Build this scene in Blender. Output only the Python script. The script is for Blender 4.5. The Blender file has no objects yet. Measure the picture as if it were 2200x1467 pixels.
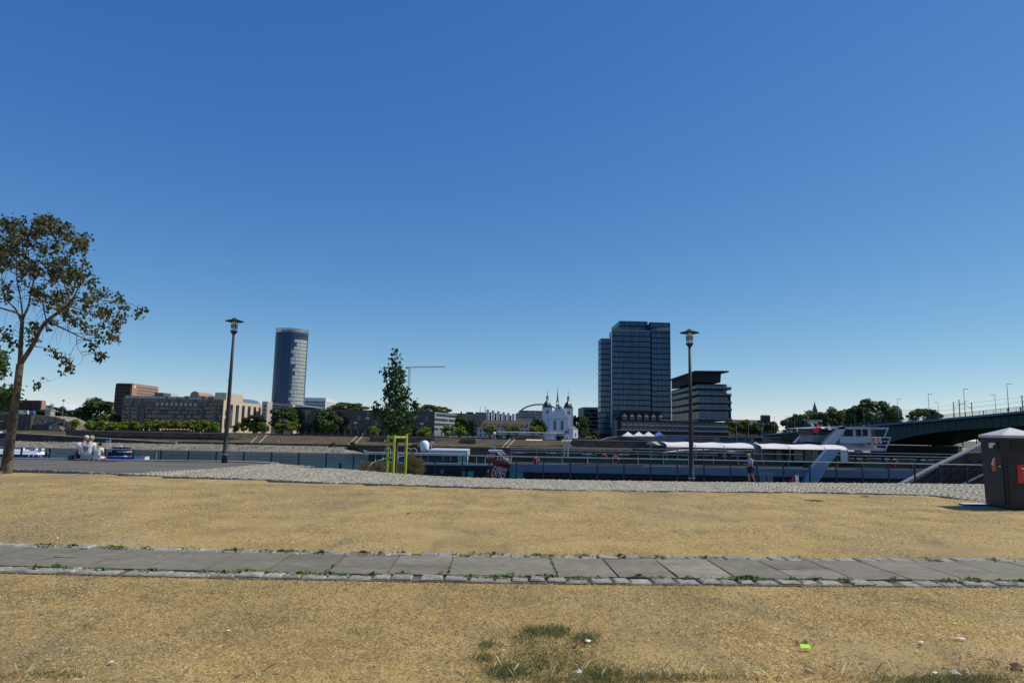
import bpy, math, random
import numpy as np
from mathutils import Vector, Matrix, noise
rnd = random.Random(7)
SC = bpy.context.scene
COL = SC.collection

# ------------------------------------------------------------------ camera
F = 1467.0                      # focal length in pixels of the 2200 px wide photograph
EYE = Vector((0, 0, 1.5))
_yl = Vector((-45, -193.5, -F)).normalized()
_uz = 1 / math.sqrt(1 + 0.0192 ** 2 + (194.4 / F) ** 2)
_zl = Vector((0.0192 * _uz, _uz, -(194.4 / F) * _uz))
_zl = (_zl - _yl * _zl.dot(_yl)).normalized()
_xl = _yl.cross(_zl)
RC = Matrix((_xl, _yl, _zl))    # camera-local -> world
cam_d = bpy.data.cameras.new('camera')
cam = bpy.data.objects.new('camera', cam_d)
COL.objects.link(cam)
cam_d.sensor_width = 36
cam_d.lens = F / 2200 * 36
cam_d.clip_start = 0.1
cam_d.clip_end = 12000
cam.matrix_world = Matrix.Translation(EYE) @ RC.to_4x4()
SC.camera = cam

def ray(px, py):
    return RC @ Vector((px - 1100, 733.5 - py, -F))
def P(px, py, D):               # point on the plane Y = D
    r = ray(px, py)
    return EYE + r * (D / r.y)
def PX(px, py, X):              # point on the plane X = const
    r = ray(px, py)
    return EYE + r * (X / r.x)
def G(px, py, z=0.0):           # point on the level z
    r = ray(px, py)
    return EYE + r * ((z - EYE.z) / r.z)

# ------------------------------------------------------------------ sky, sun, exposure
SUN_AZ, SUN_EL = math.radians(84), math.radians(53)
w = bpy.data.worlds.new("World"); SC.world = w; w.use_nodes = True
nt = w.node_tree; nt.nodes.clear()
sky = nt.nodes.new('ShaderNodeTexSky'); sky.sky_type = 'NISHITA'; sky.sun_disc = False
sky.sun_elevation = SUN_EL; sky.sun_rotation = SUN_AZ
sky.altitude = 50; sky.air_density = 0.7; sky.dust_density = 0.0; sky.ozone_density = 5.0
bg = nt.nodes.new('ShaderNodeBackground'); bg.inputs[1].default_value = 0.085
out = nt.nodes.new('ShaderNodeOutputWorld')
# deeper, clearer summer blue: the same sky with more contrast per channel
sp = nt.nodes.new('ShaderNodeSeparateColor'); cb = nt.nodes.new('ShaderNodeCombineColor'); nt.links.new(sky.outputs[0], sp.inputs[0])
for ch, (gain, pw, cap) in enumerate(((1.90, 1.32, 0.85), (1.20, 0.92, 0.90), (0.91, 0.48, 0.95))):
    s0 = 0.085; m1 = nt.nodes.new('ShaderNodeMath'); m1.operation = 'POWER'; m1.inputs[1].default_value = pw
    m2 = nt.nodes.new('ShaderNodeMath'); m2.operation = 'MULTIPLY'; m2.inputs[1].default_value = gain * s0 ** (pw - 1)
    m3 = nt.nodes.new('ShaderNodeMath'); m3.operation = 'MINIMUM'; m3.inputs[1].default_value = cap / s0
    nt.links.new(sp.outputs[ch], m1.inputs[0]); nt.links.new(m1.outputs[0], m2.inputs[0]); nt.links.new(m2.outputs[0], m3.inputs[0]); nt.links.new(m3.outputs[0], cb.inputs[ch])
nt.links.new(cb.outputs[0], bg.inputs[0]); nt.links.new(bg.outputs[0], out.inputs[0])
sd = bpy.data.lights.new('sun', 'SUN'); sd.energy = 4.0; sd.angle = math.radians(0.5); sd.color = (1, 0.925, 0.79)
so = bpy.data.objects.new('sun', sd); COL.objects.link(so)
sdir = Vector((math.sin(SUN_AZ) * math.cos(SUN_EL), math.cos(SUN_AZ) * math.cos(SUN_EL), math.sin(SUN_EL)))
so.rotation_euler = sdir.to_track_quat('Z', 'Y').to_euler()
so.location = (30, 10, 60)
SC.view_settings.view_transform = 'Standard'; SC.view_settings.look = 'None'
SC.view_settings.exposure = 0.0; SC.view_settings.gamma = 1.0
SC.render.engine = 'CYCLES'
SC.cycles.max_bounces = 6; SC.cycles.transparent_max_bounces = 8

# ------------------------------------------------------------------ materials
MATS = {}
def mat(name, col, rough=0.7, var=0.12, scale=1.5, bump=0.0, metal=0.0, col2=None, isl=0.0, ior=None, trans=0.0,
        stretch=(1, 1, 1), detail=5, bscale=None, thr=(0.35, 0.65)):
    """Principled surface: base colour broken up by noise (var or towards col2) and per loose piece (isl)."""
    m = bpy.data.materials.new(name); m.use_nodes = True
    n = m.node_tree.nodes; l = m.node_tree.links
    b = n['Principled BSDF']
    b.inputs['Roughness'].default_value = rough; b.inputs['Metallic'].default_value = metal
    if ior: b.inputs['IOR'].default_value = ior
    if trans: b.inputs['Transmission Weight'].default_value = trans
    tc = n.new('ShaderNodeTexCoord'); mp = n.new('ShaderNodeMapping'); mp.inputs['Scale'].default_value = stretch
    l.new(tc.outputs['Object'], mp.inputs[0])
    ns = n.new('ShaderNodeTexNoise'); ns.inputs['Scale'].default_value = scale; ns.inputs['Detail'].default_value = detail
    l.new(mp.outputs[0], ns.inputs['Vector'])
    rp = n.new('ShaderNodeValToRGB')
    rp.color_ramp.elements[0].position = thr[0]; rp.color_ramp.elements[1].position = thr[1]
    c1 = Vector(col); c2 = Vector(col2) if col2 else c1 * (1 + var)
    if not col2: c1 = c1 * (1 - var)
    rp.color_ramp.elements[0].color = (*c1, 1); rp.color_ramp.elements[1].color = (*[min(1, v) for v in c2], 1)
    l.new(ns.outputs[0], rp.inputs[0])
    last = rp.outputs[0]
    if isl:
        ge = n.new('ShaderNodeNewGeometry'); mr = n.new('ShaderNodeMapRange')
        mr.inputs[3].default_value = 1 - isl; mr.inputs[4].default_value = 1 + isl
        l.new(ge.outputs['Random Per Island'], mr.inputs[0])
        mx = n.new('ShaderNodeVectorMath'); mx.operation = 'SCALE'
        l.new(last, mx.inputs[0]); l.new(mr.outputs[0], mx.inputs['Scale']); last = mx.outputs[0]
    l.new(last, b.inputs['Base Color'])
    if bump:
        n2 = n.new('ShaderNodeTexNoise'); n2.inputs['Scale'].default_value = bscale or scale * 6; n2.inputs['Detail'].default_value = 4
        l.new(mp.outputs[0], n2.inputs['Vector'])
        bp = n.new('ShaderNodeBump'); bp.inputs['Strength'].default_value = 0.6; bp.inputs['Distance'].default_value = bump
        l.new(n2.outputs[0], bp.inputs['Height']); l.new(bp.outputs[0], b.inputs['Normal'])
    MATS[name] = m
    return m

def leafmat(name, c1, c2, tr=0.25):
    """Foliage: colour varies per leaf between c1 and c2, part of the light passes through."""
    m = bpy.data.materials.new(name); m.use_nodes = True
    n = m.node_tree.nodes; l = m.node_tree.links
    b = n['Principled BSDF']; b.inputs['Roughness'].default_value = 0.65
    ge = n.new('ShaderNodeNewGeometry'); rp = n.new('ShaderNodeValToRGB')
    rp.color_ramp.elements[0].color = (*c1, 1); rp.color_ramp.elements[1].color = (*c2, 1)
    l.new(ge.outputs['Random Per Island'], rp.inputs[0]); l.new(rp.outputs[0], b.inputs['Base Color'])
    t = n.new('ShaderNodeBsdfTranslucent'); l.new(rp.outputs[0], t.inputs[0])
    mx = n.new('ShaderNodeMixShader'); mx.inputs[0].default_value = tr
    o = n['Material Output']
    l.new(b.outputs[0], mx.inputs[1]); l.new(t.outputs[0], mx.inputs[2]); l.new(mx.outputs[0], o.inputs[0])
    MATS[name] = m
    return m

# ------------------------------------------------------------------ mesh builder
class MB:
    def __init__(s): s.v = []; s.f = []; s.m = []
    def face(s, pts, mi=0):
        i = len(s.v); s.v += [tuple(p) for p in pts]; s.f.append(tuple(range(i, i + len(pts)))); s.m.append(mi); return s
    def box(s, x0, y0, z0, x1, y1, z1, mi=0):
        i = len(s.v)
        s.v += [(x0, y0, z0), (x1, y0, z0), (x1, y1, z0), (x0, y1, z0), (x0, y0, z1), (x1, y0, z1), (x1, y1, z1), (x0, y1, z1)]
        for q in ((0, 3, 2, 1), (4, 5, 6, 7), (0, 1, 5, 4), (1, 2, 6, 5), (2, 3, 7, 6), (3, 0, 4, 7)):
            s.f.append(tuple(i + k for k in q)); s.m.append(mi)
        return s
    def prism(s, poly, z0, z1, mi=0, top=None, cap=None):
        """poly: CCW (x, y); z0/z1 numbers or per-point lists"""
        n = len(poly); i = len(s.v)
        a = z0 if hasattr(z0, '__len__') else [z0] * n; b = z1 if hasattr(z1, '__len__') else [z1] * n
        tp = top or poly
        s.v += [(p[0], p[1], a[k]) for k, p in enumerate(poly)] + [(p[0], p[1], b[k]) for k, p in enumerate(tp)]
        for k in range(n):
            j = (k + 1) % n
            s.f.append((i + k, i + j, i + n + j, i + n + k)); s.m.append(mi)
        s.f.append(tuple(i + n + k for k in range(n))); s.m.append(mi if cap is None else cap)
        s.f.append(tuple(i + k for k in reversed(range(n)))); s.m.append(mi)
        return s
    def extr(s, poly, d, mi=0):
        """planar polygon (3-D points) extruded by vector d"""
        n = len(poly); i = len(s.v); d = Vector(d)
        s.v += [tuple(p) for p in poly] + [tuple(Vector(p) + d) for p in poly]
        for k in range(n):
            j = (k + 1) % n
            s.f.append((i + k, i + j, i + n + j, i + n + k)); s.m.append(mi)
        s.f.append(tuple(i + n + k for k in range(n))); s.m.append(mi)
        s.f.append(tuple(i + k for k in reversed(range(n)))); s.m.append(mi)
        return s
    def tube(s, pts, rad, n=8, mi=0, caps=True):
        pts = [Vector(p) for p in pts]
        if not hasattr(rad, '__len__'): rad = [rad] * len(pts)
        base = len(s.v); prev = None
        for k, p in enumerate(pts):
            t = (pts[min(k + 1, len(pts) - 1)] - pts[max(k - 1, 0)])
            t = t.normalized() if t.length > 1e-9 else Vector((0, 0, 1))
            a = prev if prev else (Vector((1, 0, 0)) if abs(t.x) < 0.8 else Vector((0, 1, 0)))
            a = (a - t * a.dot(t)).normalized(); prev = a; b = t.cross(a)
            for q in range(n):
                an = 2 * math.pi * q / n
                s.v.append(tuple(p + (a * math.cos(an) + b * math.sin(an)) * rad[k]))
        for k in range(len(pts) - 1):
            for q in range(n):
                q2 = (q + 1) % n; o = base + k * n
                s.f.append((o + q, o + q2, o + n + q2, o + n + q)); s.m.append(mi)
        if caps and n > 2:
            s.f.append(tuple(base + q for q in reversed(range(n)))); s.m.append(mi)
            o = base + (len(pts) - 1) * n
            s.f.append(tuple(o + q for q in range(n))); s.m.append(mi)
        return s
    def lathe(s, prof, c, n=16, mi=0):
        """prof: (r, z) bottom to top round the vertical through c"""
        i = len(s.v); c = Vector(c)
        for r, z in prof:
            for q in range(n):
                a = 2 * math.pi * q / n
                s.v.append((c.x + r * math.cos(a), c.y + r * math.sin(a), c.z + z))
        for k in range(len(prof) - 1):
            for q in range(n):
                q2 = (q + 1) % n; o = i + k * n
                s.f.append((o + q, o + q2, o + n + q2, o + n + q)); s.m.append(mi)
        s.f.append(tuple(i + q for q in reversed(range(n)))); s.m.append(mi)
        o = i + (len(prof) - 1) * n; s.f.append(tuple(o + q for q in range(n))); s.m.append(mi)
        return s
    def ball(s, c, rx, ry, rz, n=12, m=8, mi=0):
        i = len(s.v)
        for k in range(1, m):
            t = math.pi * k / m
            for q in range(n):
                a = 2 * math.pi * q / n
                s.v.append((c[0] + rx * math.sin(t) * math.cos(a), c[1] + ry * math.sin(t) * math.sin(a), c[2] - rz * math.cos(t)))
        s.v.append((c[0], c[1], c[2] - rz)); s.v.append((c[0], c[1], c[2] + rz)); lo = len(s.v) - 2; hi = lo + 1
        for k in range(m - 2):
            for q in range(n):
                q2 = (q + 1) % n; o = i + k * n
                s.f.append((o + q, o + q2, o + n + q2, o + n + q)); s.m.append(mi)
        for q in range(n):
            q2 = (q + 1) % n
            s.f.append((lo, i + q2, i + q)); s.m.append(mi)
            o = i + (m - 2) * n
            s.f.append((o + q, o + q2, hi)); s.m.append(mi)
        return s
    def torus(s, c, R, r, n=20, m=8, axis='y', mi=0, mi2=None):
        i = len(s.v)
        for k in range(n):
            a = 2 * math.pi * k / n
            for q in range(m):
                b = 2 * math.pi * q / m
                u = (R + r * math.cos(b)) * math.cos(a); v = (R + r * math.cos(b)) * math.sin(a); t = r * math.sin(b)
                s.v.append((c[0] + u, c[1] + t, c[2] + v) if axis == 'y' else (c[0] + u, c[1] + v, c[2] + t))
        for k in range(n):
            k2 = (k + 1) % n
            for q in range(m):
                q2 = (q + 1) % m
                s.f.append((i + k * m + q, i + k2 * m + q, i + k2 * m + q2, i + k * m + q2))
                s.m.append(mi2 if (mi2 is not None and (k * 4 // n) % 1 == 0 and (k % (n // 4)) < max(1, n // 12)) else mi)
        return s
    def mesh(s, name, mats, off=(0, 0, 0), smooth=False):
        me = bpy.data.meshes.new(name)
        ox, oy, oz = off
        me.from_pydata([(a - ox, b - oy, c - oz) for a, b, c in s.v], [], s.f)
        for m in (mats if isinstance(mats, (list, tuple)) else [mats]): me.materials.append(m)
        me.polygons.foreach_set('material_index', s.m)
        if smooth: me.polygons.foreach_set('use_smooth', [True] * len(s.f))
        me.update()
        return me

LOC = {}
def tag(o, label=None, cat=None, group=None, kind=None):
    if label: o['label'] = label
    if cat: o['category'] = cat
    if group: o['group'] = group
    if kind: o['kind'] = kind
    return o
def thing(name, label, cat, loc=(0, 0, 0), group=None, kind=None):
    o = bpy.data.objects.new(name, None); COL.objects.link(o); o.location = loc
    o.empty_display_size = 0.3
    LOC[o.name] = tuple(loc)
    return tag(o, label, cat, group, kind)
def part(mb, name, mats, parent, label=None, smooth=False):
    """one mesh part under its thing (mesh given in world coordinates)"""
    L = LOC[parent.name]
    o = bpy.data.objects.new(name, mb.mesh(name, mats, L, smooth)); COL.objects.link(o); o.parent = parent
    LOC[o.name] = L
    if label: o['label'] = label
    return o
def solo(mb, name, mats, label=None, cat=None, group=None, kind=None, loc=None, smooth=False):
    """a thing that is one mesh"""
    if loc is None:
        a = np.array(mb.v); c = (a.min(0) + a.max(0)) / 2; loc = (float(c[0]), float(c[1]), float(a[:, 2].min()))
    o = bpy.data.objects.new(name, mb.mesh(name, mats, loc, smooth)); COL.objects.link(o); o.location = loc
    return tag(o, label, cat, group, kind)
def put(mesh, name, parent, loc, rz=0.0, label=None):
    """a part sharing a mesh, at a place inside its thing (world loc)"""
    o = bpy.data.objects.new(name, mesh); COL.objects.link(o); o.parent = parent
    L = LOC[parent.name]; o.location = (loc[0] - L[0], loc[1] - L[1], loc[2] - L[2]); o.rotation_euler = (0, 0, rz)
    if label: o['label'] = label
    return o
def dup(root, loc, rz=None, scale=None, label=None, group=None):
    def cp(o, par):
        c = o.copy(); COL.objects.link(c)
        if par: c.parent = par; c.matrix_parent_inverse = o.matrix_parent_inverse.copy()
        for ch in KIDS.get(o.name, []): cp(ch, c)
        return c
    KIDS = {}
    for o in all_under(root): KIDS.setdefault(o.parent.name, []).append(o)
    r = cp(root, None); r.location = loc
    if rz is not None: r.rotation_euler = (0, 0, rz)
    if scale is not None: r.scale = scale if hasattr(scale, '__len__') else (scale,) * 3
    if label: r['label'] = label
    if group: r['group'] = group
    return r
def all_under(root):
    res = []; st = [root]
    kids = {}
    for o in bpy.data.objects:
        if o.parent: kids.setdefault(o.parent.name, []).append(o)
    while st:
        o = st.pop()
        for c in kids.get(o.name, []): res.append(c); st.append(c)
    return res

# facade helpers ------------------------------------------------------------
def window_mesh(w, h, fm, gm, nx=2, nz=1, fr=0.12, name='window'):
    """frame bars and a glass pane, centred, facing -Y"""
    b = MB()
    b.box(-w / 2, -0.03, -h / 2, w / 2, 0.05, h / 2, 1)
    b.box(-w / 2 - fr, -0.08, -h / 2 - fr, -w / 2, 0.05, h / 2 + fr); b.box(w / 2, -0.08, -h / 2 - fr, w / 2 + fr, 0.05, h / 2 + fr)
    b.box(-w / 2, -0.08, h / 2, w / 2, 0.05, h / 2 + fr); b.box(-w / 2, -0.08, -h / 2 - fr, w / 2, 0.05, -h / 2)
    for k in range(1, nx): x = -w / 2 + w * k / nx; b.box(x - fr / 3, -0.06, -h / 2, x + fr / 3, -0.032, h / 2)
    for k in range(1, nz): z = -h / 2 + h * k / nz; b.box(-w / 2, -0.057, z - fr / 3, w / 2, -0.032, z + fr / 3)
    return b.mesh(name, [fm, gm])
def facade(root, A, B, z0, z1, nx, nz, me, name='window', mx=0.06, mz=0.08, skip=None, off=0.055):
    """grid of separate windows on the wall from A to B (outside on the right of A->B)"""
    A = Vector(A[:2]); B = Vector(B[:2]); d = (B - A); L = d.length; d.normalize(); nrm = Vector((d.y, -d.x))
    rz = math.atan2(d.y, d.x); mes = me if isinstance(me, list) else [me]
    for i in range(nx):
        for j in range(nz):
            if skip and skip(i, j): continue
            t = L * (mx + (1 - 2 * mx) * (i + 0.5) / nx); z = z0 + (z1 - z0) * (mz + (1 - 2 * mz) * (j + 0.5) / nz)
            p = A + d * t + nrm * off
            put(rnd.choice(mes), name, root, (p.x, p.y, z), rz)
def band(root, poly, z0, z1, pw, gms, fm, name='glass_band', off=0.1, mul=0.1, pick=None, jit=0.006):
    """one storey of curtain wall along an open polyline: separate panes and mullions"""
    b = MB(); ng = len(gms)
    pts = [Vector(p[:2]) for p in poly]
    for k in range(len(pts) - 1):
        A, B = pts[k], pts[k + 1]; d = B - A; L = d.length
        if L < 1e-6: continue
        d.normalize(); nr = Vector((d.y, -d.x)); n = max(1, round(L / pw))
        for i in range(n):
            a = A + d * (L * i / n) + nr * off; c = A + d * (L * (i + 1) / n) + nr * off
            j1 = nr * rnd.uniform(-jit, jit) * pw; j2 = nr * rnd.uniform(-jit, jit) * pw
            g = pick(k, i, n) if pick else (0 if ng == 1 else (0 if rnd.random() < 0.8 else rnd.randrange(1, ng)))
            b.face([(*(a + j1), z0), (*(c + j1), z0), (*(c + j2), z1), (*(a + j2), z1)], g)
            if mul:
                m0 = a - d * mul / 2; m1 = a + d * mul / 2
                o1 = nr * 0.05; o2 = nr * (0.05 + mul)
                b.prism([tuple(m0 + o1), tuple(m0 + o2), tuple(m1 + o2), tuple(m1 + o1)][::-1], z0, z1, ng)
    return part(b, name, list(gms) + [fm], root)
def zat(px, py, D): return P(px, py, D).z
def xat(px, D, py=925): return P(px, py, D).x
def slab(x0, y0, z0, x1, y1, z1, mi=0): return MB().box(x0, y0, z0, x1, y1, z1, mi)
def rpoly(x0, y0, x1, y1): return [(x0, y0), (x1, y0), (x1, y1), (x0, y1)]

def skin(verts, edges, radii, name, mats, sub=1, off=(0, 0, 0)):
    """one continuous surface grown round a joint skeleton"""
    me = bpy.data.meshes.new('t'); me.from_pydata([tuple(v) for v in verts], edges, [])
    o = bpy.data.objects.new('t', me); COL.objects.link(o)
    o.modifiers.new('s', 'SKIN')
    for k, r in enumerate(radii):
        sv = me.skin_vertices[0].data[k]; sv.radius = r if hasattr(r, '__len__') else (r, r); sv.use_root = (k == 0)
    sb = o.modifiers.new('u', 'SUBSURF'); sb.levels = sub; sb.render_levels = sub
    dg = bpy.context.evaluated_depsgraph_get(); dg.update()
    res = bpy.data.meshes.new_from_object(o.evaluated_get(dg))
    bpy.data.objects.remove(o)
    res.name = name; res.materials.clear()
    for m in (mats if isinstance(mats, (list, tuple)) else [mats]): res.materials.append(m)
    res.polygons.foreach_set('use_smooth', [True] * len(res.polygons)); res.polygons.foreach_set('material_index', [0] * len(res.polygons))
    res.update()
    return res

# ================================================================== materials
M = MATS
mat('lawn', (0.31, 0.21, 0.065), 0.95, 0, 0.9, 0.02, col2=(0.47, 0.335, 0.12), bscale=40, detail=9, thr=(0.3, 0.7))
def lawn_extra():
    m = M['lawn']; n = m.node_tree.nodes; l = m.node_tree.links; b = n['Principled BSDF']
    src = b.inputs['Base Color'].links[0].from_socket; tc = n['Texture Coordinate']
    for sc, lo, hi, c, st in ((0.35, 0.50, 0.68, (0.21, 0.16, 0.085), (1, 0.5, 1)), (14, 0.58, 0.66, (0.13, 0.10, 0.045), (1, 1, 1)), (60, 0.6, 0.7, (0.60, 0.46, 0.25), (1, 1, 1)),
                              (2.2, 0.54, 0.68, (0.17, 0.145, 0.075), (1, 0.4, 1)), (0.9, 0.60, 0.72, (0.33, 0.24, 0.15), (1, 1, 1))):
        mp = n.new('ShaderNodeMapping'); mp.inputs['Scale'].default_value = st; l.new(tc.outputs['Object'], mp.inputs[0])
        t = n.new('ShaderNodeTexNoise'); t.inputs['Scale'].default_value = sc; t.inputs['Detail'].default_value = 8; l.new(mp.outputs[0], t.inputs['Vector'])
        r = n.new('ShaderNodeMapRange'); r.inputs[1].default_value = lo; r.inputs[2].default_value = hi; r.inputs[4].default_value = 0.62
        l.new(t.outputs[0], r.inputs[0])
        mx = n.new('ShaderNodeMix'); mx.data_type = 'RGBA'; l.new(r.outputs[0], mx.inputs[0]); l.new(src, mx.inputs[6]); mx.inputs[7].default_value = (*c, 1)
        src = mx.outputs[2]
    l.new(src, b.inputs['Base Color'])
lawn_extra()
def blade_mat(name, stops):
    m = leafmat(name, (0, 0, 0), (1, 1, 1), 0.52 if 'straw' in name else 0.25); rp = m.node_tree.nodes['Color Ramp']
    e = rp.color_ramp.elements
    e[0].color = (*stops[0], 1); e[1].color = (*stops[-1], 1)
    for k, c in enumerate(stops[1:-1]):
        q = e.new((k + 1) / (len(stops) - 1)); q.color = (*c, 1)
    rp.color_ramp.interpolation = 'CONSTANT' if len(stops) > 3 else 'LINEAR'
blade_mat('straw', [(0.46, 0.335, 0.15), (0.88, 0.70, 0.38), (0.66, 0.49, 0.23), (0.95, 0.81, 0.50), (0.50, 0.37, 0.17), (0.84, 0.64, 0.32), (0.42, 0.37, 0.18), (0.80, 0.60, 0.29)])
blade_mat('green_blade', [(0.10, 0.14, 0.045), (0.22, 0.26, 0.09), (0.50, 0.40, 0.18)])
blade_mat('weed_green', [(0.08, 0.13, 0.025), (0.22, 0.31, 0.07)])
_m = M['straw']; _n = _m.node_tree.nodes; _l = _m.node_tree.links; _rp = _n['Color Ramp']
_tc = _n.new('ShaderNodeTexCoord'); _sc = _n.new('ShaderNodeVectorMath'); _sc.operation = 'SCALE'; _prev = None
for _s, _lo, _hi, _a, _b in ((0.8, 0.35, 0.65, 0.84, 1.14), (5.0, 0.35, 0.65, 0.86, 1.10)):
    _t = _n.new('ShaderNodeTexNoise'); _t.inputs['Scale'].default_value = _s; _t.inputs['Detail'].default_value = 5; _l.new(_tc.outputs['Object'], _t.inputs['Vector'])
    _r = _n.new('ShaderNodeMapRange'); _r.inputs[1].default_value = _lo; _r.inputs[2].default_value = _hi; _r.inputs[3].default_value = _a; _r.inputs[4].default_value = _b; _l.new(_t.outputs[0], _r.inputs[0])
    if _prev is None: _prev = _r.outputs[0]
    else:
        _mm = _n.new('ShaderNodeMath'); _mm.operation = 'MULTIPLY'; _l.new(_prev, _mm.inputs[0]); _l.new(_r.outputs[0], _mm.inputs[1]); _prev = _mm.outputs[0]
_targets = [x.to_socket for x in _rp.outputs[0].links]
_l.new(_rp.outputs[0], _sc.inputs[0]); _l.new(_prev, _sc.inputs['Scale'])
for _q in _targets: _l.new(_sc.outputs[0], _q)
mat('slab', (0.175, 0.145, 0.105), 0.85, 0, 2.5, 0.003, col2=(0.25, 0.218, 0.16), isl=0.22, stretch=(0.4, 1, 1), bscale=60)
def slab_hues():
    m = M['slab']; n = m.node_tree.nodes; l = m.node_tree.links; b = n['Principled BSDF']; src = b.inputs['Base Color'].links[0].from_socket
    g = n.new('ShaderNodeNewGeometry'); wn = n.new('ShaderNodeTexWhiteNoise'); wn.noise_dimensions = '1D'; l.new(g.outputs['Random Per Island'], wn.inputs['W'])
    mx = n.new('ShaderNodeMix'); mx.data_type = 'RGBA'; mr = n.new('ShaderNodeMapRange'); mr.inputs[4].default_value = 0.75; l.new(wn.outputs['Value'], mr.inputs[0]); l.new(mr.outputs[0], mx.inputs[0])
    l.new(src, mx.inputs[6]); mx.inputs[7].default_value = (0.185, 0.175, 0.115, 1)
    t = n.new('ShaderNodeTexNoise'); t.inputs['Scale'].default_value = 9; t.inputs['Detail'].default_value = 9; l.new(n['Texture Coordinate'].outputs['Object'], t.inputs['Vector'])
    r = n.new('ShaderNodeMapRange'); r.inputs[1].default_value = .35; r.inputs[2].default_value = .7; r.inputs[3].default_value = .82; r.inputs[4].default_value = 1.12; l.new(t.outputs[0], r.inputs[0])
    s = n.new('ShaderNodeVectorMath'); s.operation = 'SCALE'; l.new(mx.outputs[2], s.inputs[0]); l.new(r.outputs[0], s.inputs['Scale']); l.new(s.outputs[0], b.inputs['Base Color'])
slab_hues()
mat('kerb_stone', (0.20, 0.19, 0.155), 0.9, 0, 14, 0.006, col2=(0.35, 0.33, 0.28), isl=0.18, bscale=50)
mat('joint', (0.13, 0.10, 0.06), 1, 0.3, 12)
mat('sett', (0.27, 0.25, 0.185), 0.85, 0, 5, 0.004, col2=(0.40, 0.37, 0.285), isl=0.22, bscale=40)
mat('sett_joint', (0.11, 0.10, 0.085), 1, 0.3, 6)
mat('asphalt', (0.105, 0.094, 0.078), 0.92, 0, 0.6, 0.004, col2=(0.14, 0.126, 0.105), bscale=80, detail=8)
mat('granite', (0.26, 0.24, 0.20), 0.85, 0.12, 3, 0.004)
mat('granite_dark', (0.17, 0.15, 0.13), 0.85, 0.15, 2, 0.004)
mat('promenade', (0.20, 0.19, 0.17), 0.9, 0.15, 0.7)
mat('quay', (0.16, 0.15, 0.13), 0.9, 0.25, 0.5, 0.02)
mat('iron', (0.022, 0.022, 0.026), 0.45, 0.2, 3)
mat('lamp_paint', (0.026, 0.021, 0.023), 0.65, 0.15, 4)
mat('steel', (0.42, 0.42, 0.42), 0.35, 0.1, 3, metal=0.6)
mat('glass_clear', (0.75, 0.78, 0.76), 0.15, 0.05, 2)
mat('bark', (0.045, 0.034, 0.022), 0.95, 0, 9, 0.02, col2=(0.15, 0.115, 0.075), stretch=(1, 1, 0.35), bscale=30)
mat('bark_far', (0.10, 0.08, 0.06), 0.95, 0.2, 2)
blade_mat('leaf_maroon', [(0.03, 0.055, 0.012), (0.08, 0.055, 0.022), (0.05, 0.085, 0.02), (0.11, 0.065, 0.028), (0.035, 0.06, 0.015), (0.17, 0.16, 0.045), (0.045, 0.075, 0.018), (0.04, 0.065, 0.02)])
leafmat('leaf_gum', (0.018, 0.05, 0.012), (0.06, 0.12, 0.025), 0.22)
leafmat('leaf_mid', (0.03, 0.075, 0.015), (0.085, 0.15, 0.03), 0.25)
mat('lime_paint', (0.42, 0.50, 0.02), 0.55, 0, 7, 0.002, col2=(0.24, 0.27, 0.04), thr=(0.5, 0.68), detail=8)
blade_mat('dry_bush', [(0.10, 0.075, 0.03), (0.30, 0.22, 0.10), (0.10, 0.12, 0.035)])
mat('bin_body', (0.009, 0.0095, 0.012), 0.6, 0, 5, 0.001, col2=(0.024, 0.023, 0.024), detail=9)
mat('bin_roof', (0.50, 0.50, 0.49), 0.6, 0.08, 3)
mat('black', (0.006, 0.006, 0.007), 0.6, 0.1, 2)
mat('orange', (0.55, 0.10, 0.02), 0.6, 0.1, 9)
mat('red', (0.55, 0.03, 0.025), 0.6, 0.1, 3)
mat('white', (0.78, 0.78, 0.77), 0.55, 0.05, 2)
mat('paper', (0.68, 0.67, 0.63), 0.8, 0.1, 20)
mat('blue', (0.02, 0.06, 0.42), 0.5, 0.1, 3)
mat('neon', (0.45, 0.85, 0.04), 0.6, 0.05, 9)
mat('dead_leaf', (0.16, 0.05, 0.02), 0.8, 0.3, 20)
mat('tan_leaf', (0.35, 0.20, 0.09), 0.8, 0.2, 20)
mat('dark_stick', (0.06, 0.05, 0.045), 0.9, 0.3, 20)
mat('dome_white', (0.82, 0.82, 0.82), 0.35, 0.03, 1)

# ================================================================== near ground
def gp(pts, z=0.0): return [(G(a, b, z).x, G(a, b, z).y) for a, b in pts]
back_px = [(-420, 983), (-150, 984.5), (0, 985.5), (200, 989), (400, 991.5), (500, 992.8), (560, 994.5), (600, 996.5), (700, 1005), (760, 1009.6),
           (830, 1015.6), (900, 1021), (1000, 1026), (1100, 1029), (1260, 1032), (1500, 1035.5), (1700, 1037.2), (1900, 1038.5), (2110, 1040.5), (2450, 1043.5), (2700, 1047), (3000, 1051)]
BACK = gp(back_px)
# plateau body under everything near: one sheet with its retaining face
body = [(-260, -120), (260, -120), (260, BACK[-1][1] + 3)] + BACK[::-1] + [(-260, BACK[0][1] + 3)]
solo(MB().prism(body, -3.0, -0.07), 'ground', M['quay'], kind='structure', loc=(0, 0, 0))
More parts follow.
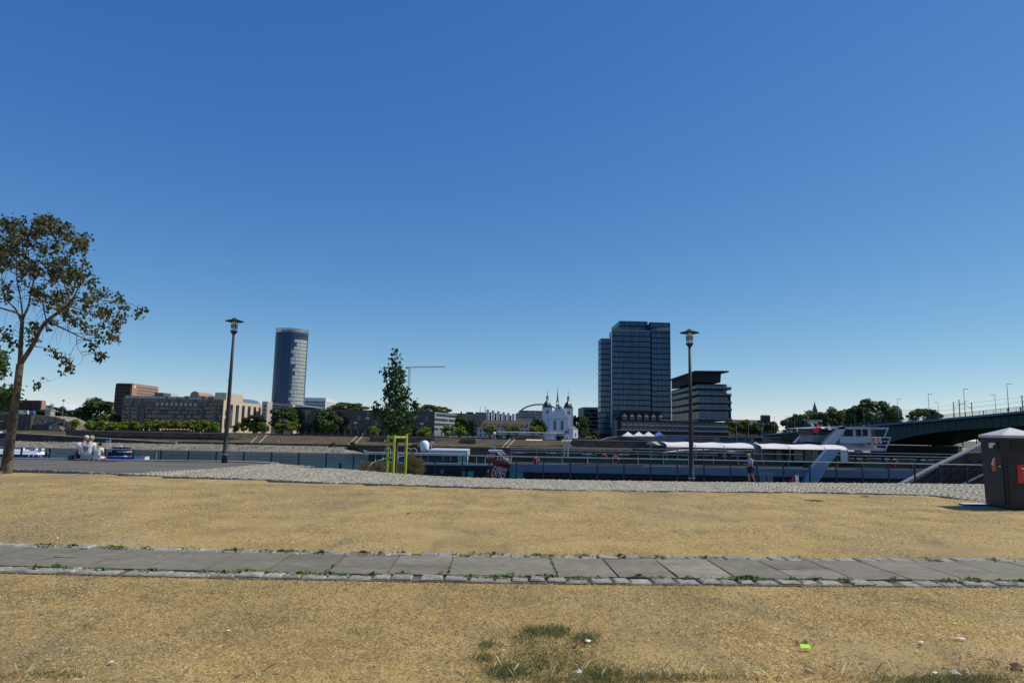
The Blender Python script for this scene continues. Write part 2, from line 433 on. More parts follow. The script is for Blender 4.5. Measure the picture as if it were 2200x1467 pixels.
# lawn: finely rolling sheet near the camera, coarse beyond
def lz(x, y):
    d = 0.028 * noise.noise(Vector((x * 0.55, y * 0.8, 0))) + 0.012 * noise.noise(Vector((x * 2.1, y * 2.6, 3)))
    k = min(1, max(0, (abs(y - 7.84 - path_c(x)) - 0.95) / 0.8))
    return d * k
def path_c(x): return 0.004 * x * x if x > 0 else 0.007 * x * x
def curve_z(px_pts, x):
    pass
def grid_sheet(name, xs, ys, zf, m):
    v = [(x, y, zf(x, y)) for y in ys for x in xs]; nx = len(xs)
    f = [(j * nx + i, j * nx + i + 1, (j + 1) * nx + i + 1, (j + 1) * nx + i) for j in range(len(ys) - 1) for i in range(nx - 1)]
    me = bpy.data.meshes.new(name); me.from_pydata(v, [], f); me.materials.append(m)
    me.polygons.foreach_set('use_smooth', [True] * len(f))
    o = bpy.data.objects.new(name, me); COL.objects.link(o); o['kind'] = 'structure'; return o
xs = [-250, -120, -60, -35, -22] + [round(-17 + 0.16 * i, 3) for i in range(220)] + [22, 35, 60, 120, 250]
ys = [-100, -30, -5, 0, 2.4] + [round(3 + 0.16 * i, 3) for i in range(99)]
FRONT_px = [(-420, 996), (0, 1008.5), (100, 1011), (200, 1016), (255, 1018.3), (360, 1023.5), (500, 1028), (600, 1032.5), (700, 1037.2), (830, 1041), (960, 1045), (1100, 1049.5),
            (1260, 1054.5), (1640, 1057.8), (1850, 1059.5), (1925, 1061.5), (2000, 1065), (2060, 1071), (2110, 1079.5), (2200, 1092), (2330, 1104), (2600, 1116), (3000, 1135)]
FRONT = gp(FRONT_px)
def front_y(x):
    for (a, b), (c, d) in zip(FRONT, FRONT[1:]):
        if a <= x <= c: return b + (d - b) * (x - a) / (c - a)
    return FRONT[0][1] if x < FRONT[0][0] else FRONT[-1][1]
ys2 = [y for y in ys] + [19.2, 20, 20.8, 21.4]
grid_sheet('lawn', xs, ys2, lambda x, y: lz(x, y) if y < front_y(x) - 0.1 else -0.05, M['lawn'])
# strip of lawn earth right up to the paving is the same sheet; the paving lies on it
ASPH = gp([(-420, 996), (0, 1008.5), (100, 1011), (200, 1016), (255, 1018.3), (310, 1015.6), (360, 1013), (430, 1009), (500, 1003.6), (545, 999.5), (600, 996.8)])
asph = ASPH + BACK[:7][::-1]
solo(MB().prism(asph, -0.06, 0.022), 'paved_square', M['asphalt'], kind='structure', loc=(0, 0, 0))
cob = gp([(255, 1018.3), (310, 1015.6), (360, 1013), (430, 1009), (500, 1003.6), (545, 999.5), (600, 996.8)])
cobp = cob[::-1] + FRONT[4:] + BACK[8:][::-1]
solo(MB().prism(cobp, -0.06, 0.003), 'cobbled_path', M['sett_joint'], kind='structure', loc=(0, 0, 0))
def inside(X, Y, poly):
    c = np.zeros(X.shape, bool); n = len(poly)
    for i in range(n):
        x1, y1 = poly[i]; x2, y2 = poly[(i + 1) % n]
        if y1 == y2: continue
        t = ((y1 > Y) != (y2 > Y)) & (X < (x2 - x1) * (Y - y1) / (y2 - y1) + x1); c ^= t
    return c
def np_mesh(name, V, nper, m, faces_local, smooth=False):
    """V: (count, nper, 3); every piece has the same local faces"""
    n = len(V); Fl = [np.array(f) for f in faces_local]
    me = bpy.data.meshes.new(name); me.vertices.add(n * nper); me.vertices.foreach_set('co', V.reshape(-1).astype(np.float32))
    loops = np.concatenate([(f[None, :] + (np.arange(n) * nper)[:, None]).reshape(n, -1) for f in Fl], axis=1).reshape(-1)
    tot = np.tile([len(f) for f in Fl], n); st = np.concatenate([[0], np.cumsum(tot)[:-1]])
    me.loops.add(len(loops)); me.loops.foreach_set('vertex_index', loops.astype(np.int32))
    me.polygons.add(len(tot)); me.polygons.foreach_set('loop_start', st.astype(np.int32)); me.polygons.foreach_set('loop_total', tot.astype(np.int32))
    if smooth: me.polygons.foreach_set('use_smooth', np.ones(len(tot), bool))
    me.materials.append(m); me.update(calc_edges=True); me.validate()
    o = bpy.data.objects.new(name, me); COL.objects.link(o); return o
rs = np.random.RandomState(5)
def setts():
    p = 0.135; X, Y = np.meshgrid(np.arange(-16, 31, p), np.arange(14, 30, p))
    row = np.round((Y - 14) / p).astype(int); X = X + (row % 2) * p * 0.5
    Y = Y + 0.35 * np.abs(np.sin(X * math.pi / 1.6)) + 0.05 * np.sin(X * 0.7)
    X = X.ravel() + rs.uniform(-0.012, 0.012, X.size); Y = Y.ravel() + rs.uniform(-0.012, 0.012, Y.size)
    k = inside(X, Y, cobp) & (np.abs(X - (Y * -0.03)) < 0.95 * Y + 5); X = X[k]; Y = Y[k]; n = len(X)
    hw = rs.uniform(0.047, 0.060, n); hd = rs.uniform(0.045, 0.058, n); a = rs.uniform(-0.25, 0.25, n); zt = 0.018 + rs.uniform(-0.006, 0.010, n)
    tx = rs.uniform(-0.05, 0.05, n); ty = rs.uniform(-0.05, 0.05, n)
    V = np.zeros((n, 8, 3))
    for q, (u, v) in enumerate(((-1, -1), (1, -1), (1, 1), (-1, 1))):
        for lay, (sc, z) in enumerate(((1.0, None), (0.72, 1))):
            dx = u * hw * sc; dy = v * hd * sc; i = q + 4 * lay
            V[:, i, 0] = X + dx * np.cos(a) - dy * np.sin(a); V[:, i, 1] = Y + dx * np.sin(a) + dy * np.cos(a)
            V[:, i, 2] = -0.004 if z is None else zt + tx * dx * 1.5 + ty * dy * 1.5
    o = np_mesh('cobblestones', V, 8, M['sett'], [(4, 5, 6, 7), (0, 1, 5, 4), (1, 2, 6, 5), (2, 3, 7, 6), (3, 0, 4, 7)])
    o['kind'] = 'stuff'; o['label'] = 'small worn grey cobblestones laid in fan rows between lawn and river wall'
setts()
# kerbs along the terrace edge
def strip(poly, w, z0, z1, side=-1):
    b = MB(); n = len(poly)
    for k in range(n - 1):
        A = Vector(poly[k]); B = Vector(poly[k + 1]); d = (B - A).normalized(); nr = Vector((d.y, -d.x)) * w
        L = (B - A).length; m = max(1, round(L / 1.2)); g = 0.006
        for i in range(m):
            p = A + d * (L * i / m + g); q = A + d * (L * (i + 1) / m - g)
            b.prism([tuple(p + nr), tuple(q + nr), tuple(q), tuple(p)], z0, z1 + rnd.uniform(-.003, .003))
    return b
solo(strip(BACK[:8], 0.45, -1.3, 0.065), 'kerb', M['granite'], kind='structure', loc=(0, 0, 0))
solo(strip(BACK[7:], 0.40, -1.3, 0.012), 'kerb', M['granite_dark'], kind='structure', loc=(0, 0, 0))
def edging():
    b = MB(); pts = FRONT[1:]
    for k in range(len(pts) - 1):
        A = Vector(pts[k]); B = Vector(pts[k + 1]); d = (B - A).normalized(); nr = Vector((d.y, -d.x)); L = (B - A).length
        m = max(1, round(L / 0.17))
        for i in range(m):
            p = A + d * (L * i / m + 0.01); q = A + d * (L * (i + 1) / m - 0.01); o = nr * rnd.uniform(-0.02, 0.05)
            b.prism([tuple(p + nr * 0.03 + o), tuple(q + nr * 0.03 + o), tuple(q - nr * 0.09), tuple(p - nr * 0.09)], -0.06, rnd.uniform(0.012, 0.036))
    solo(b, 'kerb', M['kerb_stone'], kind='structure', loc=(0, 0, 0))
edging()
# lower promenade and quay down to the water
b = MB().box(-260, 15, -3.2, 260, 39.7, -1.15)
solo(b, 'promenade', M['promenade'], kind='structure', loc=(0, 0, 0))
b = MB().box(-260, 39.704, -12, 260, 41.6, -1.55)
solo(b, 'quay_edge', M['quay'], kind='structure', loc=(0, 0, 0))

# the slab path across the lawn
def slab_path():
    b = MB(); k = MB(); j = MB()
    joints = [-0.412 - 0.63 * i for i in range(0, 18)][::-1] + [0.728 + 0.628 * i for i in range(0, 18)]
    for a, c in zip(joints, joints[1:]):
        g = 0.006 + 0.008 * rnd.random(); n = 2
        ya = 7.31; yb = 8.35; t = rnd.uniform(-0.004, 0.004); sk = rnd.uniform(-.006, .006)
        split = rnd.random() < 0.12
        for (u, v) in (((ya, ya + 0.5), (ya + 0.506, yb)) if split else ((ya, yb),)):
            P4 = [(a + g + sk, u + path_c(a)), (c - g, u + path_c(c)), (c - g, v + path_c(c)), (a + g + sk, v + path_c(a))]
            b.prism(P4, -0.04, [0.030 + t, 0.030 - t, 0.032 + t, 0.028 - t])
    xs = [joints[0] + 0.5 * i for i in range(60)]
    for a, c in zip(xs, xs[1:]):
        if c > joints[-1]: break
        j.prism([(a, 7.06 + path_c(a)), (c, 7.06 + path_c(c)), (c, 8.62 + path_c(c)), (a, 8.62 + path_c(a))], -0.05, 0.012)
    for y0, y1, L0, L1, h in ((7.10, 7.28, 0.17, 0.27, 0.034), (8.38, 8.58, 0.18, 0.30, 0.036)):
        x = joints[0]
        while x < joints[-1]:
            L = rnd.uniform(L0, L1); g = rnd.uniform(0.008, 0.03); c = path_c(x) + rnd.uniform(-0.015, 0.015); yy0 = y0 + c - rnd.uniform(0, .02); yy1 = y1 + c
            e = rnd.uniform(-.012, .012); f2 = rnd.uniform(-.012, .012); i = 0.018
            hh = h + rnd.uniform(-0.012, 0.008)
            po = [(x, yy0 + e), (x + L - g, yy0 + f2), (x + L - g, yy1 - e), (x, yy1 + f2)]
            ti = [(x + i, yy0 + e + i), (x + L - g - i, yy0 + f2 + i), (x + L - g - i, yy1 - e - i), (x + i, yy1 + f2 - i)]
            k.prism(po, -0.04, hh - 0.014); k.prism(po, hh - 0.0139, hh, top=ti)
            x += L * (1.0 if rnd.random() < .9 else 1.35)
    solo(j, 'path_bed', M['joint'], kind='structure', loc=(0, 0, 0))
    solo(b, 'path', M['slab'], kind='structure', loc=(0, 0, 0))
    solo(k, 'kerb', M['kerb_stone'], kind='structure', loc=(0, 0, 0))
slab_path()

# ------------------------------------------------------------------ dry grass, green grass, weeds
def blades(name, X, Y, h0, h1, wd, lean, m, label, zf=None, up=0.1):
    n = len(X); h = rs.uniform(h0, h1, n); a = rs.uniform(0, 2 * math.pi, n)
    el = np.where(rs.rand(n) < up, rs.uniform(0.9, 1.5, n), rs.uniform(lean[0], lean[1], n))
    d = np.stack([np.cos(a) * np.cos(el), np.sin(a) * np.cos(el), np.sin(el)], 1)
    s = rs.uniform(0, 2 * math.pi, n); sd2 = np.stack([np.cos(s), np.sin(s), rs.uniform(-.3, .3, n)], 1) * (wd * rs.uniform(.5, 1.2, n))[:, None]
    Z = np.array([lz(float(x), float(y)) for x, y in zip(X, Y)]) if zf is None else np.full(n, zf)
    B = np.stack([X, Y, Z + rs.uniform(0, 0.006, n)], 1)
    V = np.zeros((n, 4, 3)); V[:, 0] = B - sd2 / 2; V[:, 1] = B + sd2 / 2
    mid = B + d * (h * 0.55)[:, None]; mid[:, 2] += 0.15 * h
    V[:, 2] = mid + sd2 * 0.35; tip = B + d * h[:, None]; V[:, 3] = tip
    V[:, 2:, 2] = np.maximum(V[:, 2:, 2], Z[:, None] + 0.003)
    o = np_mesh(name, V, 4, m, [(0, 1, 2, 3)])
    o['kind'] = 'stuff'; o['label'] = label
    return o
def zone(n, y0, y1, marg=0.6):
    Y = np.sqrt(rs.uniform(y0 ** 2, y1 ** 2, n)); X = rs.uniform(-1, 1, n) * (0.78 * Y + marg) + 0.03 * Y
    return X, Y
def offpath(X, Y):
    c = np.where(X > 0, 0.004 * X * X, 0.007 * X * X)
    return (Y < 7.08 + c) | (Y > 8.60 + c)
X, Y = zone(260000, 3.7, 7.4); k = offpath(X, Y); dn = np.array([noise.noise(Vector((float(a) * 1.3, float(b) * 1.3, 9))) for a, b in zip(X, Y)]); k &= rs.rand(len(X)) < 0.75 + 0.9 * dn
blades('dry_grass', X[k], Y[k], 0.012, 0.036, 0.0030, (0.02, 0.40), M['straw'], 'short matted straw-coloured grass in front of the slab path', up=0.08)
X, Y = zone(330000, 8.4, 18.4); k = offpath(X, Y) & (Y < np.array([front_y(float(x)) for x in X]) + 0.02)
dn = np.array([noise.noise(Vector((float(a) * 0.7, float(b) * 1.2, 4))) for a, b in zip(X, Y)]); k &= rs.rand(len(X)) < 0.6 + 1.3 * dn
blades('dry_grass', X[k], Y[k], 0.015, 0.042, 0.0048, (0.02, 0.45), M['straw'], 'parched yellow grass between the slab path and the cobbles', up=0.06)
# long bleached stalks at the bottom of the picture
sx, sy = [], []
for px, py, sp, n in ((60, 1460, 60, 40), (1130, 1440, 90, 50), (560, 1462, 60, 25), (1500, 1455, 200, 90), (1900, 1450, 250, 110), (350, 1200, 6, 6), (1000, 1460, 150, 40), (2150, 1440, 60, 30)):
    for _ in range(n):
        g = G(px + rnd.gauss(0, sp), py + rnd.gauss(0, 7)); sx.append(g.x); sy.append(g.y)
blades('dry_stalks', np.array(sx), np.array(sy), 0.04, 0.13, 0.0011, (0.1, 1.2), M['straw'], 'loose long bleached grass stalks at the near edge of the lawn', up=0.4)
def cluster(specs):
    X, Y = [], []
    for px, py, sx_, sy_, n in specs:
        for _ in range(n):
            g = G(px + rnd.gauss(0, sx_), py + rnd.gauss(0, sy_)); X.append(g.x); Y.append(g.y)
    return np.array(X), np.array(Y)
X, Y = cluster([(a_, b_, c_, d_, int(n_ * 1.15)) for a_, b_, c_, d_, n_ in [(1148, 1357, 14, 5, 500), (1195, 1358, 16, 6, 800), (1255, 1376, 16, 7, 600), (1120, 1372, 20, 8, 200), (1045, 1388, 12, 5, 220), (1040, 1418, 14, 5, 260), (1090, 1447, 24, 7, 1200),
                (1180, 1432, 50, 12, 700), (1230, 1412, 60, 25, 500), (1290, 1452, 30, 8, 700), (1140, 1400, 50, 20, 600), (1220, 1465, 80, 6, 700), (1490, 1460, 70, 5, 350), (1380, 1463, 60, 5, 350), (2060, 1460, 60, 6, 900), (1980, 1462, 80, 5, 500),
                (1725, 1383, 12, 4, 90), (110, 1458, 40, 5, 220), (190, 1352, 8, 4, 40), (760, 1360, 14, 3, 50), (520, 1260, 200, 8, 160), (1600, 1262, 400, 8, 220)]])
for _ in range(2600):
    y_ = rnd.uniform(3.8, 6.8); X = np.append(X, rnd.uniform(-.8, .8) * y_); Y = np.append(Y, y_)
k = offpath(X, Y)
blades('green_grass', X[k], Y[k], 0.015, 0.055, 0.0024, (0.3, 1.3), M['green_blade'], 'patch of surviving green grass at the near edge of the dry lawn', up=0.4)
# weeds growing between kerb stones
def weeds():
    near = [20, 60, 100, 185, 300, 420, 470, 515, 570, 640, 660, 705, 740, 800, 862, 950, 1012, 1060, 1085, 1100, 1132, 1170, 1185, 1237, 1282, 1370, 1412, 1470, 1505, 1566, 1680, 1737, 1790, 1900, 2003, 2055, 2062, 2110, 2150, 2185]
    far = [20, 45, 105, 200, 225, 280, 370, 490, 563, 600, 618, 650, 690, 780, 818, 865, 980, 1020, 1060, 1150, 1180, 1250, 1325, 1400, 1500, 1690, 1950, 1960, 2080, 2150]
    V = []
    def leafset(x, y, z, r, n):
        for _ in range(n):
            q = abs(rnd.gauss(0, r)); a = rnd.uniform(0, 6.28); s = rnd.uniform(0.008, 0.02); t = rnd.uniform(0, 6.28); zz = z + rnd.uniform(0, 0.035) * max(0.2, 1 - q / r / 2)
            c = Vector((x + q * math.cos(a) * 1.8, y + q * math.sin(a) * 0.45, zz)); u = Vector((math.cos(t), math.sin(t), rnd.uniform(-.5, .7))) * s; v = Vector((-math.sin(t), math.cos(t), rnd.uniform(-.3, .6))) * s * 0.6
            V.append([c - u, c - v, c + u, c + v])
    for px in near:
        x = G(px, 1243).x; leafset(x, 7.28 + path_c(x) + rnd.uniform(-.08, .03), 0.035, rnd.uniform(0.03, 0.075), rnd.randint(25, 110))
    for px in far:
        x = G(px, 1195).x; leafset(x, 8.42 + path_c(x) + rnd.uniform(-.05, .06), 0.04, rnd.uniform(0.03, 0.08), rnd.randint(40, 120))
    for jx in (-0.412 - 0.63 * 2, 0.728, -0.412):
        for _ in range(6): leafset(jx, rnd.uniform(7.33, 7.8 if jx != 0.728 else 8.34), 0.02, 0.015, 14)
    o = np_mesh('weeds', np.array(V, dtype=float).reshape(-1, 4, 3), 4, M['weed_green'], [(0, 1, 2, 3)])
    o['kind'] = 'stuff'; o['label'] = 'small green weeds growing in the joints along the slab path kerbs'
    V.clear(); x = G(1600, 1247).x; leafset(x, 7.24 + path_c(x), 0.045, 0.06, 520)
    o = np_mesh('weed_tuft', np.array(V, dtype=float).reshape(-1, 4, 3), 4, M['weed_green'], [(0, 1, 2, 3)])
    tag(o, 'biggest bright green weed cushion on the near kerb of the slab path', 'weed')
weeds()

# ------------------------------------------------------------------ litter
def scrap(px, py, s, m, name, label, cat, group=None, flat=0.4, z=0.018, asp=1.0):
    g = G(px, py); b = MB(); n = 7; c = (g.x, g.y, lz(g.x, g.y) + z + s * flat * 0.5); ring = []
    for i in range(n):
        a = 6.283 * i / n; r = s * rnd.uniform(0.6, 1.1); ring.append((c[0] + r * math.cos(a) * asp, c[1] + r * math.sin(a), c[2] + rnd.uniform(-.5, .3) * s * flat))
    top = (c[0], c[1], c[2] + s * flat); bot = (c[0], c[1], c[2] - s * flat * 0.4)
    for i in range(n): b.face([ring[i], ring[(i + 1) % n], top]); b.face([ring[(i + 1) % n], ring[i], bot])
    return solo(b, name, m, label, cat, group)
for px, py in ((452, 1252), (174, 1259), (508, 1247), (1635, 1268), (1115, 1270), (530, 1296), (2170, 1282), (1970, 1288), (1697, 1324), (1910, 1391), (2050, 1340), (700, 1285), (1035, 1278), (1677, 1185), (1275, 1195), (628, 1168), (850, 1178), (1197, 1119), (500, 1138), (123, 1159), (1970, 1399), (1945, 1343)):
    scrap(px, py, rnd.uniform(0.008, 0.014) * (1.6 if py < 1200 else 1), M['paper'], 'paper_scrap', 'tiny white paper scrap on the lawn ' + ('behind' if py < 1200 else 'in front of') + ' the slab path, ' + ('left part' if px < 700 else 'right part' if px > 1500 else 'middle part'), 'paper scrap', 'paper scraps scattered on the lawn')
for px, py in ((812, 1088), (1940, 1165), (690, 1180), (1990, 1163), (1310, 1155), (2170, 1200)):
    scrap(px, py, rnd.uniform(0.025, 0.04), M['tan_leaf'], 'fallen_leaf', 'curled brown fallen leaf on the far half of the lawn', 'leaf', 'fallen brown leaves behind the slab path')
for px, py in ((1595, 1341), (1511, 1368), (1080, 1311), (1908, 1187), (2190, 1113), (1970, 1195), (745, 1080)):
    scrap(px, py, 0.012, M['dark_stick'], 'pebble', 'small dark pebble lying in the straw grass', 'pebble', 'dark pebbles on the lawn')
scrap(1240, 1392, 0.035, M['dead_leaf'], 'fallen_leaf', 'dark red curled leaf in the green grass patch', 'leaf', z=0.03)
scrap(1262, 1388, 0.03, M['paper'], 'feather', 'pale downy feather beside the dark red leaf', 'feather', z=0.03, flat=0.3)
scrap(878, 1106, 0.05, M['dead_leaf'], 'fallen_leaf', 'crumpled dark brown leaf in mid-lawn left of centre', 'leaf')
scrap(1242 - 160, 1406, 0.012, M['paper'], 'paper_scrap', 'white crumpled scrap left in the green grass patch', 'paper scrap', z=0.03)
scrap(240, 1430, 0.018, M['paper'], 'paper_scrap', 'crumpled white paper at the lower left of the lawn', 'paper scrap')
scrap(490, 1360, 0.016, M['paper'], 'paper_scrap', 'lone white scrap left of centre on the near lawn', 'paper scrap')
scrap(1242, 1450, 0.03, M['paper'], 'paper_scrap', 'pale plastic scrap at the bottom of the green patch', 'litter', z=0.02, flat=0.5)
scrap(2052, 1449, 0.034, M['paper'], 'stone', 'rounded whitish stone in grass at the lower right', 'stone', z=0.02, flat=0.6)
scrap(2008, 1447, 0.022, M['paper'], 'paper_scrap', 'small whitish scrap just left of the rounded whitish stone', 'paper scrap', z=0.02)
scrap(2065, 1378, 0.028, M['paper'], 'paper_scrap', 'long thin white paper strip on the near lawn at right', 'paper scrap', flat=0.15, asp=1.4)
scrap(1980, 1384, 0.02, M['paper'], 'paper_scrap', 'short flat white strip left of the long paper strip', 'paper scrap', flat=0.15, asp=1.3)
scrap(2185, 1434, 0.05, M['dead_leaf'], 'fallen_leaf', 'big curled brown leaf at the lower right corner', 'leaf')
scrap(48, 1290, 0.012, M['blue'], 'bottle_cap', 'small blue bottle cap on the near lawn at left', 'bottle cap')
scrap(1860, 1068, 0.10, M['black'], 'rag', 'flat black rag lying near the cobble edge', 'rag', flat=0.2, asp=1.6)
scrap(1752, 1075, 0.15, M['dark_stick'], 'bark_strip', 'long flat dark bark strip near the cobble edge', 'bark', flat=0.08, asp=1.9)
def neon():
    g = G(1733, 1397); b = MB(); x, y, z = g.x, g.y, 0.02
    for dx, s in ((-0.020, 0.022), (0.018, 0.016)):
        b.extr([(x + dx - s, y - .006, z), (x + dx + s * .7, y - .012, z), (x + dx + s, y + .006, z + .012), (x + dx + s * .3, y + .012, z + s * .7), (x + dx - s, y + .01, z + s * .6)], (0.003, 0.014, 0.004))
    solo(b, 'wrapper', M['neon'], 'bright yellow-green crumpled wrapper on the near lawn', 'wrapper')
neon()

# ------------------------------------------------------------------ street lamps near the river
def make_lamp():
    g = P(482, 992, 28.8); x, y = g.x, g.y; z = 0.02; H = 6.03
    t = thing('street_lamp', 'tall dark lamp post with wide flat disc shade, at left on the paved square', 'street lamp', (x, y, z), 'disc-shaded lamps along the river wall')
    part(MB().lathe([(.115, 0), (.115, .5), (.092, .52), (.088, 1.2), (.068, 3.4), (.05, H - .72)], (x, y, z), 16), 'pole', M['lamp_paint'], t, smooth=True)
    part(MB().lathe([(.118, .33), (.122, .33), (.122, .37), (.118, .37)], (x, y, z), 16), 'pole_band', M['steel'], t)
    part(MB().box(x - .03, y - .13, z + 3.3, x + .03, y - .06, z + 3.45), 'sign_bracket', M['lamp_paint'], t)
    s = part(MB().lathe([(.37, H - .16), (.372, H - .145), (.25, H - .10), (.12, H - .075), (.10, H - .03), (.03, H)], (x, y, z), 28), 'lamp_shade', M['lamp_paint'], t)
    ln = part(MB().lathe([(.05, H - .72), (.14, H - .60), (.15, H - .57), (.10, H - .55)], (x, y, z), 16), 'lantern', M['lamp_paint'], t)
    part(MB().lathe([(.085, H - .55), (.085, H - .16)], (x, y, z), 14), 'glass', M['glass_clear'], ln)
    for k, q in enumerate((.30, .36, .42)):
        part(MB().lathe([(.10, H - q), (.145, H - q - .012), (.145, H - q + .002), (.10, H - q + .014)], (x, y, z), 16), 'ring', M['lamp_paint'], ln)
    b = MB()
    for k in range(4):
        a = math.pi / 4 + k * math.pi / 2; b.tube([(x + .125 * math.cos(a), y + .125 * math.sin(a), z + H - .58), (x + .125 * math.cos(a), y + .125 * math.sin(a), z + H - .15)], .01, 6)
    part(b, 'cage', M['lamp_paint'], ln)
    return t
lamp = make_lamp()
dup(lamp, (P(1486, 1035, 26.0).x, 26.0, -0.44), label='dark lamp post with flat disc shade in front of the ship and glass towers')
b = slab(P(1486, 1035, 26).x - .35, 25.65, -1.16, P(1486, 1035, 26).x + .35, 26.35, -0.44)
solo(b, 'plinth', M['granite_dark'], 'low stone plinth under the lamp post in front of the ship', 'plinth')

# ------------------------------------------------------------------ river railing
def railing():
    z0, z1, y = -1.15, 0.13, 39.3
    t = thing('railing', 'long dark metal railing with horizontal wires along the lower promenade', 'railing', (0, y, z0))
    x0 = xat(231, y); sp = 57.2 * y / F
    for k in range(-7, 40):
        x = x0 + k * sp
        part(MB().box(x - .035, y - .04, z0, x + .035, y + .04, z1 - .02), 'post', M['iron'], t)
    a = x0 - 7.4 * sp; c = x0 + 39.4 * sp
    part(MB().tube([(a, y, z1), (c, y, z1)], .028, 8), 'handrail', M['steel'], t)
    for q in range(6):
        zz = z0 + 0.24 + q * 0.155
        part(MB().tube([(a, y - .05, zz), (c, y - .05, zz)], .008, 5), 'wire', M['iron'], t)
railing()
def stair_rail():
    # railing that turns away from the promenade beside the landing stairs
    A = P(792, 1000, 30); t = thing('stair_railing', 'dark stair railing running away from the wall beside the young tree', 'railing', (A.x, 30, -1.15))
    pts = [(xat(788, 28), 28), (xat(794, 30.5), 30.5), (xat(806, 33.5), 33.5), (xat(830, 36.5), 36.5), (xat(872, 39.2), 39.2)]
    for x, y in pts: part(MB().box(x - .03, y - .03, -1.15, x + .03, y + .03, 0.06 - (39.3 - y) * 0.02), 'post', M['iron'], t)
    for q in range(5):
        part(MB().tube([(x, y, 0.06 - (39.3 - y) * .02 - q * .2) for x, y in pts], .02 if q == 0 else .012, 6), 'rail', M['steel'] if q == 0 else M['iron'], t)
stair_rail()

# ------------------------------------------------------------------ trees near
def leaf_mesh(name, centers, per, spread, size, m, parent, droop=0.25, seed=1, shape='oval'):
    r = np.random.RandomState(seed); C = np.repeat(np.array(centers, float), per, axis=0); n = len(C)
    C = C + r.normal(0, 1, (n, 3)) * np.array(spread)
    s = size * r.uniform(0.6, 1.25, n)
    d = r.normal(0, 1, (n, 3)); d[:, 2] -= droop * 3; d /= np.linalg.norm(d, axis=1)[:, None]
    u = np.cross(d, r.normal(0, 1, (n, 3))); u /= np.linalg.norm(u, axis=1)[:, None]; w_ = np.cross(d, u)
    V = np.zeros((n, 6, 3)); 
    V[:, 0] = C; V[:, 1] = C + (d * .35 + u * .36 + w_ * .08) * s[:, None]; V[:, 2] = C + (d * .75 + u * .26 + w_ * .05) * s[:, None]
    V[:, 3] = C + d * s[:, None]; V[:, 4] = C + (d * .75 - u * .26 + w_ * .05) * s[:, None]; V[:, 5] = C + (d * .35 - u * .36 + w_ * .08) * s[:, None]
    o = np_mesh(name, V - np.array(LOC[parent.name]), 6, m, [(0, 1, 2, 3), (0, 3, 4, 5)])
    o.parent = parent; LOC[o.name] = LOC[parent.name]
    return o
def smooth_path(pts, n=4):
    """Catmull-Rom through (x, y, z, r)"""
    P_ = [np.array(p, float) for p in pts]; out_ = []
    for i in range(len(P_) - 1):
        a = P_[max(i - 1, 0)]; b = P_[i]; c = P_[i + 1]; d = P_[min(i + 2, len(P_) - 1)]
        for k in range(n):
            t = k / n; out_.append(0.5 * ((2 * b) + (-a + c) * t + (2 * a - 5 * b + 4 * c - d) * t * t + (-a + 3 * b - 3 * c + d) * t ** 3))
    out_.append(P_[-1]); return out_
def limb(mb, pts, n=8):
    q = smooth_path(pts); mb.tube([p[:3] for p in q], [max(0.003, p[3]) for p in q], n); return q
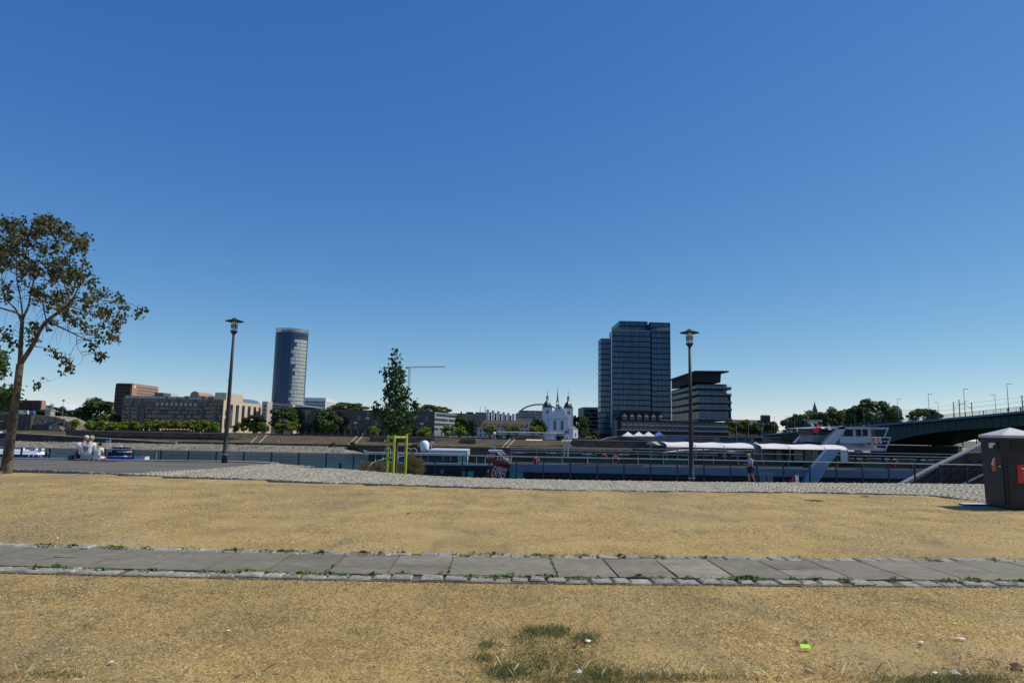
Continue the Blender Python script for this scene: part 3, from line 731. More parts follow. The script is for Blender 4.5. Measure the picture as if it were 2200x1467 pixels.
def left_tree():
    D = 21.0; R = random.Random(21)
    def w_(px, py, r, dy=0.0): g = P(px, py, D + dy); return (g.x, g.y, g.z, r)
    base = G(14, 1011); t = thing('tree', 'nearest tree with sparse browning leaves, leaning trunk on the lawn edge at left', 'tree', (base.x, D, 0.0))
    tr = MB()
    q = limb(tr, [w_(12, 1013, .19), w_(14, 1005, .155), w_(21, 950, .128), w_(30, 890, .115), w_(38, 825, .10), w_(43, 782, .098)], 12)
    part(tr, 'trunk', M['bark'], t, smooth=True)
    sk = []
    spec = [
        [(43, 784, .07, 0), (45, 740, .062, .05), (47, 700, .055, .1), (49, 682, .05, .1)],
        [(49, 684, .035, .1), (36, 672, .032, 0), (0, 661, .026, -.3), (-50, 640, .018, -.5), (-90, 600, .008, -.6)],
        [(49, 684, .04, .1), (62, 655, .034, .2), (66, 630, .028, .3), (73, 600, .022, .3), (78, 560, .015, .4), (90, 515, .007, .5)],
        [(45, 690, .028, .1), (34, 665, .024, .4), (12, 640, .02, .8), (5, 600, .015, 1.1), (0, 540, .008, 1.3)],
        [(49, 686, .022, .1), (44, 640, .02, -.5), (35, 590, .015, -.8), (38, 530, .008, -1.0)],
        [(43, 784, .075, 0), (70, 742, .064, -.1), (86, 710, .056, -.2), (103, 688, .05, -.2), (130, 668, .042, -.3), (147, 655, .036, -.3)],
        [(147, 655, .03, -.3), (148, 636, .026, -.2), (141, 620, .02, 0), (130, 580, .014, .2), (122, 530, .008, .3), (112, 480, .004, .3)],
        [(147, 655, .022, -.3), (170, 615, .018, -.6), (178, 560, .012, -.8), (165, 510, .006, -.9)],
        [(106, 692, .028, -.2), (140, 708, .022, -.5), (165, 720, .017, -.8), (190, 732, .011, -1.0), (215, 748, .005, -1.1)],
        [(147, 655, .022, -.3), (185, 641, .016, 0), (225, 646, .012, .3), (262, 648, .008, .5), (288, 655, .005, .6), (302, 668, .003, .6)],
        [(147, 656, .020, -.3), (190, 672, .013, -.5), (228, 688, .008, -.7), (246, 706, .004, -.8)],
        [(70, 744, .014, -.1), (98, 748, .01, .2), (125, 762, .007, .3), (152, 776, .005, .4), (150, 792, .004, .4), (125, 812, .003, .4), (88, 823, .002, .4)],
        [(46, 748, .014, 0), (25, 742, .01, -.4), (0, 725, .006, -.7), (-30, 715, .004, -.9)],
        [(100, 690, .02, -.2), (92, 650, .015, -.9), (95, 600, .01, -1.3), (100, 540, .006, -1.5)],
        [(165, 722, .010, -.8), (166, 745, .006, -.8), (178, 770, .004, -.8), (160, 790, .002, -.8)]]
    for sp in spec:
        mb = MB(); q = limb(mb, [w_(*s) for s in sp], 7); part(mb, 'branch', M['bark'], t, smooth=True); sk += [p for p in q]
    SK = np.array(sk)
    poly = [(-90, 480), (0, 465), (50, 472), (105, 460), (132, 468), (160, 478), (188, 500), (192, 545), (188, 572), (205, 600), (232, 606), (214, 622), (265, 640), (298, 668), (268, 662), (258, 690), (250, 722), (205, 742), (196, 712), (160, 690), (120, 672), (90, 650), (30, 640), (-90, 650)]
    cent = []; tries = 0
    while len(cent) < 275 and tries < 60000:
        tries += 1; px = R.uniform(-90, 300); py = R.uniform(460, 745)
        if not inside(np.array([px]), np.array([py]), poly)[0]: continue
        dens = 1.0 if py < 600 else 0.55
        if 0 < px < 60 and py > 590: dens = 0.25
        if R.random() > dens: continue
        g = P(px, py, D + R.gauss(0, 0.85) * (0.5 if px > 210 else 1)); cent.append((g.x, g.y, g.z))
    for px, py in ((112, 752), (128, 764), (140, 774), (152, 780), (148, 788), (64, 706), (75, 700), (68, 694), (72, 730), (12, 722), (2, 708), (25, 735), (-10, 730), (215, 758), (212, 764), (70, 720), (100, 700), (196, 742), (202, 735), (221, 766), (86, 823), (300, 667), (296, 672), (150, 794), (118, 690), (40, 735)):
        g = P(px, py, D + R.uniform(-.2, .2)); cent.append((g.x, g.y, g.z))
    tw = MB()
    for c in cent:
        dd = np.sqrt(((SK[:, :3] - np.array(c)) ** 2).sum(1)); i = int(np.argmin(dd + 0.25 * (SK[:, 2] > c[2]))); a = SK[i]
        mid = (np.array(c) + a[:3]) / 2 + np.array([R.gauss(0, .08), R.gauss(0, .08), R.uniform(0.0, .18)])
        end = (c[0] + R.gauss(0, .05), c[1], c[2] - R.uniform(.05, .2))
        tw.tube([p[:3] for p in smooth_path([(*a[:3], .008), (*mid, .006), (*c, .004), (*end, .002)], 3)], [.009, .008, .007, .0065, .006, .005, .0045, .004, .003, .0025][:10], 4)
    for _ in range(120):   # bare hanging twigs
        a = SK[R.randrange(len(SK))]
        if a[2] < 4.2: continue
        l_ = R.uniform(.3, .9); dx = R.uniform(-.5, .5)
        tw.tube([a[:3], (a[0] + dx * l_, a[1] + R.uniform(-.2, .2), a[2] + R.uniform(-.1, .15)), (a[0] + dx * l_ * 1.6, a[1], a[2] - l_ * .5), (a[0] + dx * l_ * 1.7 + R.uniform(-.1, .1), a[1], a[2] - l_ * .9)], [.006, .005, .004, .002], 4)
    part(tw, 'twigs', M['bark'], t)
    C = []
    for c in cent:
        for k in range(4): C.append((c[0] + R.gauss(0, .07), c[1] + R.gauss(0, .07), c[2] - k * 0.045 + .05))
    leaf_mesh('crown', C, 6, (.06, .06, .06), 0.108, M['leaf_maroon'], t, 0.45, 3)
left_tree()
def edge_tree():
    D = 27.0; b = G(-190, 1005); R = random.Random(4)
    x0 = xat(-170, D); t = thing('tree', 'leafy green tree mostly beyond the left edge, a few low boughs showing', 'tree', (x0, D, 0.05))
    tr = MB(); limb(tr, [(x0, D, 0, .2), (x0 + .1, D, 1.6, .16), (x0, D, 3.2, .13), (x0, D, 5, .06)], 10)
    for px, py in ((-20, 800), (10, 850), (15, 780), (-60, 780), (-250, 790), (-100, 730)):
        g = P(px, py, D + R.uniform(-.5, .5)); limb(tr, [(x0, D, 2.6, .06), ((g.x + x0) / 2, g.y, (g.z + 2.9) / 2, .035), (g.x, g.y, g.z, .012)], 6)
    part(tr, 'trunk', M['bark'], t, smooth=True)
    C = []
    for _ in range(300):
        g = P(R.gauss(-170, 75), R.uniform(690, 850), D + R.gauss(0, 1.2))
        if (g.x - x0) > 2.35: continue
        C.append(tuple(g))
    for px, py, n in ((2, 775, 14), (3, 795, 14), (0, 760, 6), (4, 845, 14), (14, 848, 16), (24, 845, 10), (30, 842, 5), (8, 855, 14)):
        for _ in range(n): g = P(px + R.gauss(0, 4), py + R.gauss(0, 5), D + R.gauss(0, .15)); C.append(tuple(g))
    leaf_mesh('crown', C, 10, (.13, .13, .12), 0.15, M['leaf_mid'], t, 0.3, 8)
edge_tree()
def young_tree():
    D = 27.0; R = random.Random(12); x0 = xat(853, D); z0 = -1.15
    t = thing('young_tree', 'young narrow green tree standing between three lime-green stakes', 'tree', (x0, D, z0))
    tr = MB(); top = P(848, 757, D); limb(tr, [(x0, D, z0, .055), (x0 + .01, D, 0.6, .05), (xat(850, D), D, 2.2, .035), (top.x, D, top.z - .3, .01)], 8)
    prof = [(757, 3, 3), (775, 7, 8), (795, 14, 16), (803, 24, 14), (815, 22, 20), (825, 20, 20), (835, 13, 18), (845, 20, 22), (853, 24, 26), (863, 26, 22), (870, 28, 20), (880, 34, 40), (892, 40, 40), (903, 34, 34), (913, 28, 32), (922, 18, 22)]
    C = []; cx = 850
    for py, a, b_ in prof:
        for _ in range(int(2 + (a + b_) * 0.29)):
            u = R.uniform(-1, 1); dx = a * u if u < 0 else b_ * u
            dy = R.uniform(-1, 1) * math.sqrt(max(0, 1 - u * u)) * (a + b_) / 2 * D / F
            g = P(cx + dx, py + R.uniform(-6, 6), D + dy); C.append(tuple(g))
            if R.random() < .45: tr.tube([(x0 + (top.x - x0) * .5, D, g.z - .25), ((g.x + x0) / 2, (g.y + D) / 2, g.z - .12), tuple(g)], [.012, .008, .003], 4)
    for px, py, n in ((811, 872, 6), (808, 886, 6), (829, 803, 5), (893, 868, 6), (896, 876, 5), (833, 838, 4), (872, 838, 4)):
        for _ in range(n): C.append(tuple(P(px + R.gauss(0, 2.5), py + R.gauss(0, 3), D + R.gauss(0, .1))))
    part(tr, 'trunk', M['bark'], t, smooth=True)
    leaf_mesh('crown', C, 9, (.075, .075, .085), 0.13, M['leaf_gum'], t, 0.35, 5)
    # stakes
    s = thing('tree_stakes', 'lime-green frame of three stakes and crossbars around the young tree', 'tree support', (x0, D, z0))
    ps = [(xat(835, 26.7), 26.7), (xat(848, 26.2), 26.2), (xat(874, 26.8), 26.8), (xat(851, 27.6), 27.6)]
    for k, (x, y) in enumerate(ps[:3]):
        zt = P(845, 934, 26.6).z + (0.05 if k == 2 else 0)
        part(MB().tube([(x, y, z0), (x, y, zt)], .052, 10), 'stake', M['lime_paint'], s, smooth=False)
    zt = P(845, 939, 26.6).z
    for (i, j) in ((0, 1), (1, 2), (0, 2)):
        part(MB().tube([(*ps[i], zt), (*ps[j], zt)], .045, 8), 'crossbar', M['lime_paint'], s)
    part(MB().tube([(*ps[0], zt - .12), (x0, D, zt - .14), (*ps[2], zt - .12)], .02, 6), 'strap', M['black'], s)
young_tree()
def bushes():
    R = random.Random(3)
    def bush(label, cx, D, wpx, toppy, n, m, seed):
        x = xat(cx, D); z0 = -1.15; V = []; H = zat(cx, toppy, D) - z0; W_ = wpx * D / F / 2
        stems = [(R.gauss(0, W_ * .45), R.gauss(0, W_ * .3), R.uniform(.55, 1.0)) for _ in range(16)]
        for _ in range(n):
            sx_, sy_, sh = R.choice(stems); u = R.random() ** .7
            bx = x + sx_ * (.6 + .7 * u) + R.gauss(0, .05 + .05 * u); by = D + sy_ + R.gauss(0, .06); z = z0 + H * sh * u
            L = R.uniform(.05, .16); a = R.uniform(0, 6.28); el = R.uniform(.1, 1.4); w_ = R.uniform(.004, .010)
            dx, dy, dz = L * math.cos(a) * math.cos(el), L * math.sin(a) * math.cos(el), L * math.sin(el)
            V.append([(bx - w_, by, z), (bx + w_, by, z), (bx + dx * .6 + w_, by + dy * .6, z + dz * .6), (bx + dx, by + dy, z + dz)])
        o = np_mesh('shrub', np.array(V) - np.array([x, D, z0]), 4, m, [(0, 1, 2, 3)]); o.location = (x, D, z0)
        tag(o, label, 'shrub')
    bush('low dry scrub at the foot of the young tree, left of the stakes', 815, 28.2, 62, 988, 9000, M['dry_bush'], 1)
    bush('tall dry yellowish shrub right of the lime-green stakes', 893, 28.6, 34, 970, 12000, M['dry_bush'], 2)
    bush('low dry scrub between the lime-green stakes', 858, 28.4, 36, 994, 3500, M['dry_bush'], 3)
bushes()

# ------------------------------------------------------------------ litter bin
def litter_bin():
    D = 15.4; c = P(2170, 920, D); x, y = c.x, D; r = 0.62; he = 1.58; t = thing('litter_bin', 'big dark square litter bin with pointed pale metal roof on the lawn', 'litter bin', (x, y, 0))
    phi = 0.27
    def sq(r_, z): return [(x + r_ * math.cos(a), y + r_ * math.sin(a)) for a in (math.radians(-142), math.radians(-52), math.radians(38), math.radians(128))]
    po = sq(r, 0); pb = sq(r * .94, 0)
    part(MB().prism(pb, 0.06, he, top=sq(r * .97, 0)), 'body', M['bin_body'], t)
    part(MB().prism(sq(r * .86, 0), -0.03, 0.0595), 'base', M['black'], t)
    b = MB(); i = len(b.v); top = (x, y, he + .24); e = [(p[0], p[1], he + .06) for p in sq(r * 1.03, 0)]; e0 = [(p[0], p[1], he + .003) for p in sq(r * 1.03, 0)]
    for k in range(4): j = (k + 1) % 4; b.face([e[k], e[j], top]); b.face([e0[k], e0[j], e[j], e[k]])
    b.face(e0[::-1])
    part(b, 'roof', M['bin_roof'], t)
    A = Vector(pb[3]); B_ = Vector(pb[0]); C_ = Vector(pb[1])
    for (S, E) in ((A, B_), (B_, C_)):
        d = (E - S).normalized(); nr = Vector((d.y, -d.x)); L = (E - S).length; rz = math.atan2(d.y, d.x); q = S + d * (L / 2) + nr * .013
        dr = MB().box(-L / 2 + .05, -.006, .14, L / 2 - .05, 0, he - .34).mesh('door', M['bin_body']); put(dr, 'door', t, (q.x, q.y, 0), rz)
        hn = MB().tube([(-.03, -.03, .95), (.03, -.03, .95)], .02, 8).mesh('lock', M['steel']); q = S + d * (L * .88) + nr * .02; put(hn, 'lock', t, (q.x, q.y, 0), rz)
    for (S, E) in ((A, B_), (B_, C_)):
        d = (E - S).normalized(); nr = Vector((d.y, -d.x)); L = (E - S).length; rz = math.atan2(d.y, d.x)
        def pos(u, z, o): q = S + d * (L * u) + nr * o; return (q.x, q.y, z)
        me = MB().box(-.26, -.012, -.09, .26, .0, .09).mesh('opening', M['black']); op = put(me, 'opening', t, pos(.5, he - .17, .022), rz)
        rim = MB().box(-.28, -.006, -.11, .28, 0, .11).mesh('rim', M['bin_body']); put(rim, 'rim', t, pos(.5, he - .17, .014), rz)
        me = MB().box(-.075, -.004, -.13, .075, 0, -.02, 0).extr([(-.06, -.0045, -.019), (.075, -.0045, -.019), (.075, -.0045, .17), (.02, -.0045, .17), (-.02, -.0045, .08)], (0, .004, 0), 0).extr([(-.075, -.006, -.01), (-.03, -.006, .0), (.03, -.006, .17), (-.0, -.006, .17), (-.05, -.006, .07), (-.085, -.006, .05)], (0, .0045, 0), 1).mesh('sticker', [M['orange'], M['paper']])
        put(me, 'sticker', t, pos(.56, he - .62, .02), rz)
    d = (C_ - B_).normalized(); nr = Vector((d.y, -d.x)); rz = math.atan2(d.y, d.x); q = B_ + d * .40 + nr * .03
    b = MB().box(-.17, -.004, -.2, .17, 0, .2)
    b.box(-.08, -.007, .10, .13, -.0041, .135, 1); b.box(-.04, -.007, .02, .12, -.0041, .05, 1); b.box(-.04, -.007, -.06, .10, -.0041, -.03, 1)
    put(b.mesh('notice', [M['red'], M['paper']]), 'notice', t, (q.x, q.y, .80), rz)
    b = MB(); d = (B_ - A).normalized(); nr = Vector((d.y, -d.x)); L = (B_ - A).length
    NP = lambda u, z: (A.x + d.x * u + nr.x * .05, A.y + d.y * u + nr.y * .05, z)
    b.extr([NP(.42, he - .12), NP(.62, he - .11), NP(.64, he - .15), NP(.55, he - .17), NP(.53, he - .23), NP(.43, he - .23)], (nr.x * .03, nr.y * .03, 0))
    solo(b, 'napkin', M['paper'], 'white paper napkin sticking out of the dark bin opening', 'napkin')
    # box beside it
    g = G(2090, 1087); b = MB(); X, Y = g.x, g.y
    b.prism([(X - .26, Y - .12), (X + .30, Y - .10), (X + .32, Y + .16), (X - .24, Y + .14)], 0.0, 0.055, 0, cap=1)
    solo(b, 'pizza_box', [M['blue'], M['paper']], 'flat blue and white box lying beside the big bin', 'box')
litter_bin()

# ================================================================== far bank materials
mat('water', (0.010, 0.028, 0.022), 0.2, 0.2, 0.05, 0.9, bscale=0.9, ior=1.12)
mat('far_land', (0.12, 0.12, 0.09), 0.95, 0.2, 0.02)
mat('gravel', (0.11, 0.098, 0.072), 0.95, 0, 0.6, 0.15, col2=(0.30, 0.275, 0.215), bscale=1.2, detail=10)
mat('step_stone', (0.10, 0.072, 0.042), 0.9, 0, 0.3, 0, col2=(0.20, 0.15, 0.09), detail=8)
mat('step_edge', (0.44, 0.34, 0.20), 0.9, 0.15, 0.3)
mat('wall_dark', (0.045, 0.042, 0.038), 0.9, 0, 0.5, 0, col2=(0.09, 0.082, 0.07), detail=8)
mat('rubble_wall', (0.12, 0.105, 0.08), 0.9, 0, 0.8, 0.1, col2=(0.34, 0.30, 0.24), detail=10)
mat('light_stone', (0.38, 0.36, 0.31), 0.85, 0.12, 0.6)
mat('bronze', (0.10, 0.30, 0.22), 0.7, 0.2, 1.0)
mat('brown_brick', (0.085, 0.045, 0.035), 0.85, 0.15, 0.6)
mat('brick_orange', (0.42, 0.235, 0.15), 0.85, 0.08, 0.3)
mat('beige', (0.60, 0.50, 0.365), 0.85, 0.06, 0.15)
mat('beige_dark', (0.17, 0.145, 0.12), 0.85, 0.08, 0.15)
mat('pink_stone', (0.52, 0.43, 0.38), 0.8, 0.05, 0.2)
mat('glass_dark', (0.012, 0.016, 0.018), 0.12, 0.2, 0.3, isl=0.3, ior=1.7)
mat('glass_tower', (0.014, 0.062, 0.14), 0.1, 0.1, 0.2, isl=0.3, ior=1.4)
mat('glass_blue', (0.030, 0.095, 0.155), 0.08, 0.1, 0.2, isl=0.3, ior=1.5)
mat('glass_blue2', (0.05, 0.125, 0.19), 0.10, 0.1, 0.2, isl=0.3, ior=1.5)
mat('glass_teal', (0.025, 0.075, 0.095), 0.12, 0.15, 0.2, isl=0.3, ior=1.55)
mat('glass_sky', (0.12, 0.22, 0.26), 0.10, 0.1, 0.3, ior=2.0)
mat('glass_black', (0.008, 0.011, 0.016), 0.25, 0.2, 0.1, isl=0.5, ior=1.6)
mat('blind', (0.62, 0.64, 0.58), 0.5, 0.08, 0.3, isl=0.12)
mat('mullion', (0.06, 0.065, 0.075), 0.5, 0.1, 1)
mat('mullion_light', (0.35, 0.37, 0.38), 0.5, 0.1, 1)
mat('spandrel', (0.012, 0.014, 0.022), 0.8, 0.15, 0.2)
mat('roof_grey', (0.16, 0.165, 0.17), 0.8, 0.1, 0.2)
mat('roof_brown', (0.085, 0.062, 0.045), 0.9, 0.15, 0.4)
mat('slate', (0.045, 0.04, 0.045), 0.35, 0.15, 0.5)
mat('plaster', (0.66, 0.68, 0.72), 0.8, 0.04, 0.15)
mat('concrete', (0.33, 0.34, 0.34), 0.85, 0.08, 0.15)
mat('concrete_green', (0.20, 0.23, 0.22), 0.85, 0.08, 0.15)
mat('white_far', (0.72, 0.72, 0.70), 0.7, 0.04, 0.15)
mat('window_dark', (0.02, 0.026, 0.035), 0.15, 0.2, 0.5, ior=1.7)
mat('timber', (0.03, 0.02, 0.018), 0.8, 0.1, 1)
mat('awning_blue', (0.05, 0.12, 0.45), 0.7, 0.05, 1)
mat('yellow', (0.60, 0.42, 0.02), 0.5, 0.1, 1)
mat('car_white', (0.7, 0.7, 0.7), 0.3, 0.03, 1)
mat('crane_grey', (0.45, 0.44, 0.42), 0.6, 0.1, 1)
mat('bridge_green', (0.035, 0.072, 0.064), 0.6, 0.12, 0.15)
mat('bridge_edge', (0.16, 0.24, 0.28), 0.6, 0.08, 0.15)
mat('bridge_dark', (0.02, 0.028, 0.028), 0.8, 0.15, 0.15)
mat('steel_far', (0.25, 0.28, 0.30), 0.5, 0.1, 1)
leafmat('leaf_yellow', (0.11, 0.17, 0.012), (0.27, 0.33, 0.03), 0.35)
leafmat('leaf_far', (0.03, 0.07, 0.015), (0.10, 0.165, 0.035), 0.32)
leafmat('leaf_olive', (0.06, 0.095, 0.018), (0.17, 0.20, 0.04), 0.35)
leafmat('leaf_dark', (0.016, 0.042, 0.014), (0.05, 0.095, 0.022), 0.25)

# ================================================================== river and far bank ground
WZ = -10.0; FZ = -2.3
solo(MB().face([(-2500, 46.3, WZ), (2500, 46.3, WZ), (2500, 332, WZ), (-2500, 332, WZ)]), 'water', M['water'], kind='structure', loc=(0, 0, WZ))
solo(MB().face([(-7000, 377, FZ), (7000, 377, FZ), (7000, 9000, FZ), (-7000, 9000, FZ)]), 'far_ground', M['far_land'], kind='structure', loc=(0, 0, FZ))
def gravel():
    xs = [-2500, -900] + [-360 + 3 * i for i in range(260)] + [900, 2500]; rows = [(318, -11), (323, -10.1), (327, -9.5), (332, -8.9), (337, -8.2), (341, -7.6), (344.9, -7.25)]
    v = []; n = len(xs)
    for y, z in rows:
        for x in xs: v.append((x, y + 2.2 * noise.noise(Vector((x * .03, y * .1, 0))), z + .25 * noise.noise(Vector((x * .2, y * .3, 5))) - 3.2 * min(1, max(0, (x + 76) / 14))))
    f = [(j * n + i, j * n + i + 1, (j + 1) * n + i + 1, (j + 1) * n + i) for j in range(len(rows) - 1) for i in range(n - 1)]
    me = bpy.data.meshes.new('gravel_bank'); me.from_pydata(v, [], f); me.materials.append(M['gravel']); o = bpy.data.objects.new('gravel_bank', me); COL.objects.link(o); o['kind'] = 'structure'
    # boulders
    b = MB()
    for _ in range(2600):
        x = rnd.uniform(-290, -70); t = rnd.random(); y = 324 + 20 * t; z = -10 + 2.7 * t; s = rnd.uniform(.15, .55)
        c = (x, y, z); a = [(x + s * math.cos(q * 1.257 + x) * rnd.uniform(.7, 1.2), y + s * math.sin(q * 1.257 + x), z) for q in range(5)]
        top = (x + rnd.uniform(-.2, .2) * s, y, z + s * rnd.uniform(.7, 1.3))
        for q in range(5): b.face([a[q], a[(q + 1) % 5], top])
    o = solo(b, 'boulders', M['gravel'], kind='stuff', loc=(0, 0, 0)); o['label'] = 'pale rubble stones along the far waterline'
gravel()
def far_steps():
    # low wall at foot, long steps up to the promenade
    z0, z1, y0, y1, n = -6.6, -2.75, 347, 374, 7
    XL, XR = xat(-700, 350), xat(1470, 350)
    solo(MB().box(XL - 400, 345, -11, XR + 10, 347, z0 + .0), 'river_wall', M['wall_dark'], kind='structure')
    b = MB(); e = MB()
    for k in range(n):
        za = z0 + (z1 - z0) * k / n; zb = z0 + (z1 - z0) * (k + 1) / n; ya = y0 + (y1 - y0) * k / n; yb = y0 + (y1 - y0) * (k + 1) / n
        b.box(XL, ya + .004, -11, XR, yb, zb - .24)
        e.box(XL, ya - .05, zb - .239, XR, yb - .01, zb)
    solo(b, 'embankment_steps', M['step_stone'], kind='structure', loc=(0, 360, -7)); solo(e, 'embankment_steps', M['step_edge'], kind='structure', loc=(0, 360, -7))
    solo(MB().box(XL - 400, 374.1, -11, XR + 10, 376.9, -2.75), 'promenade', M['wall_dark'], kind='structure')
    # upper parapet
    t = solo(MB().box(xat(145, 376), 375, -2.749, xat(1130, 376), 375.6, -1.75), 'parapet_wall', M['wall_dark'], 'long low dark parapet wall behind the far riverside steps', 'wall')
    # protruding dark walls of the terraces
    def proj(xa, xb, zt, y, label, taper=18, zb=-6.6):
        a = xat(xa, y); c = xat(xb, y)
        poly = [(a, 374), (a, y), (c, y), (c + taper, 374)]
        solo(MB().prism(poly, zb, zt), 'terrace_wall', M['wall_dark'], label, 'wall')
    proj(142, 490, -2.0, 352, 'long dark terrace wall left of the far steps, below the small trees', 14, -4.4)
    proj(795, 935, -2.2, 357, 'dark curved terrace wall behind the young tree', 16, -4.8)
    proj(990, 1022, -2.4, 356, 'short rounded dark terrace wall left of the long white house', 3, -4.2)
    proj(1240, 1436, -2.0, 352, 'grey stone quay wall in front of the tall glass tower', 3, -5.2)
    # stair flights crossing the steps
    for k, px in enumerate((538, 556, 748, 760, 1078, 1088)):
        a = P(px, 955, 347); d = P(px + 17, 940, 373.9).x - a.x
        b = MB().extr([(a.x, 346.8, z0), (a.x + d, 373.9, z1 + .05), (a.x + d, 373.9, z1 + .5), (a.x, 346.8, z0 + .5)], (.4, 0, 0))
        solo(b, 'stair_wall', M['light_stone'], 'pale sloping stair string on the far steps', 'stair wall', 'pale stair strings across the far steps')
    # ramp on the left
    A = P(30, 931, 343); B_ = P(378, 951, 343)
    b = MB().extr([(A.x - 20, 343, -8), (B_.x, 343, -8), (B_.x, 343, B_.z), (A.x, 343, A.z), (A.x - 20, 343, A.z)], (0, 1.9, 0))
    solo(b, 'ramp_wall', M['wall_dark'], 'long dark ramp wall sloping down to the right at far left bank', 'ramp')
    b = MB().extr([(A.x - 20, 342.6, A.z + .001), (A.x, 342.6, A.z + .001), (B_.x, 342.6, B_.z + .001), (B_.x, 342.6, B_.z + .36), (A.x, 342.6, A.z + .36), (A.x - 20, 342.6, A.z + .36)], (0, 2.2, 0))
    solo(b, 'ramp_coping', M['light_stone'], 'pale coping along the top of the sloping ramp wall', 'coping')
far_steps()

# ------------------------------------------------------------------ trees of the far bank
def crown_mesh(name, seed, n, leaf, m, blobs=16, flat=1.0, cone=False):
    r = np.random.RandomState(seed); B_ = []
    for k in range(blobs):
        a = r.uniform(0, 6.28); zz = r.uniform(-.8, .85); rr = math.sqrt(max(0, 1 - zz * zz)) * r.uniform(.35, .8)
        if cone: rr *= (0.9 - zz) * .6
        B_.append((rr * math.cos(a), rr * math.sin(a), zz * .85, r.uniform(.22, .42) * (0.6 if cone and zz > 0 else 1)))
    B_ = np.array(B_); id_ = r.randint(0, blobs, n); d = r.normal(0, 1, (n, 3)); d /= np.linalg.norm(d, axis=1)[:, None]
    C = B_[id_, :3] + d * (B_[id_, 3] * r.uniform(.55, 1.08, n))[:, None]
    u = r.normal(0, 1, (n, 3)); u /= np.linalg.norm(u, axis=1)[:, None]; v = np.cross(u, d + r.normal(0, .4, (n, 3))); v /= np.linalg.norm(v, axis=1)[:, None]
    s = (leaf * r.uniform(.5, 1.3, n))[:, None]; V = np.zeros((n, 4, 3)); V[:, 0] = C - u * s; V[:, 1] = C - v * s * .7; V[:, 2] = C + u * s; V[:, 3] = C + v * s * .7
    o = np_mesh(name, V, 4, m, [(0, 1, 2, 3)]); me = o.data; bpy.data.objects.remove(o); return me
CR = {}
for nm, n, lf in (('leaf_yellow', 1300, .12), ('leaf_far', 2600, .095), ('leaf_olive', 2400, .10), ('leaf_dark', 2400, .10)):
    CR[nm] = [crown_mesh('crown', 10 + q, n, lf, M[nm]) for q in range(3)]
CR['cone'] = [crown_mesh('crown', 77, 2000, .09, M['leaf_dark'], 22, cone=True)]
TRUNK = MB().tube([(0, 0, 0), (.03, 0, .5), (0, 0, 1)], [1, .8, .55], 7).mesh('trunk', M['bark_far'])
def ftree(px, top, base, wpx, D, kind, label, group=None, name='tree', trunk=.35, gz=None):
    """crown centre column px, crown top and crown bottom rows, crown width in photo pixels"""
    x = xat(px, D, base); zt = zat(px, top, D); zb = zat(px, base, D); g0 = FZ if gz is None else gz
    t = thing(name, label, 'tree', (x, D, g0), group)
    rx = wpx / 2 * D / F * 1.08; rz = (zt - zb) / 2
    h = (zb + zt) / 2 - g0
    o = bpy.data.objects.new('trunk', TRUNK); COL.objects.link(o); o.parent = t; o.scale = (max(.15, rx * .06), max(.15, rx * .06), max(.5, h))
    o = bpy.data.objects.new('crown', rnd.choice(CR[kind])); COL.objects.link(o); o.parent = t; o.location = (0, 0, h); o.scale = (rx, rx, rz * 1.12); o.rotation_euler = (0, 0, rnd.uniform(0, 6.28))
    return t
row = [(158, 22), (196, 26), (216, 20), (240, 30), (266, 28), (290, 26), (310, 22), (332, 26), (352, 24), (374, 26), (396, 24), (418, 26), (440, 24), (462, 22), (506, 22), (524, 20), (546, 28), (566, 24),
       (600, 26), (626, 30), (806, 30), (838, 26), (870, 30), (912, 32), (963, 28), (986, 28), (1053, 26), (1088, 18), (1107, 24), (1146, 22), (1158, 16)]
ORD = ['first', 'second', 'third', 'fourth', 'fifth', 'sixth', 'seventh', 'eighth', 'ninth', 'tenth', 'eleventh', 'twelfth', 'thirteenth', 'fourteenth', 'fifteenth']
cnt = {}
for k, (px, wd) in enumerate(row):
    tp = 905 + rnd.uniform(-2, 3) + (px > 480) * 3 + (px > 780) * 8; D = 388 + rnd.uniform(-4, 4)
    sec = ('before the dark hotel' if px < 490 else 'between lamp post and round tower' if px < 640 else 'around the young staked tree' if px < 930 else 'before the long brown-roofed house')
    cnt[sec] = cnt.get(sec, 0) + 1
    ftree(px, tp - 2, tp + 19, wd * 1.12, D, 'leaf_yellow', ORD[cnt[sec] - 1] + ' from the left of the small yellow-green trees ' + sec, 'small yellow-green trees on the far promenade')
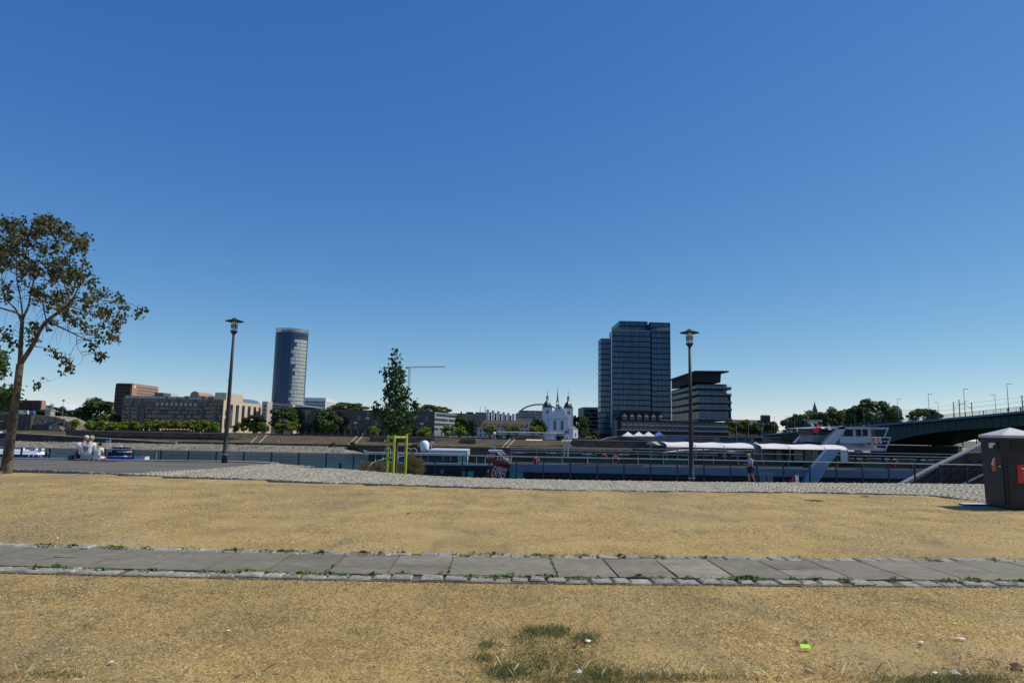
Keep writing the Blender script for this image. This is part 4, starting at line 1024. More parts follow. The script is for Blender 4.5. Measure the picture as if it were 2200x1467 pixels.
big = [(205, 860, 908, 74, 420, 'leaf_far', 'largest dark green tree at far left, beside the brick tower'),
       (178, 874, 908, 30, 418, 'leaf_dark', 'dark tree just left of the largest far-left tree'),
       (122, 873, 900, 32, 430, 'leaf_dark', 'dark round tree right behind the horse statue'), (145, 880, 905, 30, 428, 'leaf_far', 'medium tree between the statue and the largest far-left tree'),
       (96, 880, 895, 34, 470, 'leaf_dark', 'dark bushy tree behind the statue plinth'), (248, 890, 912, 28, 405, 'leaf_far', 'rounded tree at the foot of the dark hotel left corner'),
       (547, 890, 915, 42, 392, 'leaf_dark', 'dark tree in front of the striped beige facade'), (606, 878, 920, 66, 398, 'leaf_far', 'big dark tree below the round glass tower'),
       (702, 880, 926, 54, 394, 'leaf_far', 'broad green tree in front of the black glass block'), (690, 895, 926, 40, 396, 'leaf_dark', 'shaded tree behind the broad green tree'),
       (738, 864, 885, 66, 520, 'leaf_olive', 'wide tree crown above the black glass block roof, left part'), (775, 866, 886, 46, 522, 'leaf_olive', 'tree crown above the black glass block roof near the young tree'),
       (925, 869, 888, 44, 520, 'leaf_olive', 'tree crown above the black block roof right of the crane'), (950, 873, 890, 34, 524, 'leaf_olive', 'smaller tree crown at the right end above the black block'),
       (988, 893, 930, 24, 410, 'leaf_olive', 'olive tree beside the grey office corner'), (1004, 899, 930, 30, 408, 'leaf_far', 'green tree left of the long brown-roofed house'),
       (1016, 905, 935, 24, 400, 'leaf_dark', 'dark tree touching the long house left end'),
       (1156, 899, 931, 34, 394, 'leaf_dark', 'big dark tree in front of the church and the long house'), (1240, 893, 930, 24, 440, 'leaf_dark', 'tall dark tree right of the church'),
       (1254, 896, 938, 26, 420, 'leaf_far', 'green tree between the church and the grey glass block'), (1276, 925, 942, 20, 405, 'leaf_dark', 'low dark tree behind the yellow excavator'),
       (1580, 905, 930, 34, 480, 'leaf_olive', 'yellowish tree right beside the terraced glass building'), (1604, 902, 932, 40, 482, 'leaf_olive', 'broad yellowish tree below the brown roof'),
       (1632, 907, 934, 38, 478, 'leaf_far', 'green tree below the small roof turret'), (1656, 908, 935, 34, 476, 'leaf_far', 'green tree at the bridge end'),
       (1694, 900, 930, 34, 560, 'leaf_far', 'first tree behind the bridge end'), (1720, 889, 926, 42, 560, 'leaf_far', 'tree behind the bridge just left of the thin spire'), (1742, 887, 926, 38, 570, 'leaf_olive', 'tree in front of the thin spire'),
       (1770, 884, 922, 44, 560, 'leaf_far', 'tree just right of the thin spire'), (1798, 880, 920, 42, 555, 'leaf_olive', 'tree behind the ship radar mast'), (1826, 876, 916, 42, 560, 'leaf_far', 'tree left of the tallest riverside tree'),
       (1852, 868, 912, 44, 545, 'leaf_far', 'tall tree left half of the big clump behind the bridge'), (1884, 858, 908, 62, 540, 'leaf_far', 'tallest tree of the clump behind the bridge'), (1914, 872, 908, 40, 542, 'leaf_dark', 'right end tree of the big clump behind the bridge'),
       (1985, 878, 902, 62, 560, 'leaf_olive', 'separate round tree showing above the bridge railing'), (1964, 884, 904, 30, 562, 'leaf_far', 'small crown left of the round tree above the bridge')]
for px, a, b_, wd, D, kd, lb in big: ftree(px, a, b_ + (8 if 1680 < px < 1950 else 0), wd * (1.25 if 1680 < px < 1950 else 1.08), D, kd, lb)
for px, a, wd, lb in ((1072, 929, 26, 'added bush shape standing in for tree shade behind the stage truss left tower'), (1092, 930, 22, 'added bush shape standing in for tree shade left of the lone white car'), (1204, 930, 22, 'added dark bush shape in front of the church door')): ftree(px, a, 946, wd, 378.5, 'leaf_dark', lb, name='bush')  # added dark crowns stand in for the shade under the far-bank trees
ftree(990, 883, 930, 16, 415, 'cone', 'pointed dark conifer beside the grey office corner', name='conifer')
for px, py, wd, hh in ((567, 962, 14, 9), (716, 957, 18, 12), (757, 955, 16, 14), (472, 957, 10, 8), (432, 954, 8, 6), (892, 958, 18, 12), (1228, 950, 10, 8)):
    D = 344; x = xat(px, D); zb = zat(px, py + hh / 2, D)
    s = ftree(px, py - hh / 2, py + hh / 2, wd, D, 'leaf_olive', 'low wild bush growing on the far gravel bank', 'wild bushes on the far gravel bank', name='bush', gz=zb - .3)

# ------------------------------------------------------------------ buildings at the left
def blk(px0, py0, px1, py1, D, depth, bz=FZ):
    """box whose front shows at the given photo rectangle"""
    x0 = xat(px0, D, py1); x1 = xat(px1, D, py1); z1 = zat((px0 + px1) / 2, py0, D)
    return x0, D, bz, x1, D + depth, z1
def brown_hall():
    x0, y0, z0, x1, y1, z1 = blk(-160, 857.5, 84, 900, 470, 4.6); t = thing('brown_hall', 'low brown ribbed-wall hall at the far left behind the nearest tree trunk', 'building', ((x0 + x1) / 2, y0, z0))
    zm = zat(0, 884, 470)
    part(MB().box(x0, y0, zm, x1, y1, z1), 'wall', M['brown_brick'], t)
    fin = MB().box(-.35, -.5, 0, .35, 0, z1 - zm - .4).mesh('rib', M['brown_brick'])
    for k in range(56):
        x = x0 + 2 + k * (x1 - x0 - 6) / 56
        if x < x1 - 3 and k % 1 == 0: put(fin, 'rib', t, (x, y0 - .002, zm + .2))
    part(MB().box(x1 + .003, y0 + .3, z0, x1 + .4, y1, z1 - .2), 'end_wall', M['brick_orange'], t)
    part(MB().box(x0 + 2, y0 + 3.9, z0, x1 - 2, y1 - .1, zm - .01), 'ground_floor', M['glass_dark'], t)
    band(t, [(x0 + 2, y0 + 3.8), (x1 - 2, y0 + 3.8)], z0 + .2, zm - .5, 3.2, [M['glass_teal'], M['glass_dark']], M['mullion_light'])
brown_hall()
def bastion():
    D = 383; t = thing('stone_bastion', 'rubble stone bastion with stairs at the far left bank, dark front and sunlit side', 'wall', (xat(60, D), D, FZ))
    x0 = xat(-260, D); xm = xat(64, D); zt = zat(64, 891, D)
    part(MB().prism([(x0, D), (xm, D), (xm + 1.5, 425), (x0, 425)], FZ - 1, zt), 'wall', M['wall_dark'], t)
    # sunlit wall running back and its stepped top
    z = lambda px, py: zat(px, py, D + 3)
    X = lambda px: xat(px, D + 3)
    b = MB().extr([(X(65.5), D + 3, FZ - 1), (X(150), D + 3, FZ - 1), (X(150), D + 3, z(150, 908)), (X(118), D + 3, z(118, 895)), (X(98), D + 3, z(98, 893)), (X(65.5), D + 3, z(65, 891.5))], (2, 14, 0))
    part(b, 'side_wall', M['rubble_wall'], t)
    b = MB().extr([(X(66), D + 1, FZ - 1), (X(128), D + 1, FZ - 1), (X(128), D + 1, z(128, 913.5)), (X(93), D + 1, z(93, 913)), (X(66), D + 1, z(66, 913))], (0, 1.8, 0))
    part(b, 'stair_wall', M['wall_dark'], t)
    b = MB()
    for k in range(14):
        u = k / 14; px = 94 + 44 * u; py = 912 - 12 * u
        b.box(X(px), D + 1.5, FZ - 1, X(px + 3.2), D + 2.9, z(px, py - 1.0))
    part(b, 'stairs', M['wall_dark'], t)
    b = MB().extr([(X(113), D - .5, FZ), (X(143), D - .5, FZ), (X(137), D - .5, z(137, 915)), (X(128), D - .5, z(128, 912)), (X(143), D - .5, z(143, 903)), (X(136), D - .5, z(136, 903)), (X(112), D - .5, z(112, 914))], (0, 1.2, 0))
    part(b, 'ramp_side', M['rubble_wall'], t)
bastion()
def statue():
    D = 396; x = xat(103.5, D); zt = zat(103, 879, D); s = (zat(103, 862, D) - zt)
    t = thing('plinth', 'tall pale stone plinth under the green horse and rider statue', 'plinth', (x, D, FZ))
    part(MB().box(x - 1.5, D - 2, FZ, x + 1.5, D + 2, zt), 'shaft', M['light_stone'], t); part(MB().box(x - 1.75, D - 2.2, zt - .75, x + 1.75, D + 2.2, zt - .35), 'cornice', M['light_stone'], t)
    st = thing('equestrian_statue', 'green bronze rider on horseback on the tall plinth at far left', 'statue', (x, D, zt))
    v = [(-.9, 0, 1.9), (0, 0, 1.85), (.9, 0, 2.0), (1.4, 0, 2.7), (1.75, 0, 3.1), (2.2, 0, 2.8), (-1.3, 0, 1.6), (-1.5, 0, .9),
         (.95, .25, 1.0), (.95, .25, .1), (.95, -.25, 1.1), (1.3, -.25, .6), (-.9, .28, 1.0), (-1.05, .28, .1), (-.75, -.28, 1.0), (-.9, -.28, .1)]
    e = [(0, 1), (1, 2), (2, 3), (3, 4), (4, 5), (0, 6), (6, 7), (2, 8), (8, 9), (2, 10), (10, 11), (0, 12), (12, 13), (0, 14), (14, 15)]
    r = [.5, .48, .5, .32, .24, .15, .14, .1, .2, .12, .2, .12, .24, .13, .24, .13]; k = s / 4.6
    me = skin([(a * k, b * k, c * k) for a, b, c in v], e, [q * k for q in r], 'horse', M['bronze']); o = put(me, 'horse', st, (x, D, zt))
    v = [(0, 0, 2.3), (0, 0, 2.9), (0, 0, 3.4), (0, 0, 3.7), (.02, 0, 4.0), (.5, .3, 3.0), (.2, .45, 3.0), (.45, .5, 2.2), (.5, .5, 1.6), (.6, -.3, 3.1), (.2, -.45, 3.0), (.45, -.5, 2.2), (.5, -.5, 1.6)]
    e = [(0, 1), (1, 2), (2, 3), (3, 4), (2, 6), (6, 5), (2, 10), (10, 9), (0, 7), (7, 8), (0, 11), (11, 12)]
    r = [.3, .3, .32, .12, .22, .1, .14, .2, .12, .1, .14, .2, .12]
    me = skin([(a * k, b * k, c * k) for a, b, c in v], e, [q * k for q in r], 'rider', M['bronze']); put(me, 'rider', st, (x, D, zt))
statue()
def white_hall():
    D = 760; x0 = xat(88, D); x1 = xat(175, D); n = 12; t = thing('white_hall', 'wide low hall with curved white roof behind the statue trees', 'building', ((x0 + x1) / 2, D, FZ))
    tp = [(88, 868), (98, 867.3), (110, 867.6), (130, 868), (150, 869), (175, 871)]
    b = MB()
    for (a, q0), (c, q1) in zip(tp, tp[1:]): b.face([tuple(P(a, 884, D)), tuple(P(c, 884, D)), tuple(P(c, q1, D + 110)), tuple(P(a, q0, D + 110))])
    part(b, 'roof', M['white_far'], t)
    part(MB().box(x0, D + .1, FZ, x1, D + 60, zat(130, 884, D) - .2), 'wall', M['concrete_green'], t)
    part(MB().box(x0, D - .3, zat(100, 880, D) - 20, xat(108, D), D - .02, zat(100, 870, D)), 'wall', M['glass_sky'], t)
white_hall()
def brick_tower():
    D = 650; x0 = xat(247, D, 850); x1 = xat(282.5, D, 850); zt = zat(283, 824.5, D); y1 = D * 772 / 716
    t = thing('brick_tower', 'square brick office tower, dark front and sunlit orange side, far left', 'building', ((x0 + x1) / 2, D, FZ))
    part(MB().box(x0, D, FZ, x1, y1, zt), 'wall', M['brick_orange'], t)
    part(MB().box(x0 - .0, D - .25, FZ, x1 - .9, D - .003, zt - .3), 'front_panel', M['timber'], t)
    rib = MB().box(-.25, -.7, 0, .25, 0, zt - FZ - 3).mesh('rib', M['brown_brick'])
    for k in range(10): put(rib, 'rib', t, (x0 + .4 + k * (x1 - x0 - 1.8) / 9, D - .255, FZ))
    part(MB().box(x0 + .5, D + .5, zt + .003, x1 - .5, y1 - .5, zt + .5), 'roof', M['roof_grey'], t)
    w1 = window_mesh(1.15, 2.5, M['spandrel'], M['window_dark'], 1, 1, .1)
    w2 = window_mesh(1.9, 1.5, M['beige'], M['window_dark'], 1, 1, .1)
    facade(t, (x0, D - .25), (x1 - 1, D - .25), FZ + 8, zt - 4, 9, 8, w1, mx=.05, mz=.02)
    facade(t, (x1, D + 8), (x1, y1 - 1), zt - 15.5, zt - 1, 15, 5, w2, mx=.02, mz=.02, off=.02)
    b = MB().extr([(x1 + .1, D + 2, zt - 3.6), (x1 + .1, D + 6, zt - 3.6), (x1 + .1, D + 5, zt - 1), (x1 + .1, D + 3, zt - 1)], (.15, 0, 0)); part(b, 'emblem', M['plaster'], t)
brick_tower()
def hotel():
    D = 400; X = lambda p_: xat(p_, D, 880); Z = lambda p_, q: zat(p_, q, D)
    x0, x1 = X(262), X(479.5); zt = Z(370, 856.5); y1 = D * 577 / 494
    t = thing('riverside_hotel', 'wide dark glass hotel with bluish attic storey and striped beige side wing', 'hotel', ((x0 + x1) / 2, D, FZ))
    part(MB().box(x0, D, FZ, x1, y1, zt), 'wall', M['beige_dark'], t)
    # attic glass storey
    band(t, [(x0 + 1, D + .3), (x1 - 6, D + .3)], zt + .01, Z(370, 852), 1.6, [M['glass_sky'], M['glass_teal']], M['mullion'], name='attic_glass', off=.0)
    part(MB().box(x0 + 1, D + .6, zt + .003, x1 - 6, y1 - 4, Z(370, 852) + .1), 'attic', M['roof_grey'], t)
    # glass fields between the piers
    cols = [(264, 276), (282, 293), (312, 432), (438, 459), (466, 476)]
    for a, c in cols:
        wide = (a == 312)
        part(MB().box(X(a) + .05, D - .04, FZ + 1, X(c) - .05, D - .003, Z((a + c) / 2, 872.3 if wide else 857.6)), 'dark_panel', M['spandrel'], t)
        rows = [(857.8, 863), (864, 871), (872.5, 880), (881.5, 889), (890.5, 898), (899.5, 907), (908, 916)]
        for k, (r0, r1) in enumerate(rows):
            if wide and k == 1: continue
            band(t, [(X(a), D), (X(c), D)], Z((a + c) / 2, r1), Z((a + c) / 2, r0), 1.3, [M['glass_dark'], M['glass_black']], M['mullion'], jit=.015)
    w1 = window_mesh(1.5, 1.7, M['beige_dark'], M['glass_sky'], 2, 2, .12)
    facade(t, (X(326), D), (X(430), D), Z(370, 872), Z(370, 864), 9, 1, w1)
    part(MB().box(X(308), D - .5, Z(370, 875.5), X(436), D - .06, Z(370, 872.5)), 'cornice', M['beige_dark'], t)
    part(MB().lathe([(1.25, 0), (1.25, .3)], (0, 0, 0), 20), 'clock', M['plaster'], t) if False else None
    for a in (276.5, 293.5, 306, 432.5, 459.5):
        part(MB().box(X(a), D - .5, FZ, X(a + 5), D - .003, Z(a, 857)), 'pier', M['beige_dark'], t)
    part(MB().box(X(318), D + 6, zt, X(337.5), D + 16, Z(330, 842)), 'roof_block', M['beige_dark'], t); part(MB().box(X(337.5) + .02, D + 6.5, zt, X(353), D + 16, Z(345, 843.5)), 'roof_block', M['beige'], t)
    part(MB().box(X(455), D + 3, zt, X(479.4), D + 30, Z(467, 842.5)), 'roof_block', M['beige'], t)
    # barrel dome
    xa, xb = X(393), X(412); r = (xb - xa) / 2; n = 10
    arc = [(xa + r - r * math.cos(math.pi * k / n), D + 8, Z(400, 846.5) + r * .85 * math.sin(math.pi * k / n)) for k in range(n + 1)]
    part(MB().extr([(xa, D + 8, Z(400, 852))] + arc + [(xb, D + 8, Z(400, 852))], (0, 22, 0)), 'barrel_roof', M['brick_orange'], t)
    part(MB().box(X(382), D + 7, zt, X(427), D + 30, Z(400, 849.5)), 'roof_block', M['beige_dark'], t)
    # sunlit side wing: beige piers, dark window strips
    ym = y1; rz = math.pi / 2; zs = Z(480, 857.5)
    def yat(px): q = ray(px, 880); return x1 * q.y / q.x
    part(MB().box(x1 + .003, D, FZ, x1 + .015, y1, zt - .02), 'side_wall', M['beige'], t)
    edges = [(493, 500), (506.5, 513), (519.5, 525.5), (532, 538), (544.5, 550), (555.5, 560)]
    for a, c in edges:
        ya, yb = yat(a), yat(c)
        b = MB().box(x1 + .02, ya, FZ + 3, x1 + .12, yb, zs - 2.5, 0)
        ws_ = part(b, 'window_strip', M['brown_brick'], t)
        n = 6
        for k in range(n):
            z = FZ + 3.6 + (zs - 2.8 - FZ - 3.6) * k / n
            part(MB().box(x1 + .125, ya + .5, z, x1 + .2, yb - .5, z + 1.9), 'window', M['window_dark'], ws_)
    part(MB().box(x1 + .02, yat(484), zs - 9, x1 + .2, yat(487), zs - 6.5), 'window', M['window_dark'], t)
    part(MB().box(x1 + .02, yat(483.5), FZ + 3, x1 + .2, yat(486.5), zs - 11), 'window_strip', M['window_dark'], t)
    # sloped glass attic and roof garden of the wing
    part(MB().prism([(x1 - 14, yat(497)), (x1 - 1.0, yat(497)), (x1 - 1.0, y1), (x1 - 14, y1)], zs + .01, zs + 2.2, top=[(x1 - 14, yat(497)), (x1 - 4, yat(497)), (x1 - 4, y1), (x1 - 14, y1)]), 'attic', M['glass_sky'], t)
    # pale stair tower and annex
    a, c = X(562) , X(575); D2 = 452
    a, c = xat(562.5, D2, 880), xat(574, D2, 880)
    s = thing('stair_tower', 'narrow pale pinkish tower at the right end of the striped wing', 'building', ((a + c) / 2, D2, FZ))
    part(MB().box(a, D2, FZ, c, D2 + 10, zat(568, 862, D2)), 'wall', M['pink_stone'], s); facade(s, (a, D2), (c, D2), FZ + 2, zat(568, 863, D2), 1, 6, window_mesh(1.4, 1.6, M['pink_stone'], M['glass_teal'], 1, 1, .1))
    D3 = 470; a, c = xat(574.3, D3, 880), xat(628, D3, 880)
    s = thing('office_building', 'pinkish office building with horizontal window bands below the round tower', 'building', ((a + c) / 2, D3, FZ))
    part(MB().prism([(a, D3), (c, D3), (c, D3 + 30), (a, D3 + 30)], FZ, [zat(575, 864.5, D3), zat(628, 868.5, D3)] * 1 + [zat(628, 868.5, D3), zat(575, 864.5, D3)]), 'wall', M['pink_stone'], s)
    for k in range(6):
        q = 871 + k * 5.2; band(s, [(a + 1, D3), (c - 1, D3)], zat(600, q + 3, D3), zat(600, q, D3), 2.5, [M['glass_teal'], M['glass_dark']], M['mullion_light'])
hotel()
def roof_plants(x0, x1, y, z, n, s=1.0):
    for _ in range(n): pass
def glass_tower():
    D = 690; t = thing('round_glass_tower', 'tall rounded blue glass tower with white blinds on its right side', 'tower', (xat(612, D), D + 16, FZ))
    xl = xat(574.5, D, 860); xr = xat(645.5, D, 860); zt = zat(616, 712, D); cx = (xl + xr) / 2; R_ = (xr - xl) / 2; cy = D + R_ * .9
    n = 40; th = [math.pi + math.pi * k / n for k in range(n + 1)]
    P_ = [(cx + R_ * math.cos(a), cy + R_ * .85 * math.sin(a)) for a in th]
    allp = P_ + [(cx + R_ * math.cos(a), cy + R_ * .85 * math.sin(a)) for a in [math.pi * k / n for k in range(1, n)]]
    part(MB().prism([(cx + (x - cx) * .985, cy + (y - cy) * .985) for x, y in allp], FZ, zt), 'core', M['spandrel'], t)
    nf = 27; split = int(n * .58)
    for k in range(nf):
        z0 = FZ + 1 + (zt - FZ - 1) * k / nf; z1 = FZ + 1 + (zt - FZ - 1) * (k + 1) / nf - (.15)
        runs = rnd.choice([0, 0, 1, 1, 2]) if k < nf - 2 else 9; miss = (rnd.randrange(n), rnd.randrange(1, 5)) if rnd.random() < .5 else (99, 0)
        band(t, P_[:split + 1], z0, z1 + .1, 1.6, [M['glass_tower']], M['mullion'], name='glass_band', mul=.05, jit=.004)
        def pick(seg, i, m, runs=runs, miss=miss, k=k):
            if k >= nf - 2: return 0
            if seg < runs * 2: return 0
            if miss[0] <= seg + split < miss[0] + miss[1]: return 1
            if seg > n - split - 4: return 2
            return 3
        band(t, P_[split:], z0 + .35, z1, 1.6, [M['glass_tower'], M['glass_blue'], M['glass_sky'], M['blind']], M['mullion_light'], name='glass_band', mul=.12, pick=pick, jit=.004)
    # open crown of glass fins
    zc = zat(616, 704, D)
    b = MB()
    m = 64
    for k in range(m):
        a = 2 * math.pi * k / m; p = Vector((cx + R_ * math.cos(a), cy + R_ * .85 * math.sin(a))); d = Vector((-math.sin(a), math.cos(a))) * .42; q = Vector((math.cos(a), math.sin(a))) * .5
        b.prism([tuple(p - d), tuple(p - d + q * .3), tuple(p + d + q * .3), tuple(p + d)][::-1], zt, zc)
    b.lathe([(R_ * .995, zc - zt - .3), (R_ * 1.0, zc - zt), (R_ * .98, zc - zt), (R_ * .98, zc - zt - .3)], (cx, cy, zt), 40) if False else None
    part(b, 'crown_fins', M['concrete'], t)
    ring = [(cx + R_ * 1.01 * math.cos(2 * math.pi * k / 48), cy + R_ * .86 * math.sin(2 * math.pi * k / 48), zc) for k in range(49)]
    part(MB().tube(ring, .28, 5), 'crown_ring', M['mullion_light'], t)
    part(MB().prism([(cx + (x - cx) * .7, cy + (y - cy) * .7) for x, y in allp], zt, zt + 3.2), 'roof_plant_room', M['concrete'], t)
glass_tower()
def white_grid():
    D = 900; x0 = xat(645, D, 865); x1 = xat(699.5, D, 865); zt = zat(690, 854.5, D); y1 = D * 357 / 336
    t = thing('office_block', 'white gridded office block right of the round glass tower', 'building', ((x0 + x1) / 2, D, FZ))
    part(MB().box(x0, D, FZ, x1, y1, zt), 'wall', M['white_far'], t)
    w1 = window_mesh(2.0, 2.6, M['white_far'], M['window_dark'], 1, 1, .1)
    facade(t, (x0, D), (x1, D), zt - 16, zt - 3, 15, 3, w1, mx=.01); facade(t, (x1, D), (x1, y1), zt - 16, zt - 3, 9, 3, w1, mx=.04)
white_grid()
def black_block():
    D = 404; x0 = xat(622, D, 900); x1 = xat(932, D, 900); zt = zat(780, 880.5, D)
    C = (xat(981, 458, 900), 458)
    t = thing('black_glass_block', 'long low black glass block behind the young tree with a lit grey end', 'building', ((x0 + x1) / 2, D, FZ))
    part(MB().prism([(x0, D), (x1, D), C, (C[0] - 60, C[1] + 10), (x0, D + 50)], FZ + 3.2, zt), 'wall', M['glass_black'], t)
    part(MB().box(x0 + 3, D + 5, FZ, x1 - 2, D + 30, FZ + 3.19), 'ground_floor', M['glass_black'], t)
    for k in range(22): x = x0 + 2 + k * (x1 - x0 - 4) / 21; part(MB().box(x - .2, D + .3, FZ, x + .2, D + .7, FZ + 3.19), 'column', M['concrete'], t)
    for k in range(4):
        z0 = FZ + 3.5 + k * (zt - FZ - 3.7) / 4; z1 = z0 + (zt - FZ - 3.7) / 4 - .25
        band(t, [(x0, D), (x1, D)], z0, z1, 1.7, [M['glass_black'], M['glass_dark']], M['mullion'], mul=.12, jit=.002)
        band(t, [(x1 + .3, D), (C[0], C[1])], z0 + .5, z1 - .7, 3.0, [M['glass_teal'], M['concrete'], M['glass_dark']], M['mullion_light'])
        A = Vector((x1, D)); B_ = Vector(C); d = (B_ - A).normalized(); nr = Vector((d.y, -d.x))
        for zz in (z0 - .3, z1 - .6): part(MB().prism([tuple(A + d * .4 + nr * .02), tuple(A + d * .4 + nr * .5), tuple(B_ + nr * .5), tuple(B_ + nr * .02)][::-1], zz, zz + .55), 'band', M['concrete'], t)
    part(MB().box(xat(622, D), D + 3, zt + .003, xat(672, D), D + 25, zat(650, 874.5, D)), 'roof_block', M['spandrel'], t)
    part(MB().box(xat(892, D), D + 4, zt + .003, xat(921, D), D + 20, zat(905, 878, D)), 'roof_block', M['roof_grey'], t)
    part(MB().prism([(xat(640, 470), 460), (xat(692, 470), 460), (xat(692, 470), 475), (xat(640, 470), 475)], zt, [zat(640, 869, 460), zat(692, 877, 460)] + [zat(692, 877, 475), zat(640, 869, 475)]), 'glass_roof', M['glass_sky'], t)
    wl = window_mesh(2.2, 1.2, M['mullion'], M['glass_sky'], 2, 1, .08)
    for px, py in ((764, 908), (906, 910), (888, 897), (790, 898)): put(wl, 'window', t, (xat(px, D, py), D - .32, zat(px, py, D)))
black_block()
def crane():
    D = 690; x = xat(878.5, D, 830); t = thing('tower_crane', 'pale tower crane behind the young tree with long jib to the right', 'crane', (x, D, FZ))
    zt = zat(878, 790, D)
    def lattice(A, B_, w_, name):
        A = Vector(A); B_ = Vector(B_); b = MB(); d = (B_ - A); L = d.length; d.normalize(); u = Vector((1, 0, 0)) if abs(d.z) > .5 else Vector((0, 0, 1)); v = Vector((0, 1, 0))
        cs = [u * w_ + v * w_, u * w_ - v * w_, -u * w_ - v * w_, -u * w_ + v * w_]
        for c in cs: b.tube([A + c, B_ + c], .16, 4)
        n = max(2, int(L / (w_ * 2.2)))
        for k in range(n):
            for q in range(4): b.tube([A + d * (L * k / n) + cs[(q + k) % 4], A + d * (L * (k + 1) / n) + cs[(q + k + 1) % 4]], .10, 3)
        part(b, name, M['crane_grey'], t)
    lattice((x, D, FZ), (x, D, zt), .75, 'mast'); lattice((xat(866, D), D, zt + .6), (x, D, zt + .6), .5, 'counter_jib'); lattice((x, D, zt + .7), (xat(952, D), D, zat(952, 787.5, D)), .5, 'jib')
    part(MB().box(x - 1.2, D - 1.4, zt - .9, x + .9, D + 1.2, zt + .3), 'cab', M['white_far'], t); part(MB().box(xat(867, D), D - .8, zt - 1.2, xat(870, D), D + .8, zt + .4), 'counterweight', M['concrete'], t)
crane()
def grey_office():
    D = 520; X = lambda p_: xat(p_, D, 895); t = thing('office_building', 'grey-green office block with rooftop plant between black block and long house', 'building', (X(1010), D, FZ))
    part(MB().box(X(966), D, FZ, X(1046), D + 30, zat(1000, 888, D)), 'wall', M['concrete_green'], t); part(MB().box(X(1021), D - 2, FZ, X(1044), D - .02, zat(1030, 885.5, D)), 'wing', M['concrete_green'], t)
    part(MB().box(X(1001), D + 4, zat(1000, 888, D) + .003, X(1016), D + 14, zat(1008, 884.6, D)), 'roof_block', M['spandrel'], t)
    w1 = window_mesh(1.5, 1.6, M['concrete_green'], M['window_dark'], 1, 1, .1)
    facade(t, (X(968), D), (X(1020), D), zat(1000, 915, D), zat(1000, 889, D), 16, 4, w1, mx=.01)
    facade(t, (X(1021), D - 2), (X(1044), D - 2), zat(1030, 915, D), zat(1030, 887, D), 7, 4, w1)
    for p_ in (1031, 1042): part(MB().tube([(X(p_), D + 5, zat(p_, 886, D)), (X(p_), D + 5, zat(p_, 873, D))], .25, 5), 'antenna', M['steel_far'], t)
grey_office()
def fin_building():
    D = 560; X = lambda p_: xat(p_, D, 890); t = thing('finned_building', 'brown building with six tall white vertical fins in descending heights', 'building', (X(1078), D, FZ))
    fins = [(1047.5, 880), (1059, 882), (1070.5, 883.5), (1081.5, 885.5), (1092, 887), (1102.5, 889)]
    for px, py in fins:
        x = X(px); zt = zat(px, py, D); part(MB().box(x - 1.05, D - 5, FZ, x + 1.05, D, zt), 'fin', M['plaster'], t)
    for (a, pa), (c, pc) in zip(fins, fins[1:]):
        part(MB().box(X(a) + 1.3, D + .01, FZ, X(c) - 1.3, D + 8, zat(a, pa + 5, D)), 'bay', M['brown_brick'], t)
        band(t, [(X(a) + 1.4, D), (X(c) - 1.4, D)], zat(a, pa + 14, D), zat(a, pa + 6.5, D), 1.0, [M['window_dark']], M['brown_brick'])
fin_building()
def tiered_office():
    D = 560; X = lambda p_: xat(p_, D, 890); t = thing('tiered_office', 'flat grey tiered office block behind the church left tower', 'building', (X(1140), D, FZ))
    part(MB().box(X(1111), D, FZ, X(1215), D + 40, zat(1140, 887, D)), 'wall', M['concrete'], t); part(MB().box(X(1118), D + 3, zat(1140, 887, D) + .003, X(1215), D + 35, zat(1140, 882.3, D)), 'penthouse', M['concrete'], t)
    part(MB().box(X(1116.5), D + 1.5, zat(1140, 882.3, D) + .003, X(1216), D + 36, zat(1140, 881.6, D)), 'roof', M['roof_grey'], t)
    band(t, [(X(1119), D + 3), (X(1180), D + 3)], zat(1140, 886.7, D), zat(1140, 883.6, D), 2.2, [M['glass_teal'], M['glass_sky']], M['mullion'])
    for q in (889.3, 895): band(t, [(X(1112), D), (X(1180), D)], zat(1140, q + 3, D), zat(1140, q, D), 2.2, [M['glass_dark'], M['glass_blue'], M['concrete']], M['mullion_light'])
tiered_office()
def arena_arch():
    D = 950; pts = []
    for k in range(25):
        a = math.pi * k / 24; px = 1160 - 47 * math.cos(a); py = 895 - 26.5 * math.sin(a); g = P(px, py, D); pts.append(tuple(g))
    solo(MB().tube(pts, 1.15, 6), 'arena_arch', M['steel_far'], 'thin grey steel arch rising behind the church', 'arch')
arena_arch()
